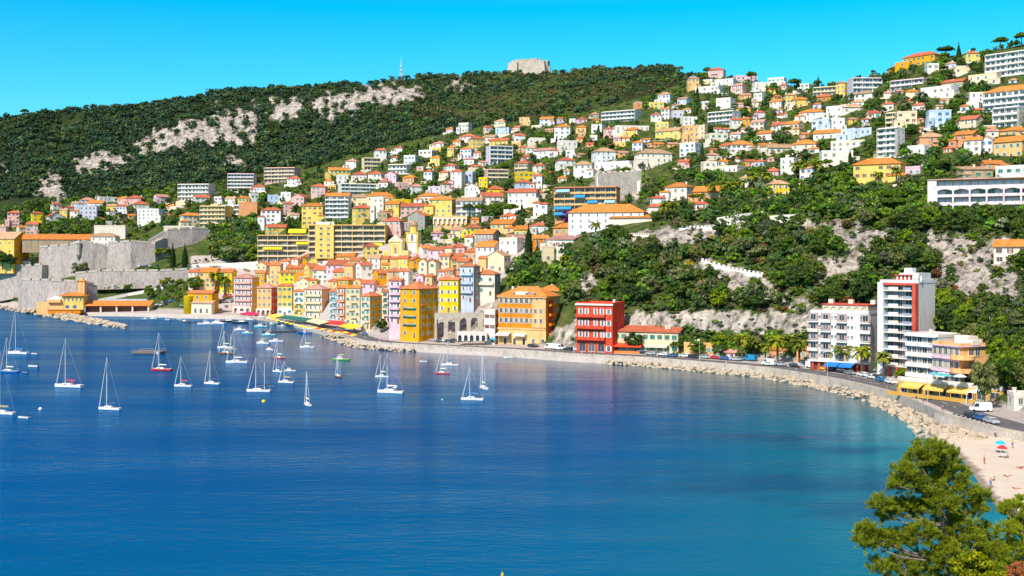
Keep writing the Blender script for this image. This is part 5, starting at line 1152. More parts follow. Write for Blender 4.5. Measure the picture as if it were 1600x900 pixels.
LEAFS = dict(ev=leafm('evergreen_leaves', (.070,.120,.034)), li=leafm('light_green_leaves', (.120,.205,.024)), gr=leafm('grey_green_leaves', (.150,.180,.085)), pi=leafm('pine_needles', (.070,.135,.022)),
             cy=leafm('cypress_leaves', (.028,.060,.018)), pa=leafm('palm_leaves', (.19,.24,.03)), br=leafm('brown_leaves', (.16,.085,.045)), ye=leafm('yellow_leaves', (.30,.26,.03)), bo=leafm('bougainvillea_flowers', (.34,.02,.36), (.5,.05,.5)))
BARK = stone('bark', (.16,.11,.08), 1.0, .5)
def crown_mesh(nm, seed, key, **k):
    V = crown_np(seed, **k); return npmesh(nm, V, quads(len(V)//4), LEAFS[key])
def trunk_mesh(h, r, limbs=4, seed=0, spread=.55):
    q = random.Random(seed); b = MB(); b.tube((0,0,-.25), (.03,0,h*.5), r*1.25, r*.85, 7); b.tube((.03,0,h*.5), (0,.02,h), r*.85, r*.55, 7)
    for i in range(limbs):
        a = 2*pi*i/limbs+q.uniform(-.4, .4); z = h*q.uniform(.6, 1); b.tube((0,0,z), (spread*cos(a), spread*sin(a), z+.35+q.uniform(0, .25)), r*.5, r*.15, 5)
    return b.data('trunk', BARK)
TT = {}
for kname, key, sd, ell, bl, lv, sz, tz, th_ in (('ev', 'ev', 3, (1,1,.8), 34, 46, .085, .45, .06), ('li', 'li', 5, (1,1,.85), 34, 44, .09, .45, .06), ('gr', 'gr', 8, (1,1,.75), 30, 46, .08, .4, .06), ('um', 'pi', 9, (1,1,.55), 34, 52, .085, 1.35, .055)):
    TT[kname] = [(crown_mesh('crown', sd+10*v, key, blobs=bl, leaves=lv, size=sz, ell=ell, flatb=kname == 'um'), trunk_mesh(tz+.3 if kname == 'um' else tz+.35, th_, 5, v)) for v in range(3)]
def cyp_mesh():
    r = np.random.default_rng(4); n = 1500; z = r.uniform(0, 1, n); rad = .16*np.sin(np.clip(z*1.05+.06, 0, 1)**.75*pi)**.7*(1-.25*z); a = r.uniform(0, 2*pi, n)
    rr = rad*r.uniform(.75, 1.12, n); p = np.stack([rr*np.cos(a), rr*np.sin(a), z], 1); up = np.array([0, 0, 1.]); t = np.stack([-np.sin(a), np.cos(a), r.normal(0, .3, n)], 1)
    s = r.uniform(.012, .028, (n, 1)); return npmesh('crown', np.stack([p-t*s, p-up*s*1.2+t*s*.3, p+t*s, p+up*s*2.4], 1).reshape(-1, 3), quads(n), LEAFS['cy'])
CYP = cyp_mesh()
def palm_parts(seed):
    r = random.Random(seed); b = MB(); b.tube((0,0,-.3), (.02,0,.35), .045, .038, 7); b.tube((.02,0,.35), (.03,.01,.72), .038, .034, 7); b.lathe([(.034,.70),(.06,.74),(.05,.80),(.01,.82)], 8, 0, (.03,.01,0)); tr = b.data('trunk', BARK)
    V = []
    for k in range(46):
        a = r.uniform(0, 2*pi); el = r.uniform(-.25, 1.25); L = r.uniform(.34, .46); prev = None; x = z = 0; ang = el
        pts = []
        for s in range(7): pts.append((x, z)); x += cos(ang)*L/6; z += sin(ang)*L/6; ang -= .30
        ca, sa = cos(a), sin(a)
        for s in range(6):
            (xa, za), (xb, zb) = pts[s], pts[s+1]; w0 = .055*math.sin(pi*(s+.4)/7); w1 = .055*math.sin(pi*(s+1.3)/7)
            for sg in (-1, 1):
                f = lambda x, w, z, dz: (.03+x*ca-sg*w*sa, .01+x*sa+sg*w*ca, .79+z-dz)
                V += [f(xa, 0, za, 0), f(xb, 0, zb, 0), f(xb+.012, w1, zb, w1*.7), f(xa+.02, w0, za, w0*.7)]
    V = np.array(V); return npmesh('fronds', V, quads(len(V)//4), LEAFS['pa']), tr
PALMS = [palm_parts(1), palm_parts(2)]
def bush_mesh(seed, key): return crown_mesh('foliage', seed, key, blobs=22, leaves=40, size=.11, ell=(1,1,.8))
BU = {k: [bush_mesh(40+i, k) for i in range(2)] for k in ('ev', 'li', 'gr', 'br', 'ye', 'bo')}
NT_ = [0]
def tree(kind, P, hgt, label, group=None, name=None, wid=None, cat=None):
    r = random.Random(NT_[0]); NT_[0] += 1; rz = r.uniform(0, 6.28)
    if kind == 'cy': rt = empty(name or 'cypress_tree', P, rz, label, cat or 'cypress', group); w = wid or hgt; inst('crown', CYP, rt, (0,0,0), 0, (w*.8, w*.8, hgt)); inst('trunk', TT['ev'][0][1], rt, (0,0,-.3), 0, (hgt*.08, hgt*.08, hgt*.2)); return rt
    if kind == 'pa': rt = empty(name or 'palm_tree', P, rz, label, cat or 'palm tree', group); f, t = r.choice(PALMS); inst('trunk', t, rt, (0,0,0), 0, hgt/1.1); inst('crown', f, rt, (0,0,0), 0, hgt/1.1); return rt
    if kind in BU and kind not in TT or (kind.startswith('b_')):
        k = kind.replace('b_', ''); rt = empty(name or 'bush', P, rz, label, cat or 'bush', group); w = wid or hgt*.62; inst('foliage', r.choice(BU[k]), rt, (0,0,hgt*.42), 0, (w, w, hgt*.62)); return rt
    c, t = r.choice(TT[kind]); rt = empty(name or ('umbrella_pine' if kind == 'um' else 'tree'), P, rz, label, cat or ('umbrella pine' if kind == 'um' else 'tree'), group)
    if kind == 'um': w = wid or hgt*.5; inst('crown', c, rt, (0,0,hgt*.72), 0, (w, w, hgt*.55)); inst('trunk', t, rt, (0,0,0), 0, (w, w, hgt*.42)); return rt
    w = wid or hgt*.46; inst('crown', c, rt, (0,0,hgt*.56), 0, (w, w, hgt*.52)); inst('trunk', t, rt, (0,0,0), 0, (w, w, hgt*.5)); return rt
def T(kind, px, row, hpx, label, group=None, wpx=None, ymin=0, Y=None, **k):
    P = ground(px, row, ymin) if Y is None else at(px, row, Y); s = P.y/F; P.z -= .3
    return tree(kind, P, hpx*s, label, group, wid=wpx*s/2 if wpx else None, **k)
# --- trees one can pick out
for px, h, l in ((4,30,'leftmost of the dark trees before the yellow citadel barracks'),(17,24,'second of the dark trees before the yellow citadel barracks'),(52,18,'small dark tree on the citadel wall right of the yellow barracks')): T('ev', px, 418, h, l, wpx=h*.9, Y=898)
T('cy', 826, 404, 54, 'tall dark cypress rising above the orange roofs of the old town')
for px, rw, h, l in ((270,418,38,'left of the two clipped cypresses below the citadel ramp'),(289,418,37,'right of the two clipped cypresses below the citadel ramp'),(1507,247,34,'cypress beside the white house with the orange roof and magenta shutter'),(1498,99,33,'cypress on the skyline right of the amber mansion'),(452,380,42,'dark cypress at the left end of the yellow balcony block'),(498,272,22,'cypress in front of the dark wooded slope')):
    T('cy', px, rw, h, l)
for i, px in enumerate((733, 750, 772, 797)):
    T('um', px, 340, 24, ['leftmost','second','third','rightmost, widest'][i]+' umbrella pine of the four over the car terrace', 'umbrella pines over the car terrace', wpx=24 if i < 3 else 32)
for px, rw, h, w, k, l in ((125,442,40,32,'gr','round brown-green tree at the foot of the citadel wall'),(145,459,22,20,'li','small green tree behind the harbour tower'),(171,459,20,18,'li','leftmost of the clipped green trees behind the boat shed'),(186,458,20,20,'li','second of the clipped green trees behind the boat shed'),(203,458,21,22,'li','third and widest of the clipped green trees behind the boat shed'),
   (233,468,26,20,'li','round bright green tree right of the boat shed'),(305,458,30,34,'li','bright green tree left of the peach house with palms'),(283,438,16,9,'li','small conical tree on the slope above the harbour car park'),(140,449,16,22,'ev','dark shrubby tree beside the citadel wall'),
   (992,551,38,38,'ev','dark round tree in front of the long cream building'),(1062,552,32,40,'li','broad green tree right of the long cream building'),(1090,556,28,34,'li','green tree between the cream building and the ochre arcade'),(1125,552,34,40,'li','big leafy tree behind the pink kiosk'),(1240,556,30,36,'ev','dark green tree left of the white apartment blocks'),(1180,556,30,40,'ev','dark green tree among the promenade palms'),
   (596,520,26,24,'ev','dark tree clinging to the rock left of the rose pink house'),(1388,585,14,26,'li','clipped green bush tree at the foot of the white tower'),(1408,590,17,30,'li','rounded green tree beside the ribbon windowed block'),(1442,596,24,14,'ev','slim dark tree beside the yellow restaurant')):
    T(k, px, rw, h, l, wpx=w)
for px, rw, h, l in ((1539,640,92,'large yellowish pine leaning in front of the peach villa'),(1578,618,64,'broad umbrella pine at the right edge behind the restaurant'),(1592,560,44,'dense round tree under the stone road bridge')):
    T('um' if 'umbrella' in l else 'gr' if 'yellowish' in l else 'ev', px, rw, h, l, wpx=80 if 'umbrella' in l else 52, Y=None)
for i, (px, rw, h) in enumerate(((1160,563,40),(1215,568,44),(1178,560,30),(1249,572,42),(1283,576,44),(1318,580,40),(1347,585,44),(1380,590,40),(1303,578,30),(1196,564,28))):
    T('pa', px, rw, h*1.18, ['palm by the pink kiosk','first big palm left of the white blocks','short palm between kiosk and blue van','palm left of the blue awnings','palm before the arched white block','palm beside the blue awnings','palm left of the tower entrance','palm at the foot of the white tower','low palm behind the blue awnings','low palm by the orange roofed sheds'][i], 'palms along the shore road')
for i, (px, rw, h) in enumerate(((336,458,40),(351,460,34),(262,452,22),(253,452,18),(240,448,20),(246,408,24),(258,406,22),(1112,312,30),(1132,312,34),(1145,308,28),(1175,300,36),(1198,298,34),(1244,282,34),(1258,280,34),(1278,284,38),(1356,286,34),(1400,288,32),(1040,345,34),(1052,345,32),(885,428,34),(930,372,30),(1372,288,24),(1160,302,26),(1095,322,24),(330,404,26),(350,398,26),(375,396,28),(396,408,30))):
    lab = ['tall palm before the peach harbour house','second palm before the yellow harbour house','palm right of the bougainvillea on the slope','shorter palm by the bougainvillea','small palm on the green terrace','palm left of the clipped cypresses','palm nearest the clipped cypresses','left palm of the trio behind the orange house','tallest palm of the trio behind the orange house','right palm of the trio behind the orange house','palm left of the yellow cottage','palm touching the yellow cottage','left palm of the three under the hip roofed house','middle palm of the three under the hip roofed house','right palm of the three under the hip roofed house','palm before the yellow villa windows','palm right of the yellow villa windows','left palm of the pair over the barracks wing','right palm of the pair over the barracks wing','palm beside the stone tower house','palm on the slope right of the tall cypress','low palm between the villa palms','low palm left of the yellow cottage','palm below the orange house','palm under the pale wall of the citadel park','park palm among dark trees','park palm behind the terrace wall','park palm near the balcony block'][i]
    T('pa', px, rw, h, lab, 'palms in the gardens')
T('b_bo', 886, 346, 30, 'vivid purple bougainvillea beside the long white barracks', wpx=22)
T('b_bo', 251, 436, 16, 'purple bougainvillea on the slope below the bastion', wpx=26)
T('b_bo', 611, 503, 12, 'purple bougainvillea at the foot of the rose pink house', wpx=14)
T('b_bo', 1323, 286, 10, 'purple flowers left of the yellow villa with palms', wpx=12); T('b_bo', 1083, 244, 10, 'magenta flowers under the white gabled wall', wpx=12)
for px, rw, h, w, l in ((10,188,14,14,'lone pine on the skyline at far left'),(38,184,15,16,'second lone pine on the skyline at left'),(70,180,13,16,'dark pine on the left skyline before the wood'),(1174,128,25,20,'open crowned pine on the skyline beside the white houses'),(1242,143,22,26,'broad pine on the skyline left of the small white house'),(1278,142,20,14,'slender pine on the skyline right of the small white house'),(1563,78,22,28,'wide dark cedar on the skyline left of the ribbon tower block'),(1478,92,22,30,'dark pine right of the amber mansion'),(1596,74,26,26,'big tree on the skyline at the right edge'),(1105,113,20,16,'pine at the left of the pink skyline house')):
    T('um' if h > 14 else 'ev', px, rw, h, l, wpx=w)
# --- scattered woods: the largest as trees of their own, the rest as masses
HC = [(a+1, b_-1, c+1, d-1) for a, b_, c, d in RECTS]
HA = np.array(HC)
def blocked(px, row, wp, hp, tol=.26):
    x0, x1, y0, y1 = px-wp, px+wp, row-hp, row
    w = np.minimum(x1, HA[:, 1])-np.maximum(x0, HA[:, 0]); h = np.minimum(y1, HA[:, 3])-np.maximum(y0, HA[:, 2])
    ov = np.where((w > 0) & (h > 0), w*h, 0); A = (HA[:, 1]-HA[:, 0])*(HA[:, 3]-HA[:, 2])
    fr = (row > HA[:, 3]-3)            # tree stands in front of that house
    return bool(np.any(fr & (ov > tol*np.minimum(A, 4*wp*hp)))) or bool(np.any((~fr) & (px > HA[:, 0]) & (px < HA[:, 1]) & (row > HA[:, 2]+2)))
cands = []
rg = random.Random(5)
CLIFF = [(880,500),(885,430),(930,385),(960,372),(1040,356),(1170,352),(1240,350),(1330,340),(1440,345),(1600,350),(1640,420),(1640,520),(1560,560),(1500,540),(1470,500),(1462,430),(1372,425),(1370,478),(1268,480),(1265,488),(1000,486),(960,478),(905,474)]
def rk(px, row): return float(rockmask(np.array([px]), np.array([row]))[0])
CN = {'ev': 'dark evergreen tree', 'li': 'bright green tree', 'gr': 'grey green olive tree', 'um': 'umbrella pine', 'b_ev': 'dark bush', 'b_li': 'light green bush', 'b_gr': 'grey green bush', 'b_br': 'brown dry bush', 'b_ye': 'yellow flowering bush', 'cy': 'cypress'}
# cliff wood
for _ in range(1900):
    px = rg.uniform(872, 1640); row = rg.uniform(345, 560)
    if not inpoly(np.array([px]), np.array([row]), CLIFF)[0]: continue
    R = rk(px, row); k = rg.choices(['ev', 'li', 'gr', 'b_ev', 'b_li', 'b_gr', 'b_br', 'b_ye'], [30, 5 if px < 1300 else 14, 12, 14, 7, 13, 9, 5])[0]
    if R > .5 and rg.random() < (.80 if px > 1430 else .90): continue
    P = ground(px, row); s = P.y/F; big = not k.startswith('b_') and R < .5
    h = rg.uniform(6, 10.5) if big else rg.uniform(2.2, 4.5)
    cands.append((h/s, px, row, k, P, h, 'cliff'))
dens = [0.0]
def zone_scatter(poly, n, hr, kinds, wts, zn, tol=.26):
    xs = [p[0] for p in poly]; ys = [p[1] for p in poly]
    for _ in range(n):
        px = rg.uniform(min(xs), max(xs)); row = rg.uniform(min(ys), max(ys))
        if not inpoly(np.array([px]), np.array([row]), poly)[0]: continue
        P = ground(px, row); s = P.y/F; k = rg.choices(kinds, wts)[0]; h = rg.uniform(*hr)*(.5 if k.startswith('b_') else 1)*(1.3 if k == 'cy' else 1)
        if blocked(px, row, h/s*.42, h/s, tol): continue
        if rk(px, row) > .5 and rg.random() < .7: continue
        cands.append((h/s, px, row, k, P, h, zn))
zone_scatter([(980,345),(1010,300),(1100,240),(1060,200),(1000,170),(1040,120),(1110,110),(1250,132),(1400,112),(1500,80),(1640,60),(1640,345),(1460,345),(1330,342),(1230,350),(1150,352)], 5200, (3.5, 8.5), ['ev','li','gr','um','b_ev','b_li','cy'], [30,16,8,10,16,16,3], 'hill')
zone_scatter([(380,350),(470,280),(560,250),(700,215),(860,185),(1000,180),(1010,300),(990,345),(900,350),(850,390),(700,400),(600,390)], 4300, (3.5, 7.5), ['ev','li','gr','um','b_ev','b_li','cy'], [30,14,10,8,18,14,4], 'town')
zone_scatter([(0,370),(0,330),(100,310),(300,295),(420,280),(420,350),(330,352),(200,356),(100,372)], 1500, (4.5, 9), ['ev','li','gr','b_li'], [30,20,6,10], 'left')
zone_scatter([(190,352),(330,352),(330,372),(300,412),(240,412),(200,372)], 260, (3, 7), ['ev','li','b_li','gr'], [14,12,20,8], 'left')
zone_scatter([(318,400),(318,368),(345,345),(400,345),(410,395),(400,412),(330,415)], 330, (8, 14), ['ev','li','gr'], [34,16,12], 'park', tol=.5)
zone_scatter([(120,476),(130,445),(300,434),(330,440),(320,470),(260,480)], 110, (3, 6), ['li','b_li','b_ev','gr'], [10,20,14,4], 'harbour')
zone_scatter([(800,470),(792,440),(810,415),(850,405),(900,400),(905,440),(890,470),(870,448),(820,445)], 200, (5, 9), ['ev','li','b_ev','b_li'], [20,14,10,10], 'rock', tol=.35)
zone_scatter([(985,560),(985,530),(1100,528),(1268,540),(1268,560)], 70, (3, 7), ['li','ev','b_li'], [16,12,16], 'prom', tol=.35)
zone_scatter([(1452,345),(1200,350),(1200,320),(1330,295),(1452,300)], 700, (2.5, 6), ['b_li','b_ev','li','b_ye','b_gr'], [34,12,12,4,8], 'scrub', tol=.4)
zone_scatter([(1452,352),(1452,334),(1640,334),(1640,356)], 190, (4, 7), ['ev','li','b_ev'], [20,10,10], 'hedge', tol=.5)
zone_scatter([(1455,560),(1462,470),(1500,490),(1560,520),(1640,520),(1640,640),(1590,640),(1560,600),(1556,530),(1500,516)], 320, (5, 10), ['li','ev','gr'], [20,14,5], 'east', tol=.4)
zone_scatter([(420,420),(600,400),(800,395),(800,440),(600,450),(420,440)], 60, (3, 5), ['li','ev'], [1,1], 'oldtown', tol=.3)
zone_scatter([(852,440),(905,440),(905,502),(874,502),(866,470)], 90, (3, 6), ['ev','li','b_ev','b_li'], [14,10,14,14], 'rock', tol=.5)
zone_scatter([(150,443),(330,438),(330,464),(235,470),(150,458)], 110, (2.5, 5.5), ['li','b_li','b_ev','gr','ev'], [10,20,14,4,8], 'harbour', tol=5)
zone_scatter([(235,400),(330,398),(330,412),(235,412)], 60, (3, 6), ['b_li','b_ev','ev'], [14,14,8], 'park', tol=5)
zone_scatter([(15,462),(125,459),(150,470),(60,474),(15,470)], 40, (2.5, 5), ['b_ev','ev','b_gr'], [14,8,8], 'harbour', tol=5)
cands.sort(key=lambda c: -c[0])
ZL = dict(cliff='on the rocky cliff above the shore road', hill='among the villas on the right hand hill', town='among the houses above the old town', left='below the dark wooded ridge at left', park='in the park below the citadel', harbour='on the slope behind the harbour', rock='on the rocks behind the orange hotel', prom='behind the shore promenade', scrub='on the green slope under the yellow villa', hedge='in front of the long arched hotel', east='behind the peach villa at right', oldtown='between the old town roofs')
cnt = {}; mass = []; TS = {}
LM2 = [(935,510,'the tall red building'),(1010,525,'the long cream building'),(1010,380,'the pale cliff top wall'),(1100,495,'the cut rock face'),(1180,400,'the wooded cliff edge'),(1320,530,'the arched white block'),(1340,370,'the long bare rock band'),(1500,440,'the grey crag behind the tower'),(1570,392,'the white house with red pillars'),(1575,505,'the stone road bridge'),(1500,565,'the peach villa'),(1270,430,'the middle of the rocky slope'),(1050,440,'the densest wood on the cliff'),(1000,320,'the barracks wing'),(1250,330,'the green slope under the palms'),(1440,325,'the left end of the arched hotel'),(1560,345,'the hedge before the arched hotel')]
for c in cands:
    k = c[3]; nm = 'bush' if k.startswith('b_') else 'umbrella_pine' if k == 'um' else 'cypress_tree' if k == 'cy' else 'tree'
    lim = dict(tree=250, bush=180, umbrella_pine=60, cypress_tree=30)[nm]
    if cnt.get(nm, 0) < lim:
        cnt[nm] = cnt.get(nm, 0)+1; P = c[4].copy(); P.z -= .2
        o_ = tree(k, P, c[5], 'x', CN[k].replace('bush', 'bushe')+'s '+ZL[c[6]])
        rel, ln, di = relation(c[1], c[2]-c[0]*.5, LMK+LM2); big_ = 'large ' if c[0] > 30 else 'small ' if c[0] < 16 else ''
        TS.setdefault(f"{big_}{CN[k]} {rel} {ln}", []).append((c[1], o_))
    else: mass.append(c)
finish(TS)
# masses as one object per wood
def templ(seed, blobs, leaves, size, ell): return crown_np(seed, blobs, leaves, size, ell, inner=.5)
LOW = [templ(100+i, 12, 9, .22, (1,1,.8)) for i in range(4)]; MID = [templ(120+i, 16, 18, .16, (1,1,.8)) for i in range(3)]
HUE = dict(ev=(.070,.125,.034), li=(.13,.24,.026), gr=(.16,.185,.085), um=(.065,.135,.024), b_ev=(.06,.115,.03), b_li=(.15,.25,.03), b_gr=(.13,.155,.07), b_br=(.17,.11,.06), b_ye=(.30,.27,.05), cy=(.028,.06,.018), fo=(.050,.094,.050), fo2=(.088,.138,.052), ru=(.165,.135,.062))
def massobj(nm, items, label, cat, T_):
    r = np.random.default_rng(3); Vs = []; Cs = []
    for (P, hgt, wid, k) in items:
        t = T_[r.integers(len(T_))]; a = r.uniform(0, 6.28); ca, sa = cos(a), sin(a)
        v = np.stack([(t[:, 0]*ca-t[:, 1]*sa)*wid, (t[:, 0]*sa+t[:, 1]*ca)*wid, t[:, 2]*hgt*.55+hgt*.5], 1)+np.array(P)
        Vs.append(v); j = r.uniform(.7, 1.35); c = np.array(HUE[k])*j*np.array([r.uniform(.85, 1.25), 1, r.uniform(.8, 1.2)]); Cs.append(np.broadcast_to(np.append(c, 1), (len(v), 4)))
    V = np.concatenate(Vs); me = npmesh(nm, V, quads(len(V)//4), leafattr(nm+'_leaves')); ca_ = me.color_attributes.new('hue', 'FLOAT_COLOR', 'POINT'); ca_.data.foreach_set('color', np.concatenate(Cs).astype(np.float32).ravel())
    o = inst(nm, me); tag(o, label, cat, kind='stuff'); return o
massobj('woodland', [(c[4], c[5], c[5]*(.5 if not c[3] == 'cy' else .18), c[3]) for c in mass], 'mixed green trees and shrubs filling the gardens between the houses', 'woodland', MID)
# the dark forest of the ridge
it = []; rg2 = np.random.default_rng(9)
FOR = [(-60,352),(0,345),(60,335),(110,314),(200,306),(280,296),(360,280),(470,266),(560,244),(640,220),(760,196),(860,186),(940,168),(1010,150),(1060,132),(1115,124),(1112,95),(800,95),(400,110),(-60,160)]
ci = rg2.uniform(0, NC-1.01, 60000); tj = rg2.uniform(110, NT-9, 60000); tj[:9000] = rg2.uniform(26, 112, 9000); ci[:7000] = rg2.uniform(501, 640, 7000); ci[7000:9000] = rg2.uniform(60, 168, 2000)
i0 = ci.astype(int); j0 = tj.astype(int); fx = ci-i0; fy = tj-j0
bl = lambda A: (A[i0, j0]*(1-fx)+A[i0+1, j0]*fx)*(1-fy)+(A[i0, j0+1]*(1-fx)+A[i0+1, j0+1]*fx)*fy
YY = bl(TY); ZZ = bl(TZ); PP = PX[0]+ci*5; XX = (PP-800)/F*YY; RR = HR_+(CZ-ZZ)/YY*F
inf = inpoly(PP, RR, FOR) | ((tj > 226) & (PP < 2500)) | ((PP < 0) & (RR < 335)) | ((PP > 1645) & (tj > 26)) | ((PP < -45) & (tj > 40))
rmk = rockmask(PP, RR); keep = inf & ~((rmk > .5) & (rg2.random(len(PP)) < .965)) & ~((fbm(XX/45, YY/45, 3) > .66) & (rg2.random(len(PP)) < .6))
cell = {}
for q in np.nonzero(keep)[0]:
    px, row = PP[q], RR[q]
    if tj[q] < 226 and blocked(px, row, 3, 6, .15): continue
    key = (int(XX[q]//5.0), int(YY[q]//5.0)); 
    if key in cell: continue
    cell[key] = 1; nz = float(fbm(np.array([XX[q]/70]), np.array([YY[q]/70]), 3)[0])
    k = 'fo' if rg2.random() < .62 and not (px > 640 and nz > .5) else 'fo2'
    if px > 600 and row < 190 and rg2.random() < .30+.45*(nz > .52): k = 'ru'
    h = rg2.uniform(4.5, 8.5)*(0.55 if k == 'ru' else 1)*(1.15 if px < 500 else 1); it.append(((XX[q], YY[q], ZZ[q]-.6), h, h*.62, k))
print('FOREST', len(it), 'MASS', len(mass), cnt)
massobj('forest', it, 'dense dark green forest covering the long ridge', 'forest', LOW)
# scrub and ground plants everywhere between
it = []
for _ in range(13000):
    px = rg.uniform(-20, 1640); row = rg.uniform(112, 540)
    if row > 352+(px < 430)*120 and px < 870 : continue
    if inpoly(np.array([px]), np.array([row]), FOR)[0]: continue
    if blocked(px, row, 2, 3, .3): continue
    f = colidx(px); i = int(f)
    if row < TR[i].min()+2: continue
    P = ground(px, row)
    if P.z < 4.5: continue
    if rk(px, row) > .5 and rg.random() < .82: continue
    k = rg.choices(['b_li','b_ev','b_gr','b_br','b_ye','fo2'], [26,26,10,5,3,20])[0]; h = rg.uniform(.8, 2.6)
    it.append(((P.x, P.y, P.z-.2), h, h*.9, k))
massobj('undergrowth', it, 'low green scrub and garden shrubs covering the slopes', 'undergrowth', LOW)
print('OBJ', len(bpy.data.objects))
# ---------------------------------------------------------------- shore: road, pavement, sea wall, rocks, beach
AP = [Vector(((px-800)/F*y, y, 2.5)) for px, y in zip(PX, KY[:, 0])]
ix = [i for i, px in enumerate(PX) if 395 <= px <= 2440]
def dense(pts, step=3.0):
    out = [pts[0]]
    for a, b in zip(pts, pts[1:]):
        n = max(1, int((b-a).length/step))
        for k in range(1, n+1): out.append(a.lerp(b, k/n))
    return out
SHL = dense([AP[i] for i in ix[::3]])
def normals(P):
    N_ = []
    for i in range(len(P)):
        d = P[min(i+1, len(P)-1)]-P[max(i-1, 0)]; d.normalize(); N_.append(Vector((-d.y, d.x, 0)))
    return N_
SN = normals(SHL)
def ribbon(name, o0, o1, dz, mat, i0=0, i1=None, every=1, lab=None):
    P = SHL[i0:i1]; Nn = SN[i0:i1]; V = []
    for p, n in zip(P, Nn):
        for o in (o0, o1): q = p+n*o; V.append((q.x, q.y, gz(q.x, q.y)+dz))
    Q_ = np.array([(2*i, 2*i+1, 2*i+3, 2*i+2) for i in range(len(P)-1) if i % every == 0 or every == 1])[:, ::-1]
    o = inst(name, npmesh(name, np.array(V), Q_, mat)); o['kind'] = 'structure'; return o
asp = stone('asphalt', (.16,.155,.16), .5, .1); pvm = stone('pavement_stone', (.60,.52,.48), .5, .1); wmk = flat('road_paint', (.78,.78,.76), .7)
ribbon('pavement', .4, 3.6, .14, pvm); ribbon('road', 3.6, 10.8, .06, asp); ribbon('road_marking', 7.1, 7.25, .066, wmk, every=2)
# parked-car paving in front of the old town harbour
def seawall(i0, i1, lab, h=.95, t=.5):
    b = MB(); P = SHL[i0:i1]; Nn = SN[i0:i1]; O = P[0]
    for (p, n), (q, m) in zip(zip(P, Nn), list(zip(P, Nn))[1:]):
        a, b_, c, d = p, q, q+m*t, p+n*t; v = [x-O for x in (a, b_, c, d)]; lo = Vector((0,0,-3.5)); up = Vector((0,0,h))
        b.mesh([x+lo for x in v]+[x+up for x in v], [(0,1,5,4),(2,3,7,6),(4,5,6,7)])
    root = empty('sea_wall', O, 0, lab, 'sea wall'); b.build('wall', stone('seawall_stone', (.66,.57,.48), .4, .3, .6), root)
def nidx(px, row): 
    g = seapt(px, row, 2.5); return min(range(len(SHL)), key=lambda i: (SHL[i]-g).length)
a1, a2, a3 = nidx(560, 533), nidx(1010, 562), nidx(1480, 652)
seawall(0, a1, 'low stone quay edge in front of the old town cafes', .25, .8); seawall(a1-1, a2, 'long straight pale sea wall below the orange and red buildings'); seawall(a2-1, a3, 'curving sea wall above the riprap on the right'); seawall(a3-1, len(SHL)-1, 'white promenade wall above the beach')
# beach
sandm = None
def sand_mat():
    m, nt, lk, p = newmat('beach_sand'); tc = N(nt, 'ShaderNodeTexCoord'); sx = N(nt, 'ShaderNodeSeparateXYZ'); lk.new(tc.outputs['Object'], sx.inputs[0])
    n1 = noise(nt, lk, 0.25, 8, 0.75, tc.outputs['Object']); c = rampf(nt, lk, n1, [(0.3, (.54,.45,.34)), (0.55, (.64,.55,.44)), (0.7, (.54,.47,.39))])
    ad = N(nt, 'ShaderNodeMath', operation='MULTIPLY_ADD'); lk.new(n1, ad.inputs[0]); ad.inputs[1].default_value = .5; lk.new(sx.outputs['Z'], ad.inputs[2])
    w = rampf(nt, lk, ad.outputs[0], [(0.38, g3(0)), (0.50, g3(1))])
    c = mixc(nt, lk, w, (.27,.21,.16), c); lk.new(c, p.inputs['Base Color']); p.inputs['Roughness'].default_value = .9; return m
V = []; ny, nx = 60, 24
for j in range(ny):
    Y = 95+(270-95)*j/(ny-1); xw = beachx(Y); 
    k = min(range(len(SHL)), key=lambda i: abs(SHL[i].y-Y)+(0 if SHL[i].x > 60 else 999)); xa = SHL[k].x+.3
    for i in range(nx):
        f = i/(nx-1); x = xw-7+(xa-xw+7)*f; d = x-xw; z = max(-.9, d*.11) if d < 0 else min(1.9, .05+d*.065+(.25*math.sin(min(d/6, 1.57))))
        V.append((x, Y, z+.08*(vnoise(x/2.0, Y/2.0)-.5)*(1 if d > 0 else 0)))
i4 = np.arange(ny*nx).reshape(ny, nx); inst('beach', npmesh('beach', np.array(V), np.stack([i4[:-1, :-1], i4[:-1, 1:], i4[1:, 1:], i4[1:, :-1]], -1).reshape(-1, 4), sand_mat(), True))['kind'] = 'structure'
def beachz(x, y): d = x-beachx(y); return min(1.9, .05+d*.065+(.25*math.sin(min(d/6, 1.57))))
# rocks
RKM = stone('boulder_limestone', (.66,.54,.40), .6, .5)
def rock_mesh(seed):
    import bmesh
    bm = bmesh.new(); bmesh.ops.create_icosphere(bm, subdivisions=2, radius=1); q = random.Random(seed); pl = [Vector([q.gauss(0, 1) for _ in range(3)]).normalized() for _ in range(11)]
    for v in bm.verts:
        for p in pl:
            d = v.co.dot(p)
            if d > .62: v.co -= p*(d-.62)
        v.co *= 1+q.uniform(-.05, .05)
    bm.normal_update(); me = bpy.data.meshes.new('boulder'); bm.to_mesh(me); bm.free(); me.materials.append(RKM); return me
ROCKM = [rock_mesh(i) for i in range(5)]; rr_ = random.Random(8); rocks = []
def rock(P, s, where): rocks.append((s/P.y, P, s, where))
for i in range(a2-4, a3+6):
    for _ in range(11):
        j = min(i, len(SHL)-2); t = rr_.random(); wdt = min(7.5, 2.2+(i-a2+4)*.16)
        o = rr_.uniform(.2, 1)**.8*wdt; p = SHL[j].lerp(SHL[j+1], t)-SN[j]*o; p.z = 2.1*(1-o/wdt)-.15; rock(p, rr_.uniform(.55, 1.35)*(1 if o > .8 else .8), 'right')
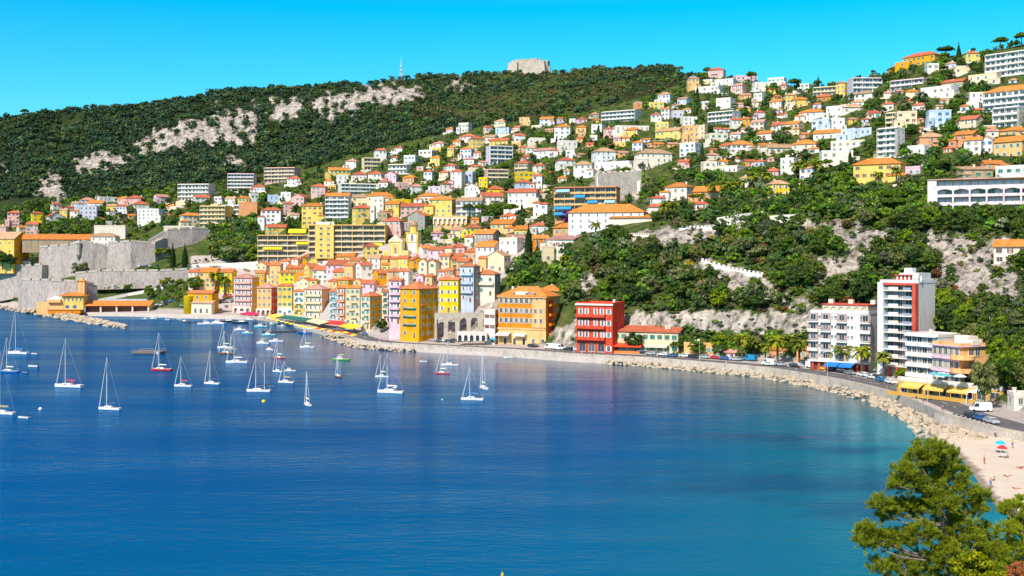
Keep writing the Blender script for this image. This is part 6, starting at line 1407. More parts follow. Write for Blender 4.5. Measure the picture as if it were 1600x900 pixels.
for i in range(nidx(515, 519), nidx(650, 541)):
    for _ in range(8): j = i; o = rr_.uniform(.2, 4.2); p = SHL[j].lerp(SHL[j+1], rr_.random())-SN[j]*o; p.z = 1.9*(1-o/4.4)-.1; rock(p, rr_.uniform(.6, 1.2), 'mid')
OUT = [(-60,475),(0,483),(60,493),(120,504),(160,509),(196,514)]; INN = [(-60,468),(0,471),(60,480),(105,489),(150,497),(196,508)]
J = MB(); po = [seapt(*p, 0.0) for p in OUT]; pi_ = [seapt(*p, 2.2) for p in INN]; dpo = dense(po, 6); dpi = [None]*len(dpo)
def along(P, f):
    L = [0]
    for a, b in zip(P, P[1:]): L.append(L[-1]+(b-a).length)
    t = f*L[-1]
    for k in range(len(P)-1):
        if t <= L[k+1] or k == len(P)-2: return P[k].lerp(P[k+1], min(1, (t-L[k])/max(L[k+1]-L[k], 1e-6)))
n_ = 40
for k in range(n_):
    a, b, c, d = along(po, k/n_), along(po, (k+1)/n_), along(pi_, (k+1)/n_), along(pi_, k/n_)
    ma, mb = a.lerp(d, .5), b.lerp(c, .5); ma.z = mb.z = 1.5; c = c.copy(); d = d.copy(); c.z = d.z = 1.9; dn = Vector((0,0,-2.5))
    J.face([a+dn, b+dn, mb, ma]); J.face([ma, mb, c, d]); J.face([d, c, c+dn*2+Vector((0,1,0)), d+dn*2+Vector((0,1,0))])
o = J.build('breakwater_mound', RKM); o.name = 'breakwater'; tag(o, 'rubble core of the breakwater at left', 'breakwater')
for _ in range(620):
    f = rr_.random()**.8; a, d = along(po, f), along(pi_, f); t = rr_.uniform(-.03, 1); p = a.lerp(d, t); p.z = 1.9*min(1, t*1.9+.02)-.1; rock(p, rr_.uniform(.8, 1.9), 'left')
for px, row, s in ((1442,683,2.6),(1455,688,3.0),(1470,686,2.4),(1486,686,2.2),(1500,684,1.8),(1462,678,2.0),(1433,676,2.2),(1478,680,1.6),(1492,690,1.5),(1447,676,1.7),(1508,688,1.6),(1425,668,1.8),(1436,690,1.3)):
    rock(seapt(px, row, .1), s*.8, 'cove')
rocks.sort(key=lambda q: -q[0])
RL = dict(right=('pale boulder in the riprap along the curving shore road', 'riprap boulders along the curving road'), mid=('pale boulder in the rubble below the amber house', 'rubble boulders below the old town'), left=('pale boulder on the breakwater at left', 'boulders of the left breakwater'), cove=('large flat ochre rock at the corner of the beach cove', 'ochre rocks at the beach cove'))
def rlab(wh, P):
    px = 800+P.x/P.y*F
    if wh != 'right': return RL[wh][0]
    sg = [(1060,'below the long cream building'),(1110,'below the leafy tree and ochre arcade'),(1160,'below the pink kiosk'),(1220,'below the first promenade palms'),(1290,'below the blue awnings'),(1350,'below the arched white block'),(1400,'below the white tower'),(1440,'below the yellow restaurant'),(9999,'where the riprap meets the beach')]
    return 'pale riprap boulder on the curving shore '+next(t for x, t in sg if px < x)
small = []
for k, (z, P, s, wh) in enumerate(rocks):
    e_ = Vector((rr_.uniform(0, 6), rr_.uniform(0, 6), rr_.uniform(0, 6)))
    if k < 290:
        o = inst('boulder', rr_.choice(ROCKM), None, P, 0, (s*rr_.uniform(.8, 1.2), s*rr_.uniform(.7, 1.1), s*rr_.uniform(.5, .8))); o.rotation_euler = (e_.x*.1, e_.y*.1, e_.z); tag(o, rlab(wh, P), 'boulder', RL[wh][1])
    else: small.append((P, s, e_))
vb = np.array([v.co[:] for v in ROCKM[0].vertices]); fb = np.array([p.vertices[:] for p in ROCKM[0].polygons]); V = []; Q_ = []
for k, (P, s, e_) in enumerate(small):
    c, sn = cos(e_.z), sin(e_.z); v = vb*np.array([s, s*.85, s*.62]); v = np.stack([v[:, 0]*c-v[:, 1]*sn, v[:, 0]*sn+v[:, 1]*c, v[:, 2]], 1)+np.array(P); V.append(v); Q_.append(fb+k*len(vb))
tag(inst('rubble', npmesh('rubble', np.concatenate(V), np.concatenate(Q_), RKM)), 'smaller pale stones filling the gaps of the shore riprap', 'rubble', kind='stuff')
# ---------------------------------------------------------------- boats
HULLC = dict(w=(.85,.85,.84), b=(.02,.16,.50), r=(.62,.03,.03), g=(.10,.42,.06), n=(.22,.11,.06), k=(.03,.035,.05), t=(.25,.62,.68), c=(.75,.68,.55), d=(.10,.12,.16))
HN = dict(w='white', b='blue', r='red', g='green', n='brown wooden', k='black', t='pale blue', c='cream', d='dark grey')
def hull_mesh(L, B, H, transom=.7, key='w', sheer=.12):
    k = (round(L, 0), key, round(B/L, 1), round(H, 1))
    if k in HULLS: return HULLS[k]
    b = MB(); n = 12; sec = []
    for i in range(n+1):
        t = i/n; x = -L/2+L*t; hb = B/2*(transom+(1-transom)*math.sin(min(1, t*1.7)*pi/2))*(1 if t < .45 else max(.02, 1-((t-.45)/.55)**2.1)); zt = H*(1+sheer*(2*(t-.35))**2); 
        sec.append([(x, 0, -H*.5*(1-t*.6)), (x, hb*.72, -H*.12), (x, hb*.92, H*.25), (x, hb, zt)])
    vs = []
    for s in sec: vs += [s[0]]+s[1:]+[(x, -y, z) for x, y, z in s[1:]]
    fs = []; m = []
    for i in range(n):
        a, c = i*7, (i+1)*7
        for u, v in ((0,1),(1,2),(2,3)): fs.append((a+u, c+u, c+v, a+v))
        for u, v in ((0,4),(4,5),(5,6)): fs.append((a+v, c+v, c+u, a+u))
    b.mesh(vs, fs, 0); b.mesh(vs[:7], [(0,1,2,3,6,5,4)], 0)
    for i in range(n): a, c = i*7, (i+1)*7; b.mesh([vs[a+3], vs[c+3], vs[c+6], vs[a+6]], [(0,1,2,3)], 1)
    me = b.data('hull', [flat('hull_'+HN[key].replace(' ', '_'), HULLC[key], .25, .5), flat('deck_white' if key != 'n' else 'deck_wood', (.78,.77,.74) if key != 'n' else (.45,.28,.14), .6)]); HULLS[k] = me; return me
HULLS = {}
def sailboat(px, row, lpx, mpx, key, cov, lab, hd=165, masts=1, cab=True):
    P = seapt(px, row); s = P.y/F; hr = radians(hd); L = lpx*s/max(.35, abs(cos(hr))) if abs(cos(hr)) > .5 else lpx*s*1.6; L = max(5, min(L, 15)); M = mpx*s; H = .09*L
    B = .30*L; P.z = -.05; root = empty('sailboat', P, hr, lab, 'sailboat', 'sailboats moored in the bay')
    hl = inst('hull', hull_mesh(L, B, H, key=key), root)
    b = MB(); b.box(-L*.12, L*.22, -B*.26, B*.26, H, H+.45, 0, .25, .12); b.box(-L*.02, L*.16, -B*.27, B*.27, H+.12, H+.30, 1, .1, 0); b.build('cabin', [flat('cabin_white', (.85,.85,.84), .4), glassm()], root)
    b = MB(); b.box(-L*.40, -L*.14, -B*.2, B*.2, H+.01, H+.05); b.build('cockpit', flat('cockpit_teak', (.40,.26,.14)), root)
    mm = flat('mast_alloy', (.72,.73,.75), .35, .5, .2)
    for k in range(masts):
        x = (L*.12, -L*.25)[k]; mh = M*(1, .85)[k]
        b = MB(); b.tube((x,0,H*.8), (x,0,H+mh), .13, .09, 6, 0)
        for z in (.45, .72): b.tube((x,-B*.24,H+mh*z), (x,B*.24,H+mh*z), .035, n=4)
        b.build('mast', mm, root)
        b = MB(); b.tube((x,0,H+1.2), (x-L*.38,0,H+1.35), .08, .07, 6); b.build('boom', mm, root)
        b = MB(); b.tube((x-.1,0,H+1.45), (x-L*.37,0,H+1.5), .26, .14, 7); b.build('sail_cover', flat('cover_'+cov[0], cov[1], .8), root)
    b = MB(); x = L*.12; r_ = .03
    b.tube((x,0,H+M), (L*.49,0,H+.3), r_, n=3); b.tube((x,0,H+M), (-L*.49,0,H+.2), r_, n=3)
    for sg in (-1, 1): b.tube((x,0,H+M*.95), (x-.2,sg*B*.48,H), r_, n=3)
    b.build('rigging', flat('rigging_steel', (.62,.62,.64), .4), root)
    b = MB(); b.tube((L*.45,0,H+.35), (x+L*.04,0,H+M*.90), .09, .05, 5); b.build('furled_jib', flat('sail_white', (.8,.8,.78)), root)
    if L > 9: b = MB(); b.box(-L*.24, -L*.13, -B*.24, B*.24, H+.9, H+1.1, 0, .1, .1); [b.tube((xx, yy, H), (xx, yy, H+.95), .03, n=4) for xx in (-L*.23, -L*.14) for yy in (-B*.22, B*.22)]; b.build('bimini', flat('cover_'+cov[0], cov[1], .8), root)
    return root
cN = ('navy', (.02,.04,.12)); cB = ('blue', (.03,.20,.50)); cM = ('magenta', (.45,.03,.12)); cW = ('white', (.8,.8,.78)); cR = ('red', (.55,.04,.04)); cT = ('tan', (.5,.36,.2))
for a in ((28,553,36,70,'w',cB,'white sailboat with blue sail cover near the left edge, farthest of three'),(14,582,33,52,'b',cW,'blue hulled sailboat at the left edge'),(4,647,42,95,'w',cT,'white sailboat with wooden mast cut by the left edge'),
  (107,605,46,72,'w',cM,'white sailboat with magenta sail cover'),(171,640,38,78,'w',cN,'white sailboat with navy sail cover, nearest of the left group'),(252,579,35,56,'r',cW,'red hulled sailboat by the floating platform'),
  (286,604,30,44,'w',cR,'small white sailboat between the red one and the tall masted one'),(331,600,27,50,'w',cN,'white sailboat with dark mast foot left of centre',160),(370,567,35,54,'w',cW,'white sailboat with tall mast in front of the wooden ketch',174),
  (352,544,26,36,'w',cW,'white sailboat behind the brown wooden ketch',170),(404,612,38,50,'w',cN,'white two masted sailboat above the yellow buoy',172,2),(480,633,17,50,'w',cW,'white sailboat seen almost end on, right of the yellow buoy',118),
  (528,589,15,30,'n',cB,'small brown sailboat with blue cover below the green boat',120),(447,598,26,32,'w',cT,'small white sailboat right of the two masted one',160),(434,581,15,34,'w',cB,'small white sailboat beside the long white launch',150),
  (436,560,20,30,'r',cW,'small red sailboat left of the green boat',172),(480,543,24,26,'w',cW,'white yacht nearest the end of the quay cafes',175),(610,614,44,58,'w',cW,'large white sailboat in the centre of the bay',160),
  (597,589,22,34,'w',cW,'white sailboat just behind the large central one',170),(691,584,22,30,'r',cW,'red hulled sailboat right of centre',162),(703,571,28,36,'w',cB,'white sailboat with blue cover near the sea wall',172),
  (738,625,34,48,'w',cB,'white sailboat with wooden mast and blue cover, right of the bay centre',165),(755,607,18,54,'w',cW,'rightmost white sailboat, seen from astern',112)):
    sailboat(*a[:7], **(dict(hd=a[7]) if len(a) > 7 else {}), **(dict(masts=a[8]) if len(a) > 8 else {}))
o = sailboat(354, 553, 28, 34, 'n', cT, 'brown wooden ketch with two masts left of the white yachts', 172, 2)
def motor(px, row, lpx, key, lab, hd=170, kind='m', grp='small boats on the water'):
    P = seapt(px, row); s = P.y/F; hr = radians(hd); L = max(2.6, min(16, lpx*s/max(.5, abs(cos(hr))))); B = L*(.36 if L < 9 else .28); H = max(.35, .10*L); P.z = -.03
    root = empty('motorboat' if kind != 'd' else 'dinghy', P, hr, lab, 'motorboat' if kind != 'd' else 'dinghy', grp); inst('hull', hull_mesh(L, B, H, .85, key), root)
    if kind == 'd':
        b = MB(); b.box(-L*.38, L*.25, -B*.26, B*.26, H+.0, H+.03); b.build('floor_well', flat('well_grey', (.32,.32,.34)), root); b = MB(); b.box(-L*.12, -L*.02, -B*.42, B*.42, H, H+.12); b.build('bench', flat('bench_wood', (.5,.36,.2)), root)
        b = MB(); b.box(-L*.55, -L*.47, -.15, .15, H*.1, H+.45); b.build('outboard', flat('engine_black', (.03,.03,.035), .3), root)
    else:
        b = MB(); ch = .55+.045*L; b.box(-L*.12, L*.24, -B*.32, B*.32, H, H+ch, 0, L*.05, .15); b.box(-L*.09, L*.17, -B*.29, B*.29, H+ch*.45, H+ch*.8, 1, .02, -.04); b.build('cabin', [flat('cabin_white', (.85,.85,.84), .4), glassm()], root)
        b = MB(); b.box(-L*.42, -L*.14, -B*.3, B*.3, H, H+.06); b.build('cockpit', flat('cockpit_teak', (.40,.26,.14)), root)
        if L > 7: b = MB(); b.box(-L*.16, L*.12, -B*.3, B*.3, H+ch+.7, H+ch+.8); [b.tube((xx, yy, H+ch*.6), (xx, yy, H+ch+.7), .04, n=4) for xx in (-L*.14, L*.1) for yy in (-B*.28, B*.28)]; b.build('hardtop', flat('cabin_white', (.85,.85,.84), .4), root)
    return root
motor(533,563,27,'g','green fishing boat with cream cabin near the rubble mound',170); 
for a in ((411,537,22,'w','white cabin cruiser in front of the dark pontoon',160),(422,547,15,'w','small white cabin boat below the cruiser',150),(453,580,19,'w','long white launch beside a small sailboat',176),(420,524,22,'t','pale blue launch next to the dark pontoon',175),(432,534,22,'w','slim white launch right of the cruiser',175),
   (387,521,18,'t','turquoise launch off the black motorboats',172),(375,516,20,'w','white launch nearest the black motorboats',172),(408,511,22,'t','turquoise open boat moored by the crimson canopy',172),(475,521,24,'b','blue and white motorboat beside the quay cafes',168),
   (757,554,14,'b','blue motorboat moored off the sea wall',172),(673,545,13,'d','dark launch by the sea wall, left of a pair',172),(687,546,15,'d','dark launch by the sea wall, right of a pair',172)): motor(*a)
for a in ((662,565,13,'w','white dinghy alone off the rubble mound',165),(650,543,11,'w','tiny white dinghy at the end of the rubble mound',172),(705,548,7,'r','tiny red dinghy by the sea wall',172),(743,550,9,'r','red dinghy left of the blue motorboat',172),(789,555,11,'t','pale blue dinghy below the orange hotel',172),(795,559,13,'w','white dinghy below the orange hotel',168),
   (813,555,12,'r','red dinghy below the orange hotel',172),(823,558,12,'t','turquoise dinghy below the orange hotel',172),(878,562,10,'t','turquoise dinghy below the red building',172),(921,560,10,'w','white dinghy right under the sea wall',172),(52,573,18,'w','white dinghy behind the blue sailboat, farther one',160),(39,583,11,'b','tiny blue tender left of the white dinghy',165),(37,653,12,'w','white tender trailing the cut off sailboat',165),(54,553,10,'w','tender astern of the far left sailboat',165)):
    motor(*a[:5], a[5], 'd')
rb = random.Random(12); hb = [(155,490,'w'),(168,492,'w'),(178,494,'d'),(195,493,'w'),(226,499,'t'),(240,498,'w'),(252,497,'t'),(262,500,'w'),(270,495,'w'),(281,499,'w'),(289,503,'d'),(303,503,'d'),(297,496,'w'),(321,507,'w'),(341,506,'w'),(356,503,'k'),(376,505,'k'),(322,497,'w'),(335,497,'w'),(348,497,'d'),(362,497,'w'),(378,499,'w'),(391,500,'w'),(400,504,'w'),(412,505,'w'),(425,507,'t'),(440,510,'w'),(242,492,'w'),(256,491,'w'),(214,494,'w')]
hs = {}
for i, (px, row, k) in enumerate(hb):
    L = 24 if i in (13, 14, 15, 16) else rb.uniform(10, 16); o = motor(px, row, L, k, 'x', rb.choice([165, 172, 150, 20, 8]), 'm' if L > 13 or rb.random() < .5 else 'd', 'boats packed in the old harbour')
    t = f"{'large' if L > 20 else 'small'} {HN[k]} boat in the harbour "+('beside the arcaded boat shed' if px < 215 else 'left of the yellow harbour office' if px < 285 else 'in front of the yellow harbour office' if px < 345 else 'off the pink hotel'); hs.setdefault(t, []).append((px, o))
finish(hs)
def buoy(px, row, col, lab, r=.55):
    P = seapt(px, row); root = empty('buoy', P, 0, lab, 'buoy'); b = MB(); b.lathe([(.05,-r*.6),(r*.8,-r*.4),(r,.1),(r*.9,r*.6),(r*.5,r*1.05),(.1,r*1.2)], 12); b.build('float', flat('buoy_'+lab.split()[0], col, .4), root, smooth=True)
    b = MB(); b.tube((0,0,r*1.1), (0,0,r*1.9), .06, .05, 6); b.build('stem', flat('engine_black', (.03,.03,.035), .3), root)
buoy(63, 640, (.85,.85,.85), 'white mooring buoy below the two left sailboats'); buoy(412, 628, (.92,.72,.02), 'yellow mooring buoy in front of the two masted sailboat'); buoy(691, 625, (.8,.8,.8), 'tiny pale buoy left of the nearest right sailboats', .25)
def platform():
    P = seapt(233, 552); root = empty('floating_platform', P, radians(-4), 'dark floating platform with railings behind the red sailboat', 'floating platform'); root.scale = (.6, .75, .8); b = MB(); b.box(-10.5, 10.5, -5, 5, .2, 1.2); b.box(-10, 10, -4.6, 4.6, -.5, .2); b.build('deck', stone('platform_deck', (.28,.24,.22), .8), root)
    b = MB()
    for y in (-4.8, 4.8):
        b.box(-10.3, 10.3, y-.04, y+.04, 2.1, 2.2)
        for i in range(9): x = -10.2+i*2.55; b.box(x-.05, x+.05, y-.05, y+.05, 1.2, 2.1)
    for x in (-10.3, 10.3): b.box(x-.04, x+.04, -4.8, 4.8, 2.1, 2.2)
    b.build('railing', flat('pole_grey', (.35,.36,.38)), root); b = MB(); b.box(8.2, 9.4, -5.5, -5.1, -.3, 1.4); b.build('ladder', flat('mast_alloy', (.72,.73,.75)), root)
platform()
P = seapt(438, 519); root = empty('pontoon', P, radians(16), 'long dark floating pontoon off the quay cafes', 'pontoon'); b = MB(); b.box(-10, 10, -1, 1, -.2, .55); b.build('deck', flat('pontoon_dark', (.06,.055,.06)), root); b = MB(); [b.tube((x, -.9, .5), (x, -.9, 1.3), .12, n=6) for x in (-9, 0, 9)]; b.build('bollard_row' if False else 'mooring_post', flat('pole_dark', (.12,.12,.13)), root)
# ---------------------------------------------------------------- cars
CARC = dict(w=(.80,.80,.80), s=(.42,.44,.47), k=(.03,.035,.05), b=(.03,.12,.32), y=(.90,.66,.02), r=(.5,.03,.03), g=(.22,.24,.26), t=(.02,.22,.42))
CARN = dict(w='white', s='silver', k='black', b='dark blue', y='yellow', r='red', g='grey', t='blue')
CM = {}
def car_meshes(van):
    if van in CM: return CM[van]
    L, Wd, H = (5.2, 1.95, 2.35) if van else (4.3, 1.78, 1.46)
    prof = [(-L/2,.35),(-L/2,.95),(-L/2+.15,1.0 if not van else 1.2),(-L*.36,H-.06),(L*.08 if not van else L*.25,H),(L*.24 if not van else L*.36,.98 if not van else 1.25),(L/2-.1,.82),(L/2,.62),(L/2,.35)]
    if van: prof[2] = (-L/2+.02, H-.1); prof[3] = (-L/2+.15, H)
    b = MB(); n = len(prof); ins = [0, 0, .04, .2, .2, .05, .02, 0, 0]; vs = [(x, -Wd/2+i, z) for (x, z), i in zip(prof, ins)]+[(x, Wd/2-i, z) for (x, z), i in zip(prof, ins)]
    b.mesh(vs, [tuple(range(n))[::-1], tuple(range(n, 2*n))]+[(k, (k+1) % n, n+(k+1) % n, n+k) for k in range(n)])
    body = b
    g = MB()
    for s in (-1, 1):
        y0, y1 = s*(Wd/2-.035), s*(Wd/2-.165); x0, x1 = (-L*.40, L*.20) if not van else (L*.08, L*.34); zb, zt = (.98, H-.12) if not van else (1.25, H-.25)
        q = [(x0,y0,zb),(x1,y0,zb),(x1-.55,y1,zt),(x0+.35 if not van else x0,y1,zt)]; g.mesh([(x, y+s*.02, z) for x, y, z in q], [(0,1,2,3) if s < 0 else (3,2,1,0)])
    xa, za, xb, zb = prof[5][0], prof[5][1], prof[4][0], prof[4][1]; g.mesh([(xa+.03,-Wd/2+.12,za+.04),(xa+.03,Wd/2-.12,za+.04),(xb+.06,Wd/2-.25,zb-.06),(xb+.06,-Wd/2+.25,zb-.06)], [(0,1,2,3)])
    xa, za, xb, zb = prof[2][0], prof[2][1], prof[3][0], prof[3][1]; g.mesh([(xa-.03,-Wd/2+.12,za+.03 if not van else 1.3),(xa-.03,Wd/2-.12,za+.03 if not van else 1.3),(xb-.05,Wd/2-.25,zb-.06),(xb-.05,-Wd/2+.25,zb-.06)], [(3,2,1,0)])
    w = MB(); vs = [(.32*cos(2*pi*k/12), y, .32*sin(2*pi*k/12)) for y in (-.11, .11) for k in range(12)]; w.mesh(vs, [(k, (k+1) % 12, 12+(k+1) % 12, 12+k) for k in range(12)]+[tuple(range(12)), tuple(range(23, 11, -1))])
    hl = MB(); hl.box(-.04, .04, -.2, .2, -.08, .08); CM[van] = (body, g.data('glass', glassm()), w.data('wheel', flat('tyre', (.03,.03,.03), .8)), hl.data('headlight', flat('lamp_lens', (.75,.75,.72), .2)), L, Wd); return CM[van]
BM = {}; cs = {}
def car(P, rz, k, van, t, sx, grp='cars parked along the shore'):
    body, gl, wh, hl, L, Wd = car_meshes(van)
    if (k, van) not in BM: BM[(k, van)] = body.data('body', flat('paint_'+CARN[k].replace(' ', '_'), CARC[k], .25, .5))
    root = empty('parked_van' if van else 'parked_car', P, rz, 'x', 'van' if van else 'car', grp); inst('body', BM[(k, van)], root); inst('window_glass', gl, root)
    for x in (-L*.31, L*.31):
        for y in (-Wd/2+.08, Wd/2-.08): inst('wheel', wh, root, (x, y, .32))
    for y in (-Wd*.33, Wd*.33): inst('headlight', hl, root, (L/2-.01, y, .70))
    cs.setdefault(f"{CARN[k]} {'van' if van else 'car'} {t}", []).append((sx, root)); return root
def shore_car(px, row, k, van=False, off=None, t='parked on the shore road', turn=0):
    q = seapt(px, row, 3.0); i = min(range(len(SHL)), key=lambda i: (SHL[i]-q).length); n = SN[i]; o = max(4.6, min((q-SHL[i]).dot(n), 40)); p = SHL[i]+n*o; d = Vector((n.y, -n.x, 0))
    z = gz(p.x, p.y)+.07; car(Vector((p.x, p.y, z)), atan2(d.y, d.x)+(pi if (int(px) % 2) else 0)+turn, k, van, t, px)
for px, row, k, v in ((861,546,'w',1),(872,547,'w',1),(885,548,'k',0),(828,543,'k',0),(838,543,'g',0),(902,549,'w',0),(919,549,'y',0),(936,550,'b',0)): shore_car(px, row, k, bool(v), t='between the orange hotel and the red building')
for px, row, k, v in ((996,553,'k',0),(1015,555,'s',0),(1033,556,'w',0),(1053,558,'b',0),(1096,560,'s',0),(1114,561,'w',0),(1134,563,'b',0),(1045,557,'w',0),(1064,558,'g',0),(1075,559,'w',0),(1086,560,'k',0),(1124,562,'r',0),(1148,564,'s',0)): shore_car(px, row, k, bool(v), t='in front of the cream building and kiosk')
for px, row, k, v in ((1177,565,'t',1),(1193,570,'w',0),(1209,571,'w',1),(1262,575,'w',1),(1278,578,'y',0),(1293,580,'k',0),(1312,583,'k',0),(1328,586,'g',0),(1343,588,'w',0),(1356,591,'w',0),(1369,593,'k',0),(1381,597,'t',0),(1394,600,'w',0),(1411,603,'w',1),(1222,572,'s',0),(1234,573,'k',0),(1247,574,'w',0),(1160,564,'g',0)): shore_car(px, row, k, bool(v), t='under the palms of the shore road')
for px, row, k, v in ((528,516,'g',0),(553,519,'w',0),(570,524,'b',0),(681,534,'s',0),(698,535,'w',0),(708,536,'k',0),(640,531,'r',0)): shore_car(px, row, k, bool(v), t='on the shore road below the old town')
q = seapt(1532, 642, 3.2); car(Vector((q.x, q.y, gz(q.x, q.y)+.07)), radians(165), 'w', True, 'large and alone near the restaurant tent', 1532)
rc = random.Random(3)
for i in range(26):          # harbour car park
    px = rc.uniform(212, 292) if i < 14 else rc.uniform(342, 368); row = rc.uniform(468, 481) if i < 14 else rc.uniform(462, 486); P = ground(px, row); P.z += .05
    car(P, rc.uniform(0, 6.28), rc.choice('wwskbgr'), rc.random() < .1, 'in the harbour car park'+(' left of the harbour office' if i < 14 else ' by the pink hotel'), px, 'cars in the harbour car park')
for i in range(16): px = 176+i*8.5+rc.uniform(-2, 2); P = ground(px if i < 9 else px+40, 417); P.z += .1; car(P, rc.uniform(-.3, .3)+(pi/2 if i % 3 else 0), rc.choice('wwskbg'), False, 'on the ramp road below the bastion', px, 'cars on the ramp road')
for i in range(9): P = at(690+i*5.4, 338.5, 760); P = ground(690+i*6.5, 339); 
for i in range(5): shore_car(1486+i*9, 650+i*3, 'kgbks'[i], False, t='row of small vehicles by the beach ramp') if i % 2 == 0 else None
finish(cs)
# motorbikes by the beach
def moto(P, rz, sx):
    root = empty('motorbike', P, rz, 'x', 'motorbike', 'motorbikes by the beach wall'); ty = flat('tyre', (.03,.03,.03), .8)
    for x in (-.62, .62): b = MB(); vs = [(.3*cos(2*pi*k/12), y, .3*sin(2*pi*k/12)) for y in (-.06, .06) for k in range(12)]; b.mesh(vs, [(k, (k+1) % 12, 12+(k+1) % 12, 12+k) for k in range(12)]+[tuple(range(12)), tuple(range(23, 11, -1))]); b.build('wheel', ty, root, (x, 0, .3))
    b = MB(); b.box(-.55, .45, -.13, .13, .35, .72, 0, .12, .03); b.tube((.4,0,.7), (.62,0,.3), .05, n=5); b.tube((-.4,0,.5), (-.62,0,.3), .05, n=5); b.build('frame', flat('bike_paint', (.10,.10,.13), .3), root)
    b = MB(); b.box(-.6, .1, -.12, .12, .74, .86, 0, .05, .02); b.build('seat', ty, root); b = MB(); b.tube((.42,-.34,.98), (.42,.34,.98), .03, n=5); b.tube((.42,0,.7), (.42,0,1.0), .04, n=5); b.build('handlebar', flat('mast_alloy', (.72,.73,.75)), root); return root
ms = {}
for i in range(8): q = seapt(1490+i*7, 649+i*2.2, 3); ms.setdefault('small dark motorbike parked by the promenade wall above the beach', []).append((1490+i*7, moto(Vector((q.x, q.y, gz(q.x, q.y)+.07)), 1.9, 1490+i*7)))
finish(ms)
# lamps, parasols, kiosk
ls_ = {}
def lamp(P, h, sx, t):
    root = empty('street_lamp', P, 0, 'x', 'street lamp', 'street lamps'); b = MB(); b.tube((0,0,-.2), (0,0,h), .10, .06, 8); b.tube((0,0,h), (-1.1,0,h+.35), .05, .04, 6); b.build('pole', flat('lamp_grey', (.45,.47,.5), .4), root); b = MB(); b.box(-1.7, -1.0, -.16, .16, h+.28, h+.42); b.build('lamp_head', flat('lamp_head_white', (.8,.8,.8), .4), root); ls_.setdefault(t, []).append((sx, root))
for i in range(a1, a3, 13): p = SHL[i]+SN[i]*3.2; lamp(Vector((p.x, p.y, gz(p.x, p.y)+.14)), 7.5, 800+p.x/p.y*F, 'grey street lamp on the promenade beside the sea wall')
P = ground(1546, 528); lamp(P, 8, 1546, 'tall grey lamp above the peach villa near the road bridge')
finish(ls_)
def parasol(P, col, lab, sx, r=1.5, grp='parasols of the quay cafes'):
    root = empty('parasol', P, rc.uniform(0, 3), lab, 'parasol', grp); b = MB(); b.lathe([(r, 2.1), (r*.55, 2.55), (.05, 2.8)], 8); b.build('canopy', flat('parasol_'+col[0], col[1], .8), root); b = MB(); b.tube((0,0,-.1), (0,0,2.85), .04, n=6); b.build('pole', flat('pole_white', (.8,.8,.8)), root); return root
ps = {}
for i, (px, row, c) in enumerate([(420+i*7.2, 503+i*1.9, ('yellow', (.9,.68,.03)) if i % 3 else ('cream', (.8,.7,.5))) for i in range(10)]+[(492+i*6, 519+i*1.3, ('red', (.62,.04,.05)) if i % 2 else ('yellow', (.9,.68,.03))) for i in range(11)]+[(377+i*6, 493+i*1.5, ('white', (.8,.8,.78))) for i in range(6)]+[(770,538,('blue',(.02,.45,.75))),(1130,556,('pink',(.75,.35,.38))),(1141,557,('pink',(.75,.35,.38))),(1150,558,('pink',(.75,.35,.38)))]):
    P = ground(px, row); P.z += .05; o = parasol(P, c, 'x', px, 1.9); ps.setdefault(f"{c[0]} parasol on the "+('quay cafes stretch of the old town' if px < 600 else 'terrace of the orange hotel' if px < 800 else 'kiosk terrace by the palms'), []).append((px, o))
finish(ps)
# ---------------------------------------------------------------- people
def figure(pose):
    J_ = dict(stand=[(0,0,.95),(0,0,1.2),(0,0,1.42),(0,0,1.52),(0,0,1.66),(.19,0,1.4),(.25,0,1.12),(.24,.08,.86),(-.19,0,1.4),(-.25,0,1.12),(-.24,.1,.86),(.10,0,.9),(.12,.03,.5),(.12,0,.07),(.12,-.14,.03),(-.10,0,.9),(-.12,-.04,.5),(-.13,.05,.07),(-.13,-.1,.03)],
             lie=[(0,0,.14),(0,.25,.14),(0,.47,.15),(0,.57,.16),(0,.71,.18),(.19,.45,.13),(.30,.2,.08),(.26,-.04,.06),(-.19,.45,.13),(-.3,.22,.08),(-.28,-.02,.06),(.10,-.05,.13),(.13,-.45,.12),(.14,-.88,.07),(.16,-.9,.16),(-.10,-.05,.13),(-.12,-.43,.2),(-.14,-.86,.07),(-.16,-.9,.16)],
             sit=[(0,0,.16),(0,.05,.4),(0,.08,.62),(0,.08,.72),(0,.06,.86),(.19,.08,.6),(.26,-.05,.38),(.2,-.3,.36),(-.19,.08,.6),(-.26,-.05,.38),(-.2,-.3,.36),(.10,-.04,.14),(.14,-.42,.42),(.14,-.7,.07),(.14,-.84,.05),(-.10,-.04,.14),(-.14,-.44,.4),(-.14,-.72,.07),(-.14,-.86,.05)])[pose]
    E = [(0,1),(1,2),(2,3),(3,4),(2,5),(5,6),(6,7),(2,8),(8,9),(9,10),(0,11),(11,12),(12,13),(13,14),(0,15),(15,16),(16,17),(17,18)]
    R_ = [.14,.135,.13,.06,.105,.06,.045,.032,.06,.045,.032,.1,.065,.045,.035,.1,.065,.045,.035]
    me = bpy.data.meshes.new('body'); me.from_pydata(J_, E, []); o = bpy.data.objects.new('tmp', me); C.objects.link(o); o.modifiers.new('s', 'SKIN'); 
    for v, r in zip(me.skin_vertices[0].data, R_): v.radius = (r, r*.8)
    me.skin_vertices[0].data[0].use_root = True; sb = o.modifiers.new('u', 'SUBSURF'); sb.levels = 1; sb.render_levels = 1
    dg = bpy.context.evaluated_depsgraph_get(); m2 = bpy.data.meshes.new_from_object(o.evaluated_get(dg)); bpy.data.objects.remove(o); m2.name = 'body_'+pose
    # swimwear / clothes: faces near hips and torso
    return m2, J_
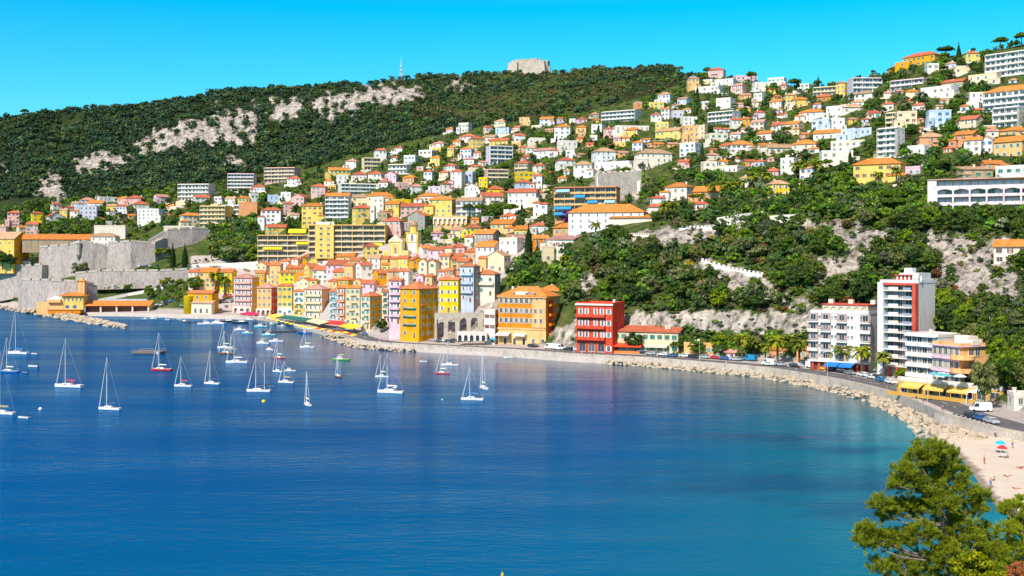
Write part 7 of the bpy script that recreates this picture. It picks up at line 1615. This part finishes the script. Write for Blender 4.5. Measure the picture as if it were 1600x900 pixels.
FIG = {p: figure(p) for p in ('stand', 'lie', 'sit')}
SKIN = flat('skin', (.50,.28,.18), .6)
def person(P, rz, pose, lab, top, bottom, hair=(.06,.035,.02), grp=None):
    me, J_ = FIG[pose]; root = empty('person', P, rz, lab, 'person', grp); key = 'b_'+pose
    if not me.materials: me.materials.append(SKIN)
    inst('body', me, root); h = J_[4]; b = MB(); b.lathe([(.02,-.02),(.095,.0),(.11,.06),(.07,.12),(.01,.135)], 8, 0, (h[0], h[1]+.015, h[2])); b.build('hair', flat('hair_%.2f' % hair[0], hair), root, smooth=True)
    for nm, (a, c), r0, r1, col in (('trousers', (J_[0], J_[1]), .155, .13, bottom), ('shirt', (J_[1], J_[2]), .15, .165, top)):
        if col is None: continue
        b = MB(); b.tube(a, c, r0, r1, 10); 
        if nm == 'trousers' and pose == 'stand':
            for hp, kn in ((11, 12), (15, 16)): b.tube(J_[hp], Vector(J_[hp]).lerp(Vector(J_[kn]), .8), .105, .08, 8)
        b.build(nm, flat('cloth_%s' % ''.join('%02d' % int(v*99) for v in col), col, .9), root)
CC = dict(red=(.6,.05,.05), blue=(.05,.15,.5), white=(.8,.8,.78), black=(.03,.03,.04), yellow=(.8,.6,.05), green=(.05,.3,.12), pink=(.75,.3,.35))
for px, row, ps_, t, bt in ((1562,706,'lie',None,'red'),(1574,716,'sit','blue','blue'),(1595,731,'lie',None,'blue'),(1553,752,'sit',None,'black'),(1548,762,'stand',None,'blue'),(1575,744,'lie',None,'white'),(1555,684,'stand','white','black'),(1590,764,'lie','pink','pink'),(1538,726,'stand',None,'red'),(1582,700,'stand','yellow','blue')):
    q = seapt(px, row, 1.2); z = beachz(q.x, q.y); q = seapt(px, row, z); q.z = z+.02
    person(q, rc.uniform(0, 6), ps_, f"person {dict(lie='lying', sit='sitting', stand='standing')[ps_]} on the beach in {bt} swimwear"+(f" and {t} top" if t else ''), CC[t] if t else None, CC[bt], grp='people on the beach')
    if ps_ == 'lie': tw = MB(); tw.box(-.5, .5, -1, 1, -.02, .015); o = tw.build('towel', flat('towel_'+bt, CC['red' if bt != 'red' else 'blue']), None, q, 0); tag(o, f"{'red' if bt != 'red' else 'blue'} beach towel under the person in {bt} swimwear", 'towel', 'beach towels')
for px, row, c, l in ((1566,711,('red',(.62,.04,.05)),'red parasol on the beach'),(1563,704,('blue',(.02,.2,.6)),'blue parasol on the beach')): q = seapt(px, row, 1.5); q.z = beachz(q.x, q.y); parasol(q, c, l, px, 1.1, 'beach parasols')
pp = {}; kc = list(CC)
for i in range(34):
    if i < 20: j = rc.randrange(a1, a3); o_ = rc.uniform(.9, 3.2); p = SHL[j]+SN[j]*o_; w_ = 'walking on the promenade beside the sea wall'
    else: p = ground(rc.uniform(400, 560), 0+rc.uniform(503, 522)); w_ = 'on the quay by the old town cafes'
    px = 800+p.x/p.y*F; root_n = len(bpy.data.objects); t, bt = rc.choice(kc), rc.choice(['black', 'blue', 'white'])
    person(Vector((p.x, p.y, gz(p.x, p.y)+.14)), rc.uniform(0, 6), 'stand', 'x', CC[t], CC[bt], rc.choice([(.06,.035,.02), (.35,.24,.12)]), 'people along the shore')
    ob = [o for o in C.objects if o.name.startswith('person') and o.get('label') == 'x'][0]; ob['label'] = 'y'; pp.setdefault(f"person in {t} top and {bt} trousers {w_}", []).append((px, ob))
finish(pp)
for i, (px, row) in enumerate(((1460,592),(1469,596),(1478,600),(1500,607))):
    P = at(px, row, 300-i*2); P.z = 7.6; o = parasol(P, ('teal',(.12,.42,.45)) if i < 3 else ('white2',(.8,.8,.78)), ['leftmost teal','second teal','third teal','white'][i]+' parasol on the upper restaurant terrace', px, 1.8, 'terrace parasols')
# kiosk, small sheds, steps, boulders at the harbour
def kiosk(px, row, w, h, d, wl, rf, lab, yaw=-10): bldg(px-w/2, px+w/2, row-h, row, wl, rf, 'h', th=yaw, fl=1, cols=2, label=lab, cat='kiosk', name='kiosk', sh='x')
kiosk(1140, 560, 22, 13, 4, 'u', 'p', 'pink kiosk with striped roof under the palms')
# ---------------------------------------------------------------- foreground pine above the beach
NB = np.random.default_rng(77)
def shoot(seed, n=50, L=.30, nl=.125, wd=.0085):
    r = np.random.default_rng(seed); z = r.uniform(0, 1, n)**.8*L; a = r.uniform(0, 2*pi, n); tilt = r.uniform(.35, 1.0, n)
    d = np.stack([np.cos(a)*np.sin(tilt), np.sin(a)*np.sin(tilt), np.cos(tilt)], 1); p = np.stack([0*z, 0*z, z], 1); l = (nl*r.uniform(.7, 1.2, n))[:, None]
    t = np.cross(d, r.normal(size=(n, 3))); t /= np.linalg.norm(t, axis=1)[:, None]
    return np.stack([p-t*wd, p+t*wd, p+d*l+t*wd*.35, p+d*l-t*wd*.35], 1).reshape(-1, 3)
SHO = [shoot(i) for i in range(6)]
def rotz2(v, d):
    d = d/np.linalg.norm(d); u = np.array([0, 0, 1.]) if abs(d[2]) < .95 else np.array([1., 0, 0]); x = np.cross(u, d); x /= np.linalg.norm(x); y = np.cross(d, x); return v[:, :1]*x+v[:, 1:2]*y+v[:, 2:]*d
def needle_mat():
    m = leafm('pine_shoots', (.25,.33,.024), (.50,.54,.05), .35); return m
def pine(Y0, clusters, trunk, lab, label_n='pine_tree', key=None, dens=1.0, seed=1):
    r = random.Random(seed); base = at(trunk[0][0], trunk[0][1], Y0+trunk[0][2]); O = Vector((base.x, base.y, nearz(base.x, base.y)-.3))
    root = empty('pine_tree', O, 0, lab, 'pine tree'); TPs = [O]+[at(px, row, Y0+dy) for px, row, dy in trunk[1:]]; b = MB(); n = len(TPs); rad = [.26*(1-.8*i/(n-1)) for i in range(n)]
    bark = stone('pine_bark', (.42,.36,.31), 3, .5)
    for i in range(n-1): b.tube(TPs[i]-O, TPs[i+1]-O, rad[i], rad[i+1], 9)
    b.build('trunk', bark, root); V = []; lb = MB()
    for (px, row, rp, dy) in clusters:
        c = at(px, row, Y0+dy); R_ = rp/F*Y0; k = min(range(1, n), key=lambda i: (TPs[i]-c).length+(1.2 if TPs[i].z > c.z-.1 else 0)); s = TPs[k]; mid = s.lerp(c, .55)+Vector((r.uniform(-.15,.15), r.uniform(-.15,.15), -.18)); 
        br = MB(); br.tube(s-O, mid-O, .055, .04, 6); br.tube(mid-O, c-O, .04, .022, 6); br.build('branch', bark, root)
        for _ in range(int((48*(R_/.5)**2+12)*dens)):
            d = Vector((r.gauss(0, 1), r.gauss(0, 1), r.gauss(0, .8)+.25)).normalized(); p = c+Vector((d.x, d.y, d.z*.85))*R_*r.uniform(.35, 1.0)**.6; tw = c.lerp(mid, .2); 
            if r.random() < .5: lb.tube(tw-O, p-O, .012, .006, 3)
            for q in range(r.choice((2, 3, 3))):
                dd = np.array((d.x*.7+r.uniform(-.5,.5), d.y*.7+r.uniform(-.5,.5), d.z*.5+r.uniform(.25, 1.0))); sc = r.uniform(.75, 1.15)
                V.append(rotz2(SHO[r.randrange(6)]*sc, dd)+np.array(p-O)+np.array([r.uniform(-.08,.08), r.uniform(-.08,.08), 0]))
    tw_ = lb.build('twigs', bark, root); tw_['kind'] = 'stuff'; V = np.concatenate(V); inst('needles', npmesh('needles', V, quads(len(V)//4), key or needle_mat()), root)
c1 = [(1452,708,20,0),(1478,718,18,.3),(1436,722,17,-.3),(1462,738,22,.5),(1412,742,14,-.6),(1424,758,16,-.2),(1404,760,10,-.8),(1455,765,20,0),(1492,745,18,.4),(1502,772,17,.2),(1470,792,22,-.4),(1376,789,12,-.6),(1388,806,12,-.2),(1412,796,17,.2),(1438,802,20,.6),(1352,832,10,-1),(1366,843,12,-.8),(1348,848,7,-1.2),(1384,848,15,-.3),(1408,846,18,.1),(1438,838,20,-.5),(1468,838,21,.3),(1498,824,20,0),(1520,798,15,.6),(1534,780,10,.8),(1514,852,20,-.3),(1482,874,24,-.6),(1446,884,22,.2),(1408,888,18,-.4),(1372,888,11,-.9),(1538,836,16,.7),(1550,868,18,.2),(1430,920,26,0),(1480,925,26,.3),(1395,920,18,-.5),(1525,905,22,.3)]
pine(45, c1, [(1478,1400,0),(1472,1150,0),(1478,960,0),(1484,880,.1),(1474,820,0),(1462,765,.1),(1456,722,.1)], 'large Aleppo pine with pale branches in the bottom right corner', seed=4)
c2 = [(1582,800,15,0),(1600,788,12,.5),(1598,826,18,.3),(1572,832,15,-.4),(1560,862,15,0),(1590,862,20,-.3),(1618,840,20,.2),(1575,890,18,.3),(1605,900,22,0),(1555,895,15,-.2),(1625,880,20,0),(1640,820,20,.3),(1600,935,24,0),(1565,930,20,0)]
pine(52, c2, [(1610,1400,0),(1606,1100,0),(1602,930,0),(1600,860,.1),(1598,800,.1)], 'second pine at the right edge behind the large one', seed=9)
def leafy(px, row, rp, Y, key, lab, nm='shrub', sq=.8):
    c = at(px, row, Y); R_ = rp/F*Y; root = empty(nm, (c.x, c.y, nearz(c.x, c.y)-.2), 0, lab, nm); hz = c.z-root.location.z
    inst('foliage', npmesh('foliage', crown_np(int(px), 46, 90, .055, (1,1,sq)), quads(46*90), LEAFS[key]), root, (0,0,hz), 0, (R_, R_, R_)); b = MB(); b.tube((0,0,0), (0,0,hz), .10, .05, 7); b.build('trunk', BARK, root)
leafm('young_leaves', (.15,.21,.012), (.38,.36,.02)); LEAFS['yo'] = MAT['young_leaves']; leafm('rust_leaves', (.26,.10,.07), (.40,.18,.10)); LEAFS['rs'] = MAT['rust_leaves']
leafy(1523, 893, 44, 41, 'yo', 'yellow green leafy shrub in front of the large pine'); leafy(1592, 892, 24, 38, 'rs', 'rust coloured shrub in the bottom right corner'); leafy(1560, 915, 36, 40, 'yo', 'second yellow green shrub between pine and rusty shrub'); leafy(1470, 925, 40, 42, 'li', 'dark leafy shrub at the bottom under the large pine')
P = at(785, 899, 60); root = empty('twig_tip', (P.x, P.y, nearz(P.x, P.y)-.2), 0, 'tip of a yellow flower spike at the bottom edge', 'flower spike'); hz = P.z-root.location.z; b = MB(); b.tube((0,0,0), (0,0,hz), .06, .03, 6); b.build('stem', BARK, root); b = MB(); b.lathe([(.02,-.5),(.10,-.3),(.09,.05),(.01,.2)], 7); b.build('flower_head', flat('flower_yellow', (.6,.5,.05)), root, (0,0,hz))
print('OBJ', len(bpy.data.objects))
